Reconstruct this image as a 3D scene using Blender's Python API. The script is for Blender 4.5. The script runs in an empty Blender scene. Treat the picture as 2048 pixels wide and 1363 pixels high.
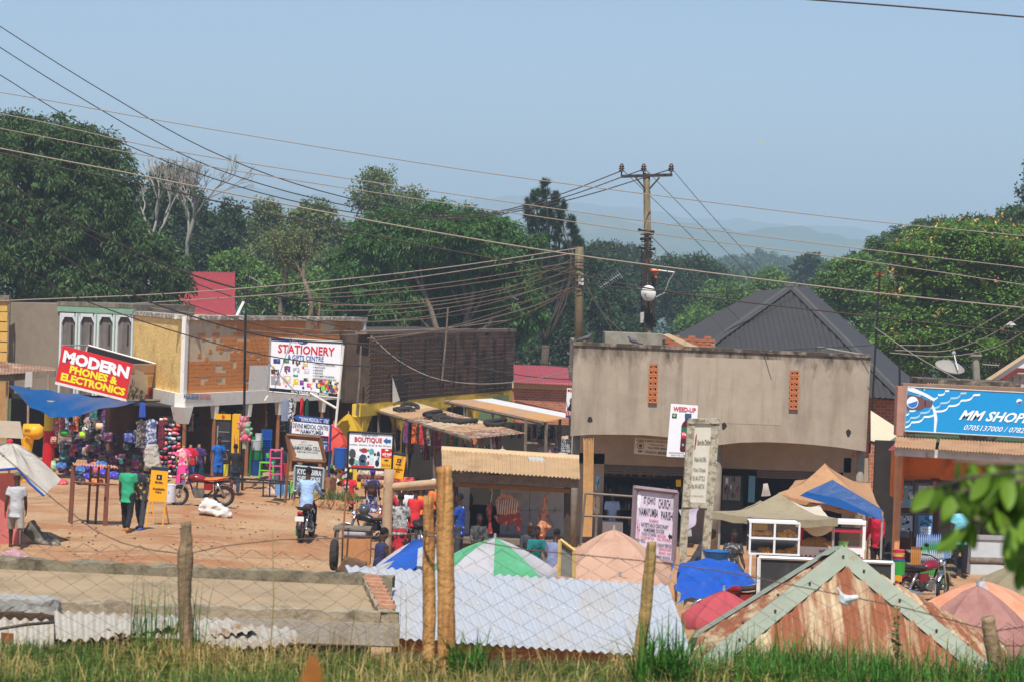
import bpy,math,random
import numpy as np
from mathutils import Vector,Matrix,Euler
rnd=random.Random(7)
rng=np.random.default_rng(7)
SC=bpy.context.scene
COL=SC.collection
R=math.radians
# ---------------------------------------------------------------- camera, sky, sun, exposure
F=4836.0 # focal length in photo pixels (85 mm on a 36 mm sensor, 2048 px wide)
CAMZ=6.2
PITCH,ROLL=R(1.143),R(2.0)
cam=bpy.data.cameras.new('camera');cam_o=bpy.data.objects.new('camera',cam);COL.objects.link(cam_o)
MC=Matrix.Rotation(R(90)-PITCH,3,'X')@Matrix.Rotation(ROLL,3,'Z')
cam_o.matrix_world=Matrix.Translation((0,0,CAMZ))@MC.to_4x4()
cam.sensor_width=36;cam.lens=85;cam.clip_start=0.5;cam.clip_end=20000
cam.dof.use_dof=True;cam.dof.focus_distance=62;cam.dof.aperture_fstop=5.2
SC.camera=cam_o
SUN=Vector((-0.05,-0.52,0.85)).normalized() # towards the sun
world=bpy.data.worlds.new('World');SC.world=world;world.use_nodes=True
nt=world.node_tree;bg=nt.nodes['Background']
sky=nt.nodes.new('ShaderNodeTexSky');sky.sky_type='NISHITA';sky.sun_disc=False
sky.sun_elevation=math.asin(SUN.z);sky.sun_rotation=math.atan2(SUN.x,SUN.y)
sky.air_density=1.0;sky.dust_density=0.6;sky.ozone_density=3.0;sky.altitude=1100
nt.links.new(sky.outputs[0],bg.inputs[0]);bg.inputs[1].default_value=0.112
sl=bpy.data.lights.new('sun','SUN');sl.energy=5.0;sl.angle=R(0.53);sl.color=(1.0,0.95,0.87)
so=bpy.data.objects.new('sun',sl);COL.objects.link(so);so.rotation_euler=(-SUN).to_track_quat('-Z','Y').to_euler()
SC.view_settings.view_transform='Standard';SC.view_settings.look='None'
SC.view_settings.exposure=0.2;SC.view_settings.gamma=1.0;SC.view_settings.use_curve_mapping=False
SC.cycles.use_denoising=True;SC.cycles.max_bounces=6;SC.cycles.diffuse_bounces=3;SC.cycles.transparent_max_bounces=12
SC.cycles.volume_bounces=2;SC.cycles.sample_clamp_indirect=6;SC.cycles.caustics_reflective=False;SC.cycles.caustics_refractive=False

# ---------------------------------------------------------------- helpers
def P(px,py,Y):
    d=MC@Vector(((px-1024)/F,-(py-681.5)/F,-1));t=Y/d.y
    return Vector((d.x*t,Y,CAMZ+d.z*t))
def S(Y):return F/Y # photo pixels per metre at depth Y
GC=[(-12,54,0),(-8,59,0),(-5,60,0),(-9,68,-.15),(-5,68,-.25),(-12,75,-.5),(-12,88,-1.0),(-9,88,-1.2),(-5,86,-1.4),(-4,80,-1.4),(-2.5,66,-.75),(-3,60,-.5),(0,62,-.85),
      (2,64,-.95),(2,70,-1.15),(8,70,-1.1),(9,60,-.4),(11,55,0),(11,64,-.3),(4,45,-.2),(-3,45,-.1),(-8,45,0),(8,45,-.1),(0,33,0),(-7,33,0),(7,33,0),(0,95,-2.2),(-1,84,-1.9),(8,95,-1.8),(-16,95,-1),(-20,70,0),(16,70,-.3),(16,55,0)]
GA=np.array(GC,float)
def gz(x,y):
    if y<17:return 3.38+(17-y)*0.11
    if y<22.5:
        t=(y-17)/5.5;return 3.38+(0.0-3.38)*max(0,(t-.2)/.8)**1.4
    w=1.0/(((GA[:,0]-x)**2+((GA[:,1]-y))**2)+1.2)**2
    z=float((w*GA[:,2]).sum()/w.sum())
    if y>95:z-=min(1.0,(y-95)/60)*2.5
    return z
def G(px,Y): # ground point under photo column px at depth Y
    py=1080
    for _ in range(4):
        p=P(px,py,Y);z=gz(p.x,Y);py+=(p.z-z)*S(Y)
    p.z=gz(p.x,Y);return p
def Yat(px,py): # depth at which the ground shows at this pixel
    lo=min((abs(G(px,y*.25).z-P(px,py,y*.25).z),y*.25)for y in range(180,400));return lo[1]
def lin(c):return tuple(((v/255)/12.92 if v<=10 else(((v/255)+.055)/1.055)**2.4)for v in c)
MATS={}
def M(name,rgb=(128,128,128),rough=.85,var=.18,scale=3.0,bump=0.0,bscale=20,metal=0,rgb2=None,thr=(.45,.6),s2=1.2,island=0.0,trans=0,spec=.3,streak=0,emit=0):
    """procedural surface: base colour with noise variation, optional second colour in patches, vertical streaks, bump"""
    if name in MATS:return MATS[name]
    m=bpy.data.materials.new(name);m.use_nodes=True;n=m.node_tree.nodes;l=m.node_tree.links
    b=n['Principled BSDF'];b.inputs['Roughness'].default_value=rough;b.inputs['Metallic'].default_value=metal
    b.inputs['Specular IOR Level'].default_value=spec
    tc=n.new('ShaderNodeTexCoord');src=tc.outputs['Object']
    nz=n.new('ShaderNodeTexNoise');nz.inputs['Scale'].default_value=scale;nz.inputs['Detail'].default_value=6;nz.inputs['Roughness'].default_value=.65
    l.new(src,nz.inputs['Vector'])
    c1=lin(rgb)if rgb!='vcol' else(1,1,1);hsv=n.new('ShaderNodeHueSaturation')
    mp=n.new('ShaderNodeMapRange');mp.inputs[1].default_value=.25;mp.inputs[2].default_value=.75;mp.inputs[3].default_value=1-var;mp.inputs[4].default_value=1+var
    l.new(nz.outputs['Fac'],mp.inputs[0]);val=mp.outputs[0]
    if rgb=='vcol':
        at=n.new('ShaderNodeAttribute');at.attribute_name='Col';l.new(at.outputs['Color'],hsv.inputs['Color'])
    elif rgb2 is not None:
        mx=n.new('ShaderNodeMix');mx.data_type='RGBA';mx.inputs[6].default_value=(*c1,1);mx.inputs[7].default_value=(*lin(rgb2),1)
        n2=n.new('ShaderNodeTexNoise');n2.inputs['Scale'].default_value=s2;n2.inputs['Detail'].default_value=7;n2.inputs['Roughness'].default_value=.7
        if streak:
            mpg=n.new('ShaderNodeMapping');mpg.inputs['Scale'].default_value=(streak,.35,.25);l.new(src,mpg.inputs[0]);l.new(mpg.outputs[0],n2.inputs['Vector'])
        else:l.new(src,n2.inputs['Vector'])
        m2=n.new('ShaderNodeMapRange');m2.inputs[1].default_value=thr[0];m2.inputs[2].default_value=thr[1]
        l.new(n2.outputs['Fac'],m2.inputs[0]);l.new(m2.outputs[0],mx.inputs[0]);l.new(mx.outputs[2],hsv.inputs['Color'])
    else:hsv.inputs['Color'].default_value=(*c1,1)
    if island:
        ge=n.new('ShaderNodeNewGeometry');mi=n.new('ShaderNodeMapRange');mi.inputs[3].default_value=1-island;mi.inputs[4].default_value=1+island
        l.new(ge.outputs['Random Per Island'],mi.inputs[0]);mu=n.new('ShaderNodeMath');mu.operation='MULTIPLY'
        l.new(val,mu.inputs[0]);l.new(mi.outputs[0],mu.inputs[1]);val=mu.outputs[0]
        mh=n.new('ShaderNodeMapRange');mh.inputs[3].default_value=.5-.03*island;mh.inputs[4].default_value=.5+.03*island
        l.new(ge.outputs['Random Per Island'],mh.inputs[0]);l.new(mh.outputs[0],hsv.inputs['Hue'])
    l.new(val,hsv.inputs['Value']);l.new(hsv.outputs[0],b.inputs['Base Color'])
    if bump:
        nb=n.new('ShaderNodeTexNoise');nb.inputs['Scale'].default_value=bscale;nb.inputs['Detail'].default_value=5;l.new(src,nb.inputs['Vector'])
        bp=n.new('ShaderNodeBump');bp.inputs['Strength'].default_value=bump;bp.inputs['Distance'].default_value=.03;l.new(nb.outputs['Fac'],bp.inputs['Height']);l.new(bp.outputs[0],b.inputs['Normal'])
    if trans:
        tr=n.new('ShaderNodeBsdfTranslucent');l.new(hsv.outputs[0],tr.inputs['Color']);ms=n.new('ShaderNodeMixShader');ms.inputs[0].default_value=trans
        l.new(b.outputs[0],ms.inputs[1]);l.new(tr.outputs[0],ms.inputs[2]);l.new(ms.outputs[0],n['Material Output'].inputs['Surface'])
    if emit:b.inputs['Emission Strength'].default_value=emit
    MATS[name]=m;return m
class MB:
    def __init__(s):s.v=[];s.f=[];s.c=[];s.col=(1,1,1);s.usecol=False
    def color(s,c):s.col=lin(c);s.usecol=True;return s
    def face(s,idx):s.f.append(tuple(idx));s.c.append(s.col)
    def add(s,pts,faces):
        o=len(s.v);s.v+=[tuple(p)for p in pts]
        for f in faces:s.face([i+o for i in f])
        return s
    def hexa(s,a): # 8 points: 0-3 one face, 4-7 the opposite one
        return s.add(a,[(0,1,2,3),(7,6,5,4),(0,4,5,1),(1,5,6,2),(2,6,7,3),(3,7,4,0)])
    def box(s,c,d,rot=None):
        c=Vector(c);pts=[]
        for z in(-.5,.5):
            for x,y in((-.5,-.5),(.5,-.5),(.5,.5),(-.5,.5)):
                p=Vector((x*d[0],y*d[1],z*d[2]));pts.append(c+(rot@p if rot else p))
        return s.add(pts,[(3,2,1,0),(4,5,6,7),(0,1,5,4),(1,2,6,5),(2,3,7,6),(3,0,4,7)])
    def slab(s,pts,th): # polygon front face (seen from -Y) pushed back by th (number along +Y, or a vector)
        n=len(pts);t=Vector((0,th,0))if not isinstance(th,Vector)else th
        pts=[Vector(p)for p in pts]
        return s.add(pts+[p+t for p in pts],[tuple(range(n)),tuple(reversed(range(n,2*n)))]+[(i,i+n,(i+1)%n+n,(i+1)%n)for i in range(n)])
    def tube(s,pts,r,n=8,cap=True,ry=None):
        pts=[Vector(p)for p in pts];k=len(pts)
        if not hasattr(r,'__len__'):r=[r]*k
        o=len(s.v);up=None
        for i,p in enumerate(pts):
            d=(pts[min(i+1,k-1)]-pts[max(i-1,0)]).normalized()
            if up is None:up=Vector((0,0,1))if abs(d.z)<.9 else Vector((1,0,0))
            a=d.cross(up).normalized();b=a.cross(d);up=b
            for j in range(n):
                t=2*math.pi*j/n;s.v.append(tuple(p+a*(math.cos(t)*r[i])+b*(math.sin(t)*(r[i]if ry is None else ry[i]))))
        for i in range(k-1):
            for j in range(n):s.face((o+i*n+j,o+i*n+(j+1)%n,o+(i+1)*n+(j+1)%n,o+(i+1)*n+j))
        if cap:s.face([o+j for j in reversed(range(n))]);s.face([o+(k-1)*n+j for j in range(n)])
        return s
    def rings(s,secs,n=12,cap=True): # secs: (centre, rx, ry, axis_x, axis_y)
        o=len(s.v)
        for c,rx,ry,ax,ay in secs:
            for j in range(n):
                t=2*math.pi*j/n;s.v.append(tuple(Vector(c)+Vector(ax)*(math.cos(t)*rx)+Vector(ay)*(math.sin(t)*ry)))
        for i in range(len(secs)-1):
            for j in range(n):s.face((o+i*n+j,o+i*n+(j+1)%n,o+(i+1)*n+(j+1)%n,o+(i+1)*n+j))
        if cap:s.face([o+j for j in reversed(range(n))]);s.face([o+(len(secs)-1)*n+j for j in range(n)])
        return s
    def ball(s,c,r,n=10,m=7,rot=None):
        if not hasattr(r,'__len__'):r=(r,r,r)
        o=len(s.v);c=Vector(c)
        for i in range(m+1):
            a=math.pi*i/m
            for j in range(n):
                t=2*math.pi*j/n;p=Vector((r[0]*math.sin(a)*math.cos(t),r[1]*math.sin(a)*math.sin(t),r[2]*math.cos(a)));s.v.append(tuple(c+(rot@p if rot else p)))
        for i in range(m):
            for j in range(n):s.face((o+i*n+j,o+(i+1)*n+j,o+(i+1)*n+(j+1)%n,o+i*n+(j+1)%n))
        return s
    def lathe(s,c,prof,n=12,axis='Z',cap=True):
        c=Vector(c);ax={'Z':(Vector((1,0,0)),Vector((0,1,0)),Vector((0,0,1))),'Y':(Vector((1,0,0)),Vector((0,0,-1)),Vector((0,1,0))),'X':(Vector((0,1,0)),Vector((0,0,1)),Vector((1,0,0)))}[axis]
        return s.rings([(c+ax[2]*h,r,r,ax[0],ax[1])for r,h in prof],n,cap)
    def grid(s,fn,nu,nv,wrap=False):
        o=len(s.v)
        for i in range(nu+1):
            for j in range(nv+1):s.v.append(tuple(fn(i/nu,j/nv)))
        for i in range(nu):
            for j in range(nv):s.face((o+i*(nv+1)+j,o+(i+1)*(nv+1)+j,o+(i+1)*(nv+1)+j+1,o+i*(nv+1)+j+1))
        return s
    def torus(s,c,Rr,r,axis='X',n=20,m=8,a0=0,a1=2*math.pi):
        c=Vector(c);pts=[]
        for i in range(n+(0 if a1-a0>6.28 else 1)):
            t=a0+(a1-a0)*i/n
            q={'X':(0,math.cos(t),math.sin(t)),'Y':(math.cos(t),0,math.sin(t)),'Z':(math.cos(t),math.sin(t),0)}[axis];pts.append(c+Vector(q)*Rr)
        if a1-a0>6.28:pts+=[pts[0],pts[1]]
        return s.tube(pts,r,m,cap=False)
    def xf(s,m,start=0):
        for i in range(start,len(s.v)):s.v[i]=tuple(m@Vector(s.v[i]))
        return s
    def join(s,o):
        k=len(s.v);s.v+=o.v;s.f+=[tuple(i+k for i in f)for f in o.f];s.c+=o.c;s.usecol|=o.usecol;return s
    def jitter(s,a,seed=0,zs=1):
        q=random.Random(seed);s.v=[(x+q.uniform(-a,a),y+q.uniform(-a,a),z+q.uniform(-a,a)*zs)for x,y,z in s.v];return s
    def mesh(s,name,org=(0,0,0),smooth=False,mat=None):
        me=bpy.data.meshes.new(name);me.from_pydata([(x-org[0],y-org[1],z-org[2])for x,y,z in s.v],[],s.f)
        if s.usecol:
            a=me.color_attributes.new('Col','FLOAT_COLOR','CORNER');arr=[]
            for f,c in zip(s.f,s.c):arr+=[c[0],c[1],c[2],1.0]*len(f)
            a.data.foreach_set('color',arr)
        if mat:me.materials.append(mat)
        if smooth:me.polygons.foreach_set('use_smooth',[True]*len(me.polygons))
        me.validate();return me
ORG={}
def _tag(o,label=None,cat=None,group=None,kind=None):
    if label:o['label']=label
    if cat:o['category']=cat
    if group:o['group']=group
    if kind:o['kind']=kind
    return o
def T(name,label,cat,loc,group=None): # a thing: an Empty at its base
    o=bpy.data.objects.new(name,None);COL.objects.link(o);o.location=loc;o.empty_display_size=.2
    ORG[o.name]=tuple(loc);return _tag(o,label,cat,group)
def part(parent,name,mb,mat,smooth=False,label=None,kind=None): # mb holds world coordinates
    org=ORG[parent.name];o=bpy.data.objects.new(name,mb.mesh(name,org,smooth,mat));COL.objects.link(o);o.parent=parent
    ORG[o.name]=org;return _tag(o,label,kind=kind)
def one(name,mb,mat,label,cat,group=None,smooth=False,loc=None): # a thing that is one mesh
    if loc is None:
        a=np.array(mb.v);loc=(a[:,0].mean(),a[:,1].mean(),a[:,2].min())
    o=bpy.data.objects.new(name,mb.mesh(name,loc,smooth,mat));COL.objects.link(o);o.location=loc;ORG[o.name]=tuple(loc)
    return _tag(o,label,cat,group)
def struct(name,mb,mat,smooth=False,kind='structure'):
    o=bpy.data.objects.new(name,mb.mesh(name,(0,0,0),smooth,mat));COL.objects.link(o);ORG[o.name]=(0,0,0);o['kind']=kind;return o
def piece(parent,name,mesh,loc,rot=None,sc=None): # a repeated piece that shares mesh data
    o=bpy.data.objects.new(name,mesh);COL.objects.link(o);o.parent=parent;org=ORG[parent.name]
    o.location=(loc[0]-org[0],loc[1]-org[1],loc[2]-org[2])
    if rot:o.rotation_euler=rot
    if sc:o.scale=sc
    ORG[o.name]=tuple(loc);return o
TMP=bpy.data.scenes.new('shaping') # scratch scene for modifiers and lettering, removed at the end
def dgraph():
    with bpy.context.temp_override(scene=TMP,view_layer=TMP.view_layers[0]):return bpy.context.evaluated_depsgraph_get()
def evaluated(mb,voxel=.02,smooth_it=2,name='body',noise=0):
    me=mb.mesh('tmp');o=bpy.data.objects.new('tmp',me);TMP.collection.objects.link(o)
    m=o.modifiers.new('r','REMESH');m.mode='VOXEL';m.voxel_size=voxel
    if smooth_it:q=o.modifiers.new('s','SMOOTH');q.iterations=smooth_it;q.factor=.5
    dg=dgraph();r=bpy.data.meshes.new_from_object(o.evaluated_get(dg));bpy.data.objects.remove(o);bpy.data.meshes.remove(me)
    out=MB();out.v=[tuple(v.co)for v in r.vertices];out.f=[tuple(p.vertices)for p in r.polygons];out.c=[(1,1,1)]*len(out.f);bpy.data.meshes.remove(r)
    if noise:
        from mathutils import noise as nz
        out.v=[tuple(Vector(v)+nz.noise_vector(Vector(v)*9)*noise+nz.noise_vector(Vector(v)*26)*noise*.5)for v in out.v]
    return out
_tc={}
def text_mb(txt,bold=.0,ext=.002):
    k=(txt,bold)
    if k not in _tc:
        c=bpy.data.curves.new('t','FONT');c.body=txt;c.size=1;c.offset=bold;c.resolution_u=2;c.align_x='LEFT'
        o=bpy.data.objects.new('t',c);TMP.collection.objects.link(o);dg=dgraph()
        me=bpy.data.meshes.new_from_object(o.evaluated_get(dg));bpy.data.objects.remove(o);bpy.data.curves.remove(c)
        _tc[k]=([tuple(v.co)for v in me.vertices],[tuple(p.vertices)for p in me.polygons]);bpy.data.meshes.remove(me)
    return _tc[k]
def quadmap(q,off=.006):
    """q: world corners tl,tr,br,bl of a sign face; returns f(u,v) with v down, lifted off the face towards the viewer"""
    tl,tr,br,bl=[Vector(p)for p in q];nrm=(tr-tl).cross(bl-tl).normalized()
    if nrm.y>0:nrm=-nrm
    return lambda u,v,k=1:(tl*(1-u)+tr*u)*(1-v)+(bl*(1-u)+br*u)*v+nrm*(off*k)
def write(mb,q,txt,u0,v0,u1,v1,col=None,bold=.012,slant=0):
    """letters fitted into the box (u0,v0)-(u1,v1) of the sign face"""
    vs,fs=text_mb(txt,bold)
    if not vs:return mb
    if col:mb.color(col)
    a=np.array(vs);lo,hi=a.min(0),a.max(0);f=quadmap(q);
    mb.add([f(u0+(u1-u0)*((x-lo[0])/(hi[0]-lo[0])+slant*((y-lo[1])/(hi[1]-lo[1])-.5)),v1+(v0-v1)*(y-lo[1])/(hi[1]-lo[1]),2)for x,y,z in vs],fs)
    return mb
def rect(mb,q,u0,v0,u1,v1,col,k=1):
    f=quadmap(q);mb.color(col);return mb.add([f(u0,v0,k),f(u1,v0,k),f(u1,v1,k),f(u0,v1,k)],[(0,1,2,3)])
def disc(mb,q,u,v,ru,rv,col,k=1.5,n=14,pts=None):
    f=quadmap(q);mb.color(col)
    pts=pts or[(math.cos(2*math.pi*i/n),math.sin(2*math.pi*i/n))for i in range(n)]
    return mb.add([f(u+ru*a,v+rv*b,k)for a,b in pts],[tuple(range(len(pts)))])
def px4(a,Y):return[P(x,y,Y)for x,y in a]if not hasattr(Y,'__len__')else[P(x,y,yy)for(x,y),yy in zip(a,Y)]
def corr(mb,tl,tr,br,bl,n,amp,sub=4,rows=2,sag=0,rag=0,seed=1):
    """corrugated sheet between four world corners, n waves from left to right"""
    tl,tr,br,bl=map(Vector,(tl,tr,br,bl));nm=(tr-tl).cross(bl-tl).normalized();q=random.Random(seed)
    nm=nm if nm.z>0 or(abs(nm.z)<.05 and nm.y<0)else-nm
    rg=[q.uniform(0,rag)for _ in range(n*sub+1)]
    def fn(u,v):
        p=(tl*(1-u)+tr*u)*(1-v)+(bl*(1-u)+br*u)*v
        if v==1 and rag:p=p+(tl-bl).normalized()*rg[int(round(u*n*sub))]
        return p+nm*(amp*math.sin(u*n*2*math.pi)-sag*math.sin(math.pi*u)*v)
    return mb.grid(fn,n*sub,rows)
def tricorr(mb,Lp,Rp,A,n,amp,sub=4,rows=3,u0=0,u1=1):
    """triangular roof face whose corrugations run straight up the slope"""
    Lp,Rp,A=map(Vector,(Lp,Rp,A));e=Rp-Lp;ua=(A-Lp).dot(e)/e.dot(e);up=A-(Lp+e*ua);nm=e.cross(up).normalized();nm=nm if nm.z>0 else-nm
    def fn(u,v):
        u=u0+(u1-u0)*u;h=u/ua if u<ua else(1-u)/(1-ua);return Lp+e*u+up*(h*v)+nm*(amp*math.sin(u*n*2*math.pi))
    return mb.grid(fn,int(n*sub*(u1-u0)),rows)
VC=lambda rough=.8,var=.12,nm='vertex_paint':M(nm+str(rough),'vcol',rough,var,6)
# ---------------------------------------------------------------- ground, hills, haze
def ground_mat():
    m=bpy.data.materials.new('dirt_and_grass');m.use_nodes=True;n=m.node_tree.nodes;l=m.node_tree.links;b=n['Principled BSDF'];b.inputs['Roughness'].default_value=.95;b.inputs['Specular IOR Level'].default_value=.1
    tc=n.new('ShaderNodeTexCoord');s=tc.outputs['Object']
    def noise(sc,det=8,rough=.65,vec=None):
        q=n.new('ShaderNodeTexNoise');q.inputs['Scale'].default_value=sc;q.inputs['Detail'].default_value=det;q.inputs['Roughness'].default_value=rough;l.new(vec or s,q.inputs['Vector']);return q.outputs['Fac']
    def ramp(x,a,c):
        q=n.new('ShaderNodeMapRange');q.inputs[1].default_value=a;q.inputs[2].default_value=c;l.new(x,q.inputs[0]);return q.outputs[0]
    def mix(f,a,c):
        q=n.new('ShaderNodeMix');q.data_type='RGBA';l.new(f,q.inputs[0])
        for i,z in((6,a),(7,c)):
            if isinstance(z,tuple):q.inputs[i].default_value=(*lin(z),1)
            else:l.new(z,q.inputs[i])
        return q.outputs[2]
    mp=n.new('ShaderNodeMapping');mp.inputs['Scale'].default_value=(.8,1.3,1);l.new(s,mp.inputs[0])
    d=mix(ramp(noise(.35,vec=mp.outputs[0]),.42,.58),(206,166,126),(188,134,94))
    d=mix(ramp(noise(1.4,vec=mp.outputs[0]),.52,.7),d,(208,182,148))
    d=mix(ramp(noise(9,4),.58,.7),d,(140,102,74));d=mix(ramp(noise(45,3),.6,.68),d,(104,76,56))
    g=mix(ramp(noise(1.2),.35,.65),(92,92,44),(58,72,30));g=mix(ramp(noise(14),.5,.7),g,(120,108,66))
    fg=mix(ramp(noise(.03),.4,.6),(62,84,44),(84,96,54))
    sp=n.new('ShaderNodeSeparateXYZ');l.new(s,sp.inputs[0])
    c=mix(ramp(sp.outputs[1],21.5,23.5),g,d);c=mix(ramp(sp.outputs[1],112,128),c,fg);l.new(c,b.inputs['Base Color'])
    bp=n.new('ShaderNodeBump');bp.inputs['Strength'].default_value=.9;bp.inputs['Distance'].default_value=.12;l.new(noise(5,12,.78),bp.inputs['Height']);l.new(bp.outputs[0],b.inputs['Normal'])
    return m
mb=MB();ys=list(np.arange(3,60,.6))+list(np.arange(60,110,1.0))+[110*1.13**i for i in range(1,37)]
nx=110
for y in ys:
    hw=min(.36*y+14,3400)if y<400 else min(.5*y,4200)
    for i in range(nx+1):
        x=-hw+2*hw*i/nx;z=gz(x,y)if y<160 else gz(x,160)-min(14,(y-160)*.03)
        if 45<y<95:z+=.05*math.sin(x*1.3+y*.9)*math.sin(x*.5-y*.7)+rnd.uniform(-.012,.012)
        mb.v.append((x,y,z))
for j in range(len(ys)-1):
    for i in range(nx):mb.face((j*(nx+1)+i,j*(nx+1)+i+1,(j+1)*(nx+1)+i+1,(j+1)*(nx+1)+i))
struct('ground',mb,ground_mat(),True)
# far ridges of wooded hills
def ridge(Y,prof,depth,nm,mat,rough):
    mb=MB();xs=np.linspace(prof[0][0],prof[-1][0],260);q=random.Random(Y);ph=[q.uniform(0,9)for _ in range(6)]
    ks=(0,.25,.55,.8,1.0,1.5,2.2)
    for k in ks:
        for x in xs:
            py=np.interp(x,[a for a,_ in prof],[b for _,b in prof]);p=P(x,py,Y)
            h=p.z+16;bump=sum(math.sin(x*f_+ph[i])*a for i,(f_,a)in enumerate(((.011,.05),(.031,.03),(.083,.02),(.21,.012),(.53,.010),(1.3,.008))))*rough
            prf=math.sin(min(k,1)*math.pi/2)if k<=1 else max(0,1-(k-1)/1.2*.9)
            mb.v.append((p.x*(1+(k-1)*depth/Y),Y+(k-1)*depth,-16+h*prf*(1+bump*(1 if k>.2 else 0))))
    nn=len(xs)
    for j in range(len(ks)-1):
        for i in range(nn-1):mb.face((j*nn+i,j*nn+i+1,(j+1)*nn+i+1,(j+1)*nn+i))
    struct(nm,mb,mat,True)
hm=M('hill_woodland',(70,92,52),.95,.35,.02,rgb2=(108,112,70),thr=(.5,.62),s2=.006)
ridge(5200,[(-1500,370),(-200,375),(300,385),(520,380),(760,405),(1000,392),(1200,412),(1420,432),(1600,452),(1800,470),(2050,480),(3400,520)],900,'hills',hm,.5)
ridge(2900,[(-1500,430),(200,415),(480,425),(800,445),(1050,445),(1230,436),(1330,440),(1450,452),(1560,458),(1700,478),(1830,496),(2050,520),(3400,540)],600,'hills',hm,.8)
ridge(1250,[(-1400,520),(300,515),(900,520),(1200,522),(1330,532),(1480,540),(1600,552),(1760,562),(2050,570),(3400,580)],260,'hills',hm,1.6)
# hazy air over the whole place
mb=MB().box((0,3200,130),(9400,6500,300));hz=struct('haze',mb,None,kind='stuff')
hmat=bpy.data.materials.new('haze_air');hmat.use_nodes=True;n=hmat.node_tree.nodes;n.remove(n['Principled BSDF'])
pv=n.new('ShaderNodeVolumePrincipled');pv.inputs['Color'].default_value=(.60,.74,.91,1);pv.inputs['Density'].default_value=.00050;pv.inputs['Anisotropy'].default_value=.0
hmat.node_tree.links.new(pv.outputs[0],n['Material Output'].inputs['Volume']);hz.data.materials.append(hmat)
# ---------------------------------------------------------------- trees
def np_mesh(name,V,nper,mat,smooth=False):
    """V: (N*nper,3) verts, one polygon of nper verts each"""
    me=bpy.data.meshes.new(name);N=len(V)//nper
    me.vertices.add(len(V));me.vertices.foreach_set('co',V.astype(np.float32).ravel());me.loops.add(len(V));me.polygons.add(N)
    me.loops.foreach_set('vertex_index',np.arange(len(V),dtype=np.int32));me.polygons.foreach_set('loop_start',np.arange(0,len(V),nper,dtype=np.int32));me.polygons.foreach_set('loop_total',np.full(N,nper,np.int32))
    me.update();me.materials.append(mat);me.validate();return me
def unit(a):return a/np.maximum(np.linalg.norm(a,axis=1,keepdims=True),1e-6)
def leaves(C,D,L,W,up=None):
    """diamond leaf quads; C base points, D directions"""
    N=len(C);ref=rng.normal(size=(N,3))if up is None else up+rng.normal(size=(N,3))*.35
    side=unit(np.cross(D,ref));L=np.asarray(L).reshape(-1,1)if np.ndim(L)else L;W=np.asarray(W).reshape(-1,1)if np.ndim(W)else W
    v=np.stack([C,C+D*L*.45+side*W,C+D*L,C+D*L*.45-side*W],1);return v.reshape(-1,3)
def lobe_points(lobes,per_m2,fill=.15,keep=.55):
    out=[];nrm=[]
    for i,(c,r)in enumerate(lobes):
        area=4*math.pi*((r[0]*r[1])**1.6/3+(r[0]*r[2])**1.6/3+(r[1]*r[2])**1.6/3)**(1/1.6)
        n=max(6,int(area*per_m2));d=unit(rng.normal(size=(n,3)));rad=1+rng.normal(size=(n,1))*.06
        nf=int(n*fill);
        if nf:rad[:nf]=rng.uniform(.3,.95,(nf,1))
        p=c+d*r*rad;ok=np.ones(n,bool)
        for j,(c2,r2)in enumerate(lobes):
            if j!=i:ok&=(((p-c2)/r2)**2).sum(1)>keep
        out.append(p[ok]);nrm.append(d[ok])
    return np.concatenate(out),np.concatenate(nrm)
def clump_leaves(Pt,Nn,k,cr,L,W,droop,spread=1.0):
    """k leaves round every clump centre, pointing out of the clump and drooping"""
    n=len(Pt);d=unit(rng.normal(size=(n,k,3)).reshape(-1,3)+np.repeat(Nn,k,0)*spread);C=np.repeat(Pt,k,0)+d*cr*rng.uniform(.15,1,(n*k,1))
    D=unit(d*.7+np.array([0,0,-droop])+rng.normal(size=(n*k,3))*.25);l=L*rng.uniform(.65,1.2,n*k)
    return leaves(C,D,l,W*l/L)
def limb(mb,a,b,r0,r1,bend=.12,seg=5,n=6,seed=0):
    q=random.Random(seed+int(a[0]*97+b[2]*31));a=Vector(a);b=Vector(b);L=(b-a).length;pts=[]
    o=Vector((q.uniform(-1,1),q.uniform(-1,1),q.uniform(-.3,.6)))*L*bend
    for i in range(seg+1):
        t=i/seg;pts.append(a.lerp(b,t)+o*math.sin(math.pi*t)+Vector((q.uniform(-1,1),q.uniform(-1,1),0))*L*.015)
    mb.tube(pts,[r0+(r1-r0)*i/seg for i in range(seg+1)],n);return pts
def branching(mb,p,d,L,r,depth,q,spread=.55,up=.15):
    """forking bare branches"""
    e=p+d*L;mid=p+d*L*.5+Vector((q.uniform(-1,1),q.uniform(-1,1),q.uniform(-.3,.8)))*L*.07
    mb.tube([p,mid,e],[r,r*.85,r*.7],5 if r>.04 else 3,cap=False)
    if depth==0:return
    for k in range(q.choice((2,2,3))):
        nd=(d+Vector((q.uniform(-1,1),q.uniform(-1,1),q.uniform(-.6,.9)))*spread+Vector((0,0,up))).normalized()
        branching(mb,e,nd,L*q.uniform(.62,.88),r*(.68 if k else .75),depth-1,q,spread,up)
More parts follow.
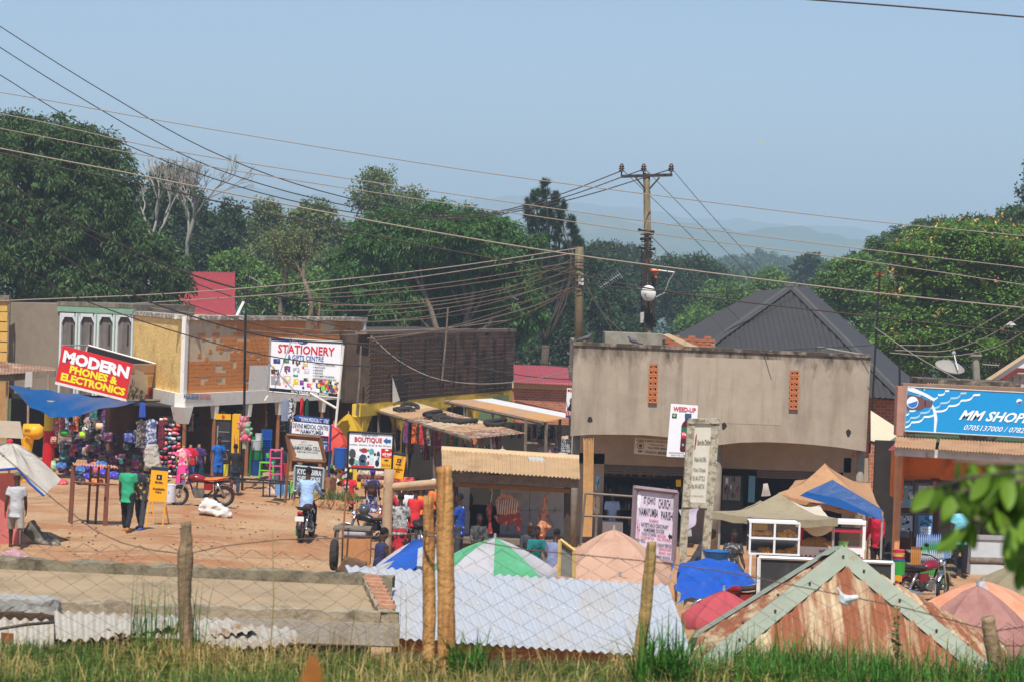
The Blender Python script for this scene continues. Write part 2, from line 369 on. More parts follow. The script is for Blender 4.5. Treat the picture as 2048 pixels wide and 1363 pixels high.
def tree(name,label,px,Y,lobes,style,mat,bark,trunk=.35,group=None,base=None,density=1.0,extra=None,dy=0.0,fork=.35):
    """lobes: (px, py, rx_px, ry_px[, depth offset m]) in the photo, grown at distance Y"""
    s=S(Y);LB=[]
    for l in lobes:
        p=P(l[0],l[1],Y+(l[4]if len(l)>4 else 0));rx,rz=l[2]/s,l[3]/s;LB.append((np.array(p),np.array((rx,max(rx*.85,.6),rz))))
    g=P(px,base,Y)if base else Vector((P(px,640,Y).x,Y,gz(0,min(Y,160))-(min(14,(Y-160)*.03)if Y>160 else 0)))
    t=T(name,label,'tree',g,group);b=MB();zlow=min(c[2]-r[2]*.3 for c,r in LB);f=Vector((g.x,Y,max(g.z+1.0,g.z+(zlow-g.z)*fork)))
    limb(b,g-Vector((0,0,.3)),f,trunk,trunk*.8,.03,5,9)
    for c,r in LB:
        pts=limb(b,f,Vector(c),trunk*(.55 if style!='pine' else .22),trunk*.14,.14,6,6)
        for k in range(3):
            q=pts[3+k];e=c+rng.normal(size=3)*r*.45;limb(b,q,Vector(e),trunk*.16,trunk*.04,.1,3,4)
    part(t,'trunk',b,bark,True)
    if style in('mango','round','feather'): # smaller boughs break the outline
        for c,r in list(LB):
            for _ in range(6 if style!='feather' else 4):
                d=unit(rng.normal(size=(1,3)))[0];d[2]=abs(d[2])*.9-.15;q=rng.uniform(.28,.45);LB.append((c+d*r*rng.uniform(.82,.98),r*q))
    if style=='mango':pt,nn=lobe_points(LB,2.6*density,.18);V=clump_leaves(pt,nn,46,.46,.30,.045,.75,.9)
    elif style=='round':pt,nn=lobe_points(LB,2.2*density,.35);V=clump_leaves(pt,nn,34,.55,.26,.07,.25,.5)
    elif style=='airy':pt,nn=lobe_points(LB,1.1*density,.5,.2);V=clump_leaves(pt,nn,40,.5,.24,.07,.2,.1)
    elif style=='feather': # flat layered sprays
        pt,nn=lobe_points(LB,1.9*density,.35,.4);k=44;n=len(pt);a=rng.uniform(0,6.28,n*k);rr=rng.uniform(.1,1,n*k)**.6*.75
        C=np.repeat(pt,k,0)+np.stack([np.cos(a)*rr,np.sin(a)*rr,rng.normal(size=n*k)*.09-rr*.18],1);D=unit(np.stack([np.cos(a),np.sin(a),rng.normal(size=n*k)*.3-.25],1));V=leaves(C,D,.24*rng.uniform(.7,1.2,n*k),.05,np.array([0,0,1.0]))
    elif style=='pine':
        V=[]
        for c,r in LB: # every lobe is one upturned bottle brush of needles
            for _ in range(int(15+10*r[2])):
                d=unit(rng.normal(size=(1,3)))[0];tc_=c+d*r*np.array((.75,.75,1.0))*rng.uniform(.3,1);n=int(46*density);D=unit(rng.normal(size=(n,3))*.55+d*.5+np.array((0,0,.75)));V.append(leaves(np.repeat(tc_[None],n,0),D,.42*rng.uniform(.6,1.1,n),.016))
        V=np.concatenate(V)
    elif style=='far':pt,nn=lobe_points(LB,.55*density,.3,.4);V=clump_leaves(pt,nn,26,1.0,.75,.26,.15,.5)
    if style in('mango','round','far','feather'): # leaves deep inside the crown
        C=np.concatenate([c+unit(rng.normal(size=(n_,3)))*r*rng.uniform(.2,.86,(n_,1))for c,r in LB for n_ in[int(60*density*(r[0]*r[2])**1.0)+30]])
        V=np.concatenate([V,leaves(C,unit(rng.normal(size=C.shape)),.55 if style!='far' else 1.6,.2 if style!='far' else .6)])
    o=bpy.data.objects.new('crown',np_mesh('crown',V-np.array(g),4,mat));COL.objects.link(o);o.parent=t;ORG[o.name]=tuple(g)
    if extra:
        nm,m2,frac,ln,wd=extra;pt,nn=lobe_points(LB,1.2,0);pt=pt[(nn[:,2]>-.25)];sel=np.array([math.sin(p[0]*.9+1)*math.sin(p[2]*1.1)+math.sin(p[1]*.8)>frac for p in pt]);pt=pt[sel]
        V2=clump_leaves(pt,unit(rng.normal(size=pt.shape)),9,.5,ln,wd,.3,1);o=bpy.data.objects.new(nm,np_mesh(nm,V2-np.array(g),4,m2));COL.objects.link(o);o.parent=t
    return t
bark=M('bark',(118,104,88),.9,.3,4,.4,12);bark_p=M('bark_pale',(156,148,136),.9,.25,4,.3,14);bark_d=M('bark_dark',(84,72,60),.9,.3,4,.4,12)
lf=lambda nm,c,isl=.45,tr=.28:M(nm,c,.55,.15,.5,island=isl,trans=tr,spec=.35)
lf_mango=lf('leaf_mango',(70,96,46));lf_mango2=lf('leaf_mango_central',(70,106,42));lf_dark=lf('leaf_dark',(64,86,52));lf_olive=lf('leaf_olive',(108,120,66));lf_lite=lf('leaf_light',(104,134,58));lf_flam=lf('leaf_flamboyant',(98,132,48));lf_pod=lf('seed_pods',(206,156,90),.3,.1);lf_pine=lf('pine_needles',(62,84,58),.3,.1);lf_far=lf('leaf_far',(84,108,66))  # the central mango has its own greener leaf colour
tree('mango_tree','huge dense dark green mango tree behind the grey and green facade',60,125,[(80,400,168,160),(170,372,92,105),(20,325,120,88),(200,480,72,95),(60,520,150,92),(285,530,66,72),(335,582,44,42),(150,565,120,60),(-90,420,120,150)],'mango',lf_mango,bark_d,.7)
tree('mango_tree','broad rounded mango tree with limbs showing behind the dark shingled building',880,135,[(800,478,92,58),(890,468,120,52),(975,505,92,58),(735,560,66,82),(1030,575,52,62),(715,625,52,48),(865,520,120,62,3),(1050,640,32,42),(780,610,40,45,-1),(880,560,120,60,5),(860,620,120,50,7),(980,640,80,45,7),(770,640,60,40,6)],'mango',lf_mango2,bark,.55,fork=.2)
tree('bushy_tree','dark bushy tree behind the pale leafless tree',340,168,[(345,430,58,88),(330,372,28,36),(430,470,52,68),(400,520,70,70),(300,480,40,60)],'round',lf_dark,bark)
tree('bushy_tree','small round crowned tree above the red roofed house',540,152,[(462,530,30,20),(500,560,34,30),(545,600,60,52),(610,590,60,50)],'round',lf_lite,bark,.2)
tree('leafy_tree','slim tree with two tufts between leafless tree and central mango',560,190,[(525,428,26,24),(628,428,34,24),(600,470,60,34),(520,475,44,36),(660,470,34,30),(580,520,110,50)],'round',lf_olive,bark,.25)
tree('slender_tree','tall open crowned tree rising above the central mango',770,190,[(745,375,40,36),(770,352,28,18),(725,400,30,20),(790,398,46,22),(830,388,20,16),(765,410,50,20)],'airy',lf_olive,bark_d,.22,density=1.5)
t=tree('pine_tree','tall pine with upturned candle branches beside the utility poles',1092,150,[(1090,380,13,24),(1072,402,11,22),(1110,398,12,22),(1057,418,9,22),(1121,425,11,30),(1084,425,10,24),(1100,430,10,26),(1066,455,10,26),(1114,465,11,30),(1090,470,12,30),(1036,482,8,24),(1052,506,10,26),(1143,452,7,28),(1152,486,7,24),(1132,505,11,26),(1161,496,6,20),(1074,520,13,34),(1108,520,13,36),(1090,560,18,42),(1060,560,15,36),(1124,560,15,40),(1150,550,12,34),(1075,600,20,40),(1110,610,20,40)],'pine',lf_pine,bark_d,.3,fork=.75,density=1.4)
for px,Y,h,k in((1065,172,590,0),(1120,165,560,1),(1175,175,545,2),(1225,185,560,3)):
    tree('conifer',['dark conifer standing behind the central mango edge','dark conifer straight behind the tall pine','dark conifer behind the shorter wooden pole','dark conifer behind the tv aerial beside main pole'][k],px,Y,[(px,h,30,45),(px-8,h+60,46,50),(px+10,h+115,52,55),(px-25,h+140,40,50)],'round',lf_dark,bark_d,.3,'dark conifers behind the poles',density=.8)
for k,(px,Y,lb,m,lab)in enumerate([
    (1370,230,[(1350,545,46,30),(1395,540,36,26),(1320,570,40,40),(1420,580,60,45),(1370,610,90,60)],lf_dark,'dark rounded tree just behind the main utility pole'),
    (1250,260,[(1215,500,34,14),(1245,520,50,26),(1225,560,50,45),(1260,600,60,60)],lf_dark,'dark tree with ragged top between the two poles'),
    (1460,210,[(1440,590,40,26),(1475,610,50,34),(1420,650,60,40),(1510,600,44,30),(1540,570,36,26)],lf_lite,'light green tree at the foot of grey hipped roof'),
    (1625,330,[(1620,527,20,12),(1640,538,14,10),(1605,535,10,8),(1630,560,22,18),(1600,575,30,20)],lf_dark,'lone dark umbrella shaped tree against the blue hills')]):
    tree('spreading_tree',lab,px,Y,lb,'round' if Y<300 else 'far',m,bark,.3,'trees in the middle distance',density=.9)
tree('spreading_tree','pale green layered tree in front of the flowering tree beyond grey roof',1740,150,[(1700,548,60,30),(1750,580,70,34),(1690,600,60,34),(1760,640,80,44),(1720,530,40,20),(1660,575,36,22)],'feather',lf_lite,bark,.3,density=1.1)
tree('flamboyant_tree','wide green tree dotted with orange seed pods',1960,120,[(1900,510,95,62),(1990,500,100,55),(1850,590,80,70),(1960,590,110,80),(2060,560,90,90),(1880,680,105,65),(2000,690,110,70),(1810,690,60,56),(1930,470,70,26),(2080,690,80,70)],'feather',lf_flam,bark_d,.5,density=1.5,extra=('pods',lf_pod,-.1,.22,.04),fork=.25)
tree('dense_tree','dark dense tree peeping over the shoulder of flowering tree',1830,165,[(1800,500,66,40),(1760,520,50,34),(1850,475,50,26),(1890,462,60,20),(1970,456,60,20),(2030,440,36,22)],'mango',lf_mango,bark_d,.3,density=.7)
tree('tall_tree','tall dark tree cut off by the upper edge of flowering tree',2075,180,[(2062,385,28,30),(2075,430,46,40),(2090,350,36,60)],'airy',lf_dark,bark_d,.3,density=1.6)
# leafless trees
for lab,px,Y,bpy_,L,dep,mt,sd,sp in(('pale leafless tree with fine upright twigs beside the big mango',372,155,560,2.3,7,bark_p,11,.62),('grey leafless tree half hidden at mango flank',300,160,560,2.2,6,bark_p,5,.6),
        ('leafless branching tree in front of central mango left flank',620,128,640,1.35,7,bark,8,.62),('low leafless tree above the orange tiled parapet',560,128,640,1.3,6,bark,21,.7)):
    g=P(px,bpy_,Y);b=MB();q=random.Random(sd);branching(b,Vector(g),Vector((q.uniform(-.1,.1),0,1)).normalized(),L,.17,dep,q,sp,.1)
    z0=gz(0,160)if Y>160 else gz(g.x,Y);b.tube([(g.x,Y,z0-.3),(g.x,Y,(z0+g.z)/2),tuple(g)],[.3,.24,.17],8)
    t=T('leafless_tree',lab,'tree',(g.x,Y,z0));part(t,'trunk',b,mt,True)
    if sd in(8,21):
        vs=np.array(b.v);pt=vs[rng.integers(0,len(vs),120)];V=clump_leaves(pt,unit(rng.normal(size=pt.shape)),14,.35,.16,.05,.1,.2);o=bpy.data.objects.new('crown',np_mesh('crown',V-np.array((g.x,Y,z0)),4,lf_olive));COL.objects.link(o);o.parent=t
# far trees fading into the haze: countable ones are things
k=0
for px,py,w,h,Y in((1520,512,12,12,900),(1500,525,22,14,850),(1545,522,10,14,850),(1570,530,26,12,800),(1465,528,24,12,800),(1360,535,26,14,700),(1430,535,20,14,650),(1490,548,22,16,560),(1540,552,30,16,520),(1585,556,30,16,500),(1660,560,40,22,380),(1560,580,40,22,330),(1500,572,40,20,380),(1440,560,40,22,400),(500,495,30,20,420),(470,520,40,24,380),(690,470,24,16,450),(640,500,50,24,400),(1180,520,30,16,450),(1690,548,30,20,420)):
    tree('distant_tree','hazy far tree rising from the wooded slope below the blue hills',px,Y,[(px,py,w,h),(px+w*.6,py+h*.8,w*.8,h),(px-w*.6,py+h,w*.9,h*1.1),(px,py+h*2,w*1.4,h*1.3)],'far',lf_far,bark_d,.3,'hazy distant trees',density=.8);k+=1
mb=MB()
V=[]
for i in range(900): # far wood that reads as one mass
    Y=rng.uniform(330,1150);px=rng.uniform(-150,2200);p=P(px,600,Y);z=-16+2+rng.uniform(3,9);c=np.array((p.x,Y,z));r=np.array((4.5,4.5,5))*rng.uniform(.7,1.3)
    d=unit(rng.normal(size=(90,3)));V.append(leaves(c+d*r,unit(rng.normal(size=(90,3))),1.5,.5))
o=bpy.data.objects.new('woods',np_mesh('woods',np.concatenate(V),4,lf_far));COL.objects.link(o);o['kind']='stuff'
# ---------------------------------------------------------------- building helpers
def onp(px,py,A,B,out=0.0):
    """photo pixel cast on the vertical plane through plan points A,B, pushed 'out' towards the viewer"""
    A=Vector((A[0],A[1],0));d=(Vector((B[0],B[1],0))-A).normalized();n=Vector((d.y,-d.x,0))
    if n.y>0:n=-n
    r=MC@Vector(((px-1024)/F,-(py-681.5)/F,-1));c=Vector((0,0,CAMZ));t=(A+n*out-c).dot(n)/r.dot(n);return c+r*t
class Face:
    def __init__(s,A,B):s.A,s.B=A,B;d=Vector((B[0]-A[0],B[1]-A[1],0));s.L=d.length;s.d=d.normalized();s.n=Vector((s.d.y,-s.d.x,0));s.n=s.n if s.n.y<0 else-s.n
    def px(s,x,y,out=0):return onp(x,y,s.A,s.B,out)
    def at(s,u,z,out=0):return Vector((s.A[0],s.A[1],z))+s.d*u+s.n*out
    def u(s,x,y,out=0):return(s.px(x,y,out)-Vector((s.A[0],s.A[1],0))).dot(s.d)
    def box(s,mb,u0,u1,z0,z1,o0,o1):return mb.hexa([s.at(u0,z0,o1),s.at(u1,z0,o1),s.at(u1,z1,o1),s.at(u0,z1,o1),s.at(u0,z0,o0),s.at(u1,z0,o0),s.at(u1,z1,o0),s.at(u0,z1,o0)])
    def boxpx(s,mb,x0,y0,x1,y1,o0,o1):
        ym,xm=(y0+y1)/2,(x0+x1)/2;return s.box(mb,s.u(x0,ym),s.u(x1,ym),s.px(xm,y1).z,s.px(xm,y0).z,o0,o1)
    def quad(s,a,out=0):return[s.px(x,y,out)for x,y in a]
def FY(Y,x0=0,x1=2048):a,b=P(x0,700,Y),P(x1,700,Y);return Face((a.x,a.y),(b.x,b.y))
def XY(px,py,Y):p=P(px,py,Y);return(p.x,p.y)
plaster=M('plaster_beige',(166,152,134),.92,.16,1.6,.25,30,rgb2=(134,120,104),thr=(.45,.75),s2=.9,streak=2.2)
soot=M('black_mould',(74,66,56),.95,.35,5,.2,30,rgb2=(140,126,108),thr=(.5,.62),s2=3)
concrete=M('concrete',(150,142,128),.95,.22,2,.35,24,rgb2=(112,104,92),thr=(.45,.68),s2=1.4);concrete_d=M('concrete_weathered',(122,114,98),.95,.3,2.4,.4,22,rgb2=(84,78,66),thr=(.48,.66),s2=1.8,streak=2)
white_p=M('white_paint_worn',(226,222,212),.7,.08,4,rgb2=(176,166,150),thr=(.58,.75),s2=3);shade_in=M('painted_shade',(52,46,42),.95,.3,2);wood_b=M('brown_post',(150,98,66),.8,.22,6,.2,30)  # shade of interiors and openings is put into one dark base colour
wood_g=M('grey_weathered_wood',(128,116,102),.9,.3,3,.4,40,rgb2=(92,82,70),thr=(.45,.65),s2=6);wood_o=M('orange_wood',(182,122,66),.8,.28,3,.4,30,rgb2=(138,84,44),thr=(.48,.66),s2=5,streak=3)
yellow_w=M('yellow_wash',(222,190,66),.85,.12,3,rgb2=(176,150,62),thr=(.55,.7),s2=2);blackm=M('black_metal',(36,34,33),.6,.2,8);steel=M('galvanised_pipe',(176,176,172),.45,.12,10,metal=.4)
tin_rust=M('rusty_tin',(150,98,68),.7,.25,2,rgb2=(186,172,152),thr=(.46,.62),s2=1.6,metal=.1);tin_tan=M('dusty_tin',(204,180,144),.7,.12,2,rgb2=(168,132,98),thr=(.55,.75),s2=1.5,metal=.1);tin_white=M('pale_tin',(226,224,218),.5,.06,2,metal=.15);tin_red=M('red_tin',(172,74,78),.6,.15,2);tin_grey=M('charcoal_tin',(72,70,69),.55,.1,1.5,metal=.15);tin_brown=M('brown_tin',(186,148,112),.7,.14,2,rgb2=(150,112,84),thr=(.5,.7),s2=1.5)
brick_m=M('brick',(168,96,66),.9,.25,8,.3,40,island=.2);mortar=M('mortar',(150,134,116),.95,.2,10)
# ---------------------------------------------------------------- orange tiled shop building
A0,A1,AL=XY(368,715,88),XY(725,708,100.5),XY(268,700,95)
fo=Face(A0,A1);fy=Face(AL,A0);zt,zb=fo.px(370,634).z,fo.px(366,786).z;zv=zb-.48;zf=-1.12
bo=T('shop_building','flat roofed shop building with orange tiled upper wall and yellow plaster side','building',(A0[0],A0[1],zf))
bk=fo.n*-7.0
def prism(pl,z0,z1):m=MB();n=len(pl);return m.add([(p[0],p[1],z0)for p in pl]+[(p[0],p[1],z1)for p in pl],[tuple(range(n,2*n)),tuple(reversed(range(n)))]+[(i,(i+1)%n,(i+1)%n+n,i+n)for i in range(n)])
ins=.06;part(bo,'upper_wall',prism([(A0[0]+.03,A0[1]+.05),(A1[0],A1[1]+.05),(A1[0]-4,A1[1]+6),(AL[0]-1,AL[1]+5),(AL[0],AL[1]+.05)],zb,zt-.1),M('plaster_cream',(206,186,152),.9,.15,2,.2,20,rgb2=(176,156,124),thr=(.5,.7),s2=1.5))
m=MB();fy.box(m,0,fy.L-.02,zb,zt-.12,0,.05);part(bo,'yellow_side_wall',m,M('ochre_plaster',(246,206,128),.95,.14,3,.9,9,rgb2=(190,146,76),thr=(.52,.75),s2=1.2))
for u0,u1 in((-.12,.10),(fo.L-.12,fo.L+.06)):m=MB();fo.box(m,u0,u1,zb,zt,-.06,.1);part(bo,'corner_pilaster',m,white_p)
m=MB();fo.box(m,-.1,fo.L+.08,zt-.1,zt+.06,-.5,.14);fy.box(m,-.05,fy.L-.1,zt-.1,zt+.06,-.5,.12);part(bo,'coping',m,M('coping_stained',(150,138,122),.95,.4,3,.2,20,rgb2=(222,214,200),thr=(.5,.58),s2=4))
m=MB();fo.box(m,-.15,fo.L+.08,zv,zb,-.25,.22);fy.box(m,-.3,fy.L-.2,zv,zb,-.25,.2);fasc=part(bo,'fascia',m,white_p)
tm=MB().box((0,0,0),(1,1,1)).mesh('wall_tile',mat=M('orange_tile',(214,142,78),.8,.15,1.2,rgb2=(188,114,58),thr=(.45,.7),s2=1.0))
nr,nc=18,54;tw,th_=(fo.L-.3)/nc,(zt-.14-zb)/nr;cnt=0;rest=MB();ang=math.atan2(fo.d.y,fo.d.x)
holes=[(0,2.4,.62,1),(0,3.2,.42,.62),(1.5,3.6,.8,.95),(3.8,4.6,.72,.84),(2.2,2.7,.3,.38),(3.2,3.6,.34,.44),(4.1,4.5,.1,.18),(2.5,2.9,.1,.2),(1.0,1.4,.1,.2),(10.2,11.2,.84,1),(12.0,13.0,.5,.86),(12.4,12.8,.3,.5),(6.0,6.4,.05,.4),(11,11.6,.6,.66),(4.6,5.0,.48,.54),(8.8,9.6,.9,1)]
for r_ in range(nr):
    for c_ in range(nc):
        u=.15+tw*(c_+.5);v=(r_+.5)/nr
        if any(a+rnd.uniform(-.22,.22)<u<b+rnd.uniform(-.22,.22)and c<v<d for a,b,c,d in holes)and rnd.random()<.88:continue
        if rnd.random()<.012:continue
        cc=fo.at(u,zb+th_*(r_+.5),.005+rnd.uniform(-.004,.004))
        if cnt<300 and c_<22:piece(bo,'tile',tm,cc,(0,0,ang),(tw*.94,.03,th_*.92));cnt+=1
        else:rest.box(cc,(tw*.94,.03,th_*.92),Matrix.Rotation(ang,3,'Z'))
part(bo,'tiles',rest,M('orange_tile'),kind='stuff')
for x in(366,425,492,553,580,640,717):
    u=fo.u(x,800);w=.15 if x>370 else .34;m=MB();o0,o1=(.0,.21)if x>370 else(-.3,.24);hh=.5 if x>370 else .62
    m.hexa([fo.at(u-.06,zv-hh,o1),fo.at(u+.06,zv-hh,o1),fo.at(u+w,zv,o1),fo.at(u-w,zv,o1),fo.at(u-.06,zv-hh,o0),fo.at(u+.06,zv-hh,o0),fo.at(u+w,zv,o0),fo.at(u-w,zv,o0)]);part(bo,'bracket',m,white_p)
    m=MB();m.tube([fo.at(u,zf-.4,.1),fo.at(u,zv-hh,.1)],.075,8);part(bo,'post',m,wood_b)
m=MB();fo.box(m,-.6,fo.L,zf-1.2,zf,-6,1.0);fy.box(m,-.5,fy.L,zf-1.2,zf-.004,-4,1.2);part(bo,'verandah',m,M('dusty_concrete',(176,144,112),.95,.2,2,.3,20))
m=MB();fo.box(m,-.2,fo.L,zf,zv,-3.2,-3.0);fo.box(m,fo.L-.1,fo.L,zf,zv,-3,0)
for x in(330,432,500,560,650):u=fo.u(x+10,850,-3);fo.box(m,u,u+.12,zf,zv,-3,-1.0)
part(bo,'shop_back_wall',m,M('brown_shop_wall',(120,88,64),.9,.3,1.5));m=MB();fo.box(m,-.2,fo.L,zv-.05,zv,-3,-.26);part(bo,'canopy_soffit',m,shade_in)
m=MB();q=fo.quad([(367,783),(421,786),(421,800),(367,799)],.235);write(m,q,'MARGIE DESIGNER',0,.1,.56,.9,(52,92,150),.02);write(m,q,'HOUSE OF FASHION',.58,.1,1,.9,(196,66,72),.02);part(fasc,'lettering',m,VC())
# white torn notice on the orange wall
m=MB();q=fo.quad([(500,730),(538,730),(533,790),(495,792)],.2);m.slab(q,.03);o=one('notice_board',m,white_p,'blank torn white notice sheet hanging on the orange tiled wall','notice')
# ---------------------------------------------------------------- dark shingled building
D0,D1=XY(735,735,98),XY(1026,720,117);fd=Face(D0,D1);dt,db=fd.px(735,668).z,fd.px(735,806).z
bd=T('shingled_building','long dark building clad in blackened brown shingles with yellow ground floor','building',(D0[0],D0[1],-1.9))
dk=M('shingle_dark',(82,68,56),.85,.3,.8,rgb2=(58,48,42),thr=(.45,.65),s2=1.5)
part(bd,'upper_wall',prism([(D0[0]-.9,D0[1]+.2),(D0[0]+.03,D0[1]+.04),(D1[0],D1[1]+.04),(D1[0]-5,D1[1]+5),(D0[0]-5,D0[1]+6)],db,dt),dk)
m=MB();fd.box(m,-.5,fd.L+.1,dt,dt+.14,-.4,.1);part(bd,'coping',m,wood_g)
sm=MB().box((0,0,0),(1,1,1)).mesh('shingle',mat=M('shingle',(112,92,72),.85,.35,.7,rgb2=(74,60,48),thr=(.45,.6),s2=1.2));nr,nc=15,46;tw,th_=fd.L/nc,(dt-db)/nr;cnt=0;rest=MB();ang=math.atan2(fd.d.y,fd.d.x)
for r_ in range(nr):
    for c_ in range(nc):
        if rnd.random()<.015:continue
        cc=fd.at(tw*(c_+.5),db+th_*(r_+.5),.05+rnd.uniform(-.012,.012));rot=Matrix.Rotation(ang,3,'Z')@Matrix.Rotation(.3,3,'X')
        if cnt<300 and c_<24:piece(bd,'shingle',sm,cc,rot.to_euler(),(tw*.97,.04,th_*.96));cnt+=1
        else:rest.box(cc,(tw*.97,.04,th_*.96),rot)
part(bd,'shingles',rest,M('shingle'),kind='stuff')
for x in(795,845,878,905,950,985,1005):m=MB();fd.boxpx(m,x,680,x+2,790-(x-735)*.1,.06,.12);part(bd,'batten',m,blackm)
m=MB();fd.box(m,-.8,fd.L,db-.5,db,-.3,.06);part(bd,'lower_band',m,yellow_w)
for x in(727,800,880,950,1015):
    m=MB();u=fd.u(x,850);fd.box(m,u-.2,u+.2,-2.3,db-.5,-.3,.04);m.hexa([fd.at(u-.2,db-1.3,.02),fd.at(u+.2,db-1.3,.02),fd.at(u+.9,db-.5,.02),fd.at(u-.9,db-.5,.02),fd.at(u-.2,db-1.3,-.2),fd.at(u+.2,db-1.3,-.2),fd.at(u+.9,db-.5,-.2),fd.at(u-.9,db-.5,-.2)]);part(bd,'arch_pier',m,yellow_w)
m=MB();fd.box(m,-1,fd.L,-2.3,db,-2.6,-2.4);fd.box(m,-1,fd.L,-2.4,-2.2,-2.4,1);part(bd,'recessed_wall',m,shade_in)
m=MB();fd.boxpx(m,783,752,812,802,.05,.09);part(bd,'doorway',m,shade_in,label='doorway panel in painted shade on the shingled wall');m=MB();m.slab(fd.quad([(785,753),(800,800),(785,805)],.15),.04);part(bd,'door_leaf',m,white_p)  # doorway is a panel on the shingles, its shade painted dark
m=MB();m.slab(fd.quad([(985,792),(1018,788),(1018,806),(985,806)],.3),.05);s_=one('shop_sign',m,M('green_sign',(150,172,120),.7,.3,6),'faded green sign at the far end of dark shingled building','sign')
# ---------------------------------------------------------------- grey and green facade, far left
fg=Face(XY(12,680,97),XY(270,690,95));gt=fg.px(70,606).z
bg_=T('grey_building','grey concrete building with green and white panelled upper wall','building',(fg.A[0],fg.A[1],-1.1))
m=MB();fg.boxpx(m,12,606,117,790,-5,0);part(bg_,'concrete_wall',m,M('grey_render',(134,122,106),.95,.14,2,.2,20,rgb2=(176,156,118),thr=(.6,.7),s2=.7))
m=MB();fg.boxpx(m,118,612,268,790,-5,-.06);part(bg_,'panel_backing',m,M('stained_grey',(120,112,106),.95,.2,2,rgb2=(84,78,72),thr=(.45,.65),s2=1.2,streak=3))
m=MB();fg.boxpx(m,117,606,269,614,-5.2,.12);part(bg_,'coping',m,concrete_d);m=MB();fg.boxpx(m,117,614,269,626,-.05,.1);part(bg_,'green_band',m,M('green_paint',(124,158,132),.8,.12,3))
whp=M('pale_blue_paint',(204,206,206),.8,.1,4)
for i in range(4):
    x0=119+i*37.4;m=MB();w=37.4
    for a,b,c,d in((0,626,4,790),(w-6,626,w-2,790),(4,626,w-6,634)):fg.boxpx(m,x0+a,b,x0+c,d,-.05,.07)
    for sx in(0,1):
        xa=x0+4 if sx==0 else x0+w-6;xb=xa+(6 if sx==0 else-6);m.slab([fg.px(xa,634,.07),fg.px(xb,634,.07),fg.px(xa,646,.07)],.1)
    part(bg_,'panel_frame',m,whp);m=MB();fg.boxpx(m,x0+w-2,626,x0+w,790,-.05,.1);part(bg_,'green_strip',m,M('green_paint'))
    m=MB();fg.boxpx(m,x0+22,650,x0+25,690,-.05,-.03);part(bg_,'vent_slit',m,shade_in)
m=MB();fg.boxpx(m,-60,790,290,800,-3,.3);fg.boxpx(m,-60,800,290,975,-3.2,-3.0);part(bg_,'shop_back_wall',m,shade_in)
m=MB();fg.boxpx(m,-90,972,290,1010,-3,3.5);part(bg_,'verandah',m,M('dusty_concrete'))
by=T('yellow_shed','narrow yellow boarded wall at the left picture edge','building',P(5,960,96));
for i in range(6):m=MB();f_=FY(96);f_.boxpx(m,-30,604+i*20,15,622+i*20,-.1,0);part(by,'board',m,M('yellow_board',(206,164,84),.8,.15,4))
m=MB();f_.boxpx(m,-30,590,19,603,-.2,.1);f_.boxpx(m,15.5,603,18.5,725,-.1,.05);part(by,'frame',m,wood_g);m=MB();f_.boxpx(m,-30,724,14,960,-.2,-.1);part(by,'lower_wall',m,M('tan_wall',(170,132,84),.9,.2,3))
# rusty porch at the left edge
pr=T('porch','rusty tin porch roof on thin poles at the left edge','porch',P(40,960,90));m=MB();corr(m,P(-60,715,93),P(111,735,93),P(111,741,90),P(-60,752,88),26,.02);part(pr,'roof',m,tin_rust)
m=MB();m.slab([P(28,745,89.4),P(111,740,89.6),P(111,752,89.6),P(28,760,89.4)],.06);part(pr,'fascia',m,wood_g);m=MB();m.slab([P(-60,752,88),P(30,746,89.2),P(30,760,89.2),P(-60,766,88)],.06);part(pr,'side_fascia',m,wood_g);m=MB();m.slab([P(51,742,89),P(65,742,89),P(64,773,89),P(49,773,89)],.03);part(pr,'hanging_plate',m,M('grey_plate',(176,174,170),.7,.08,4))
for x,y in((14,762),(57,770),(97,748)):m=MB();m.tube([P(x,y,89.3),P(x-3,960,89.3)],.045,6);part(pr,'pole',m,M('pole_wood',(160,136,110),.9,.2,4))
# ---------------------------------------------------------------- beige plaster building
Yb=70.0;fb=FY(Yb,1142,1742);bb=T('beige_building','beige plastered flat roofed building with scalloped canopy edge and vent columns','building',P(1440,1100,Yb))
bot=[(1141,871),(1180,868),(1236,868),(1290,869),(1334,873),(1390,881),(1436,889),(1480,884),(1535,883),(1580,885),(1623,888),(1680,894),(1732,902)]
def btop(x):return 686+(x-1148)*26/594
vents=[(1306,766),(1588,779)];hw,hh=9,39
m=MB();q=[fb.px(x+(6 if i else 7)*(1-(x-1141)/591)+(x-1141)/591*10,btop(x),0)for i,(x,_)in enumerate(bot)];lo=[fb.px(x,y,0)for x,y in bot]
n_=len(bot)
for i in range(n_-1):m.hexa([lo[i],lo[i+1],q[i+1],q[i]]+[p+Vector((0,.35,0))for p in(lo[i],lo[i+1],q[i+1],q[i])])
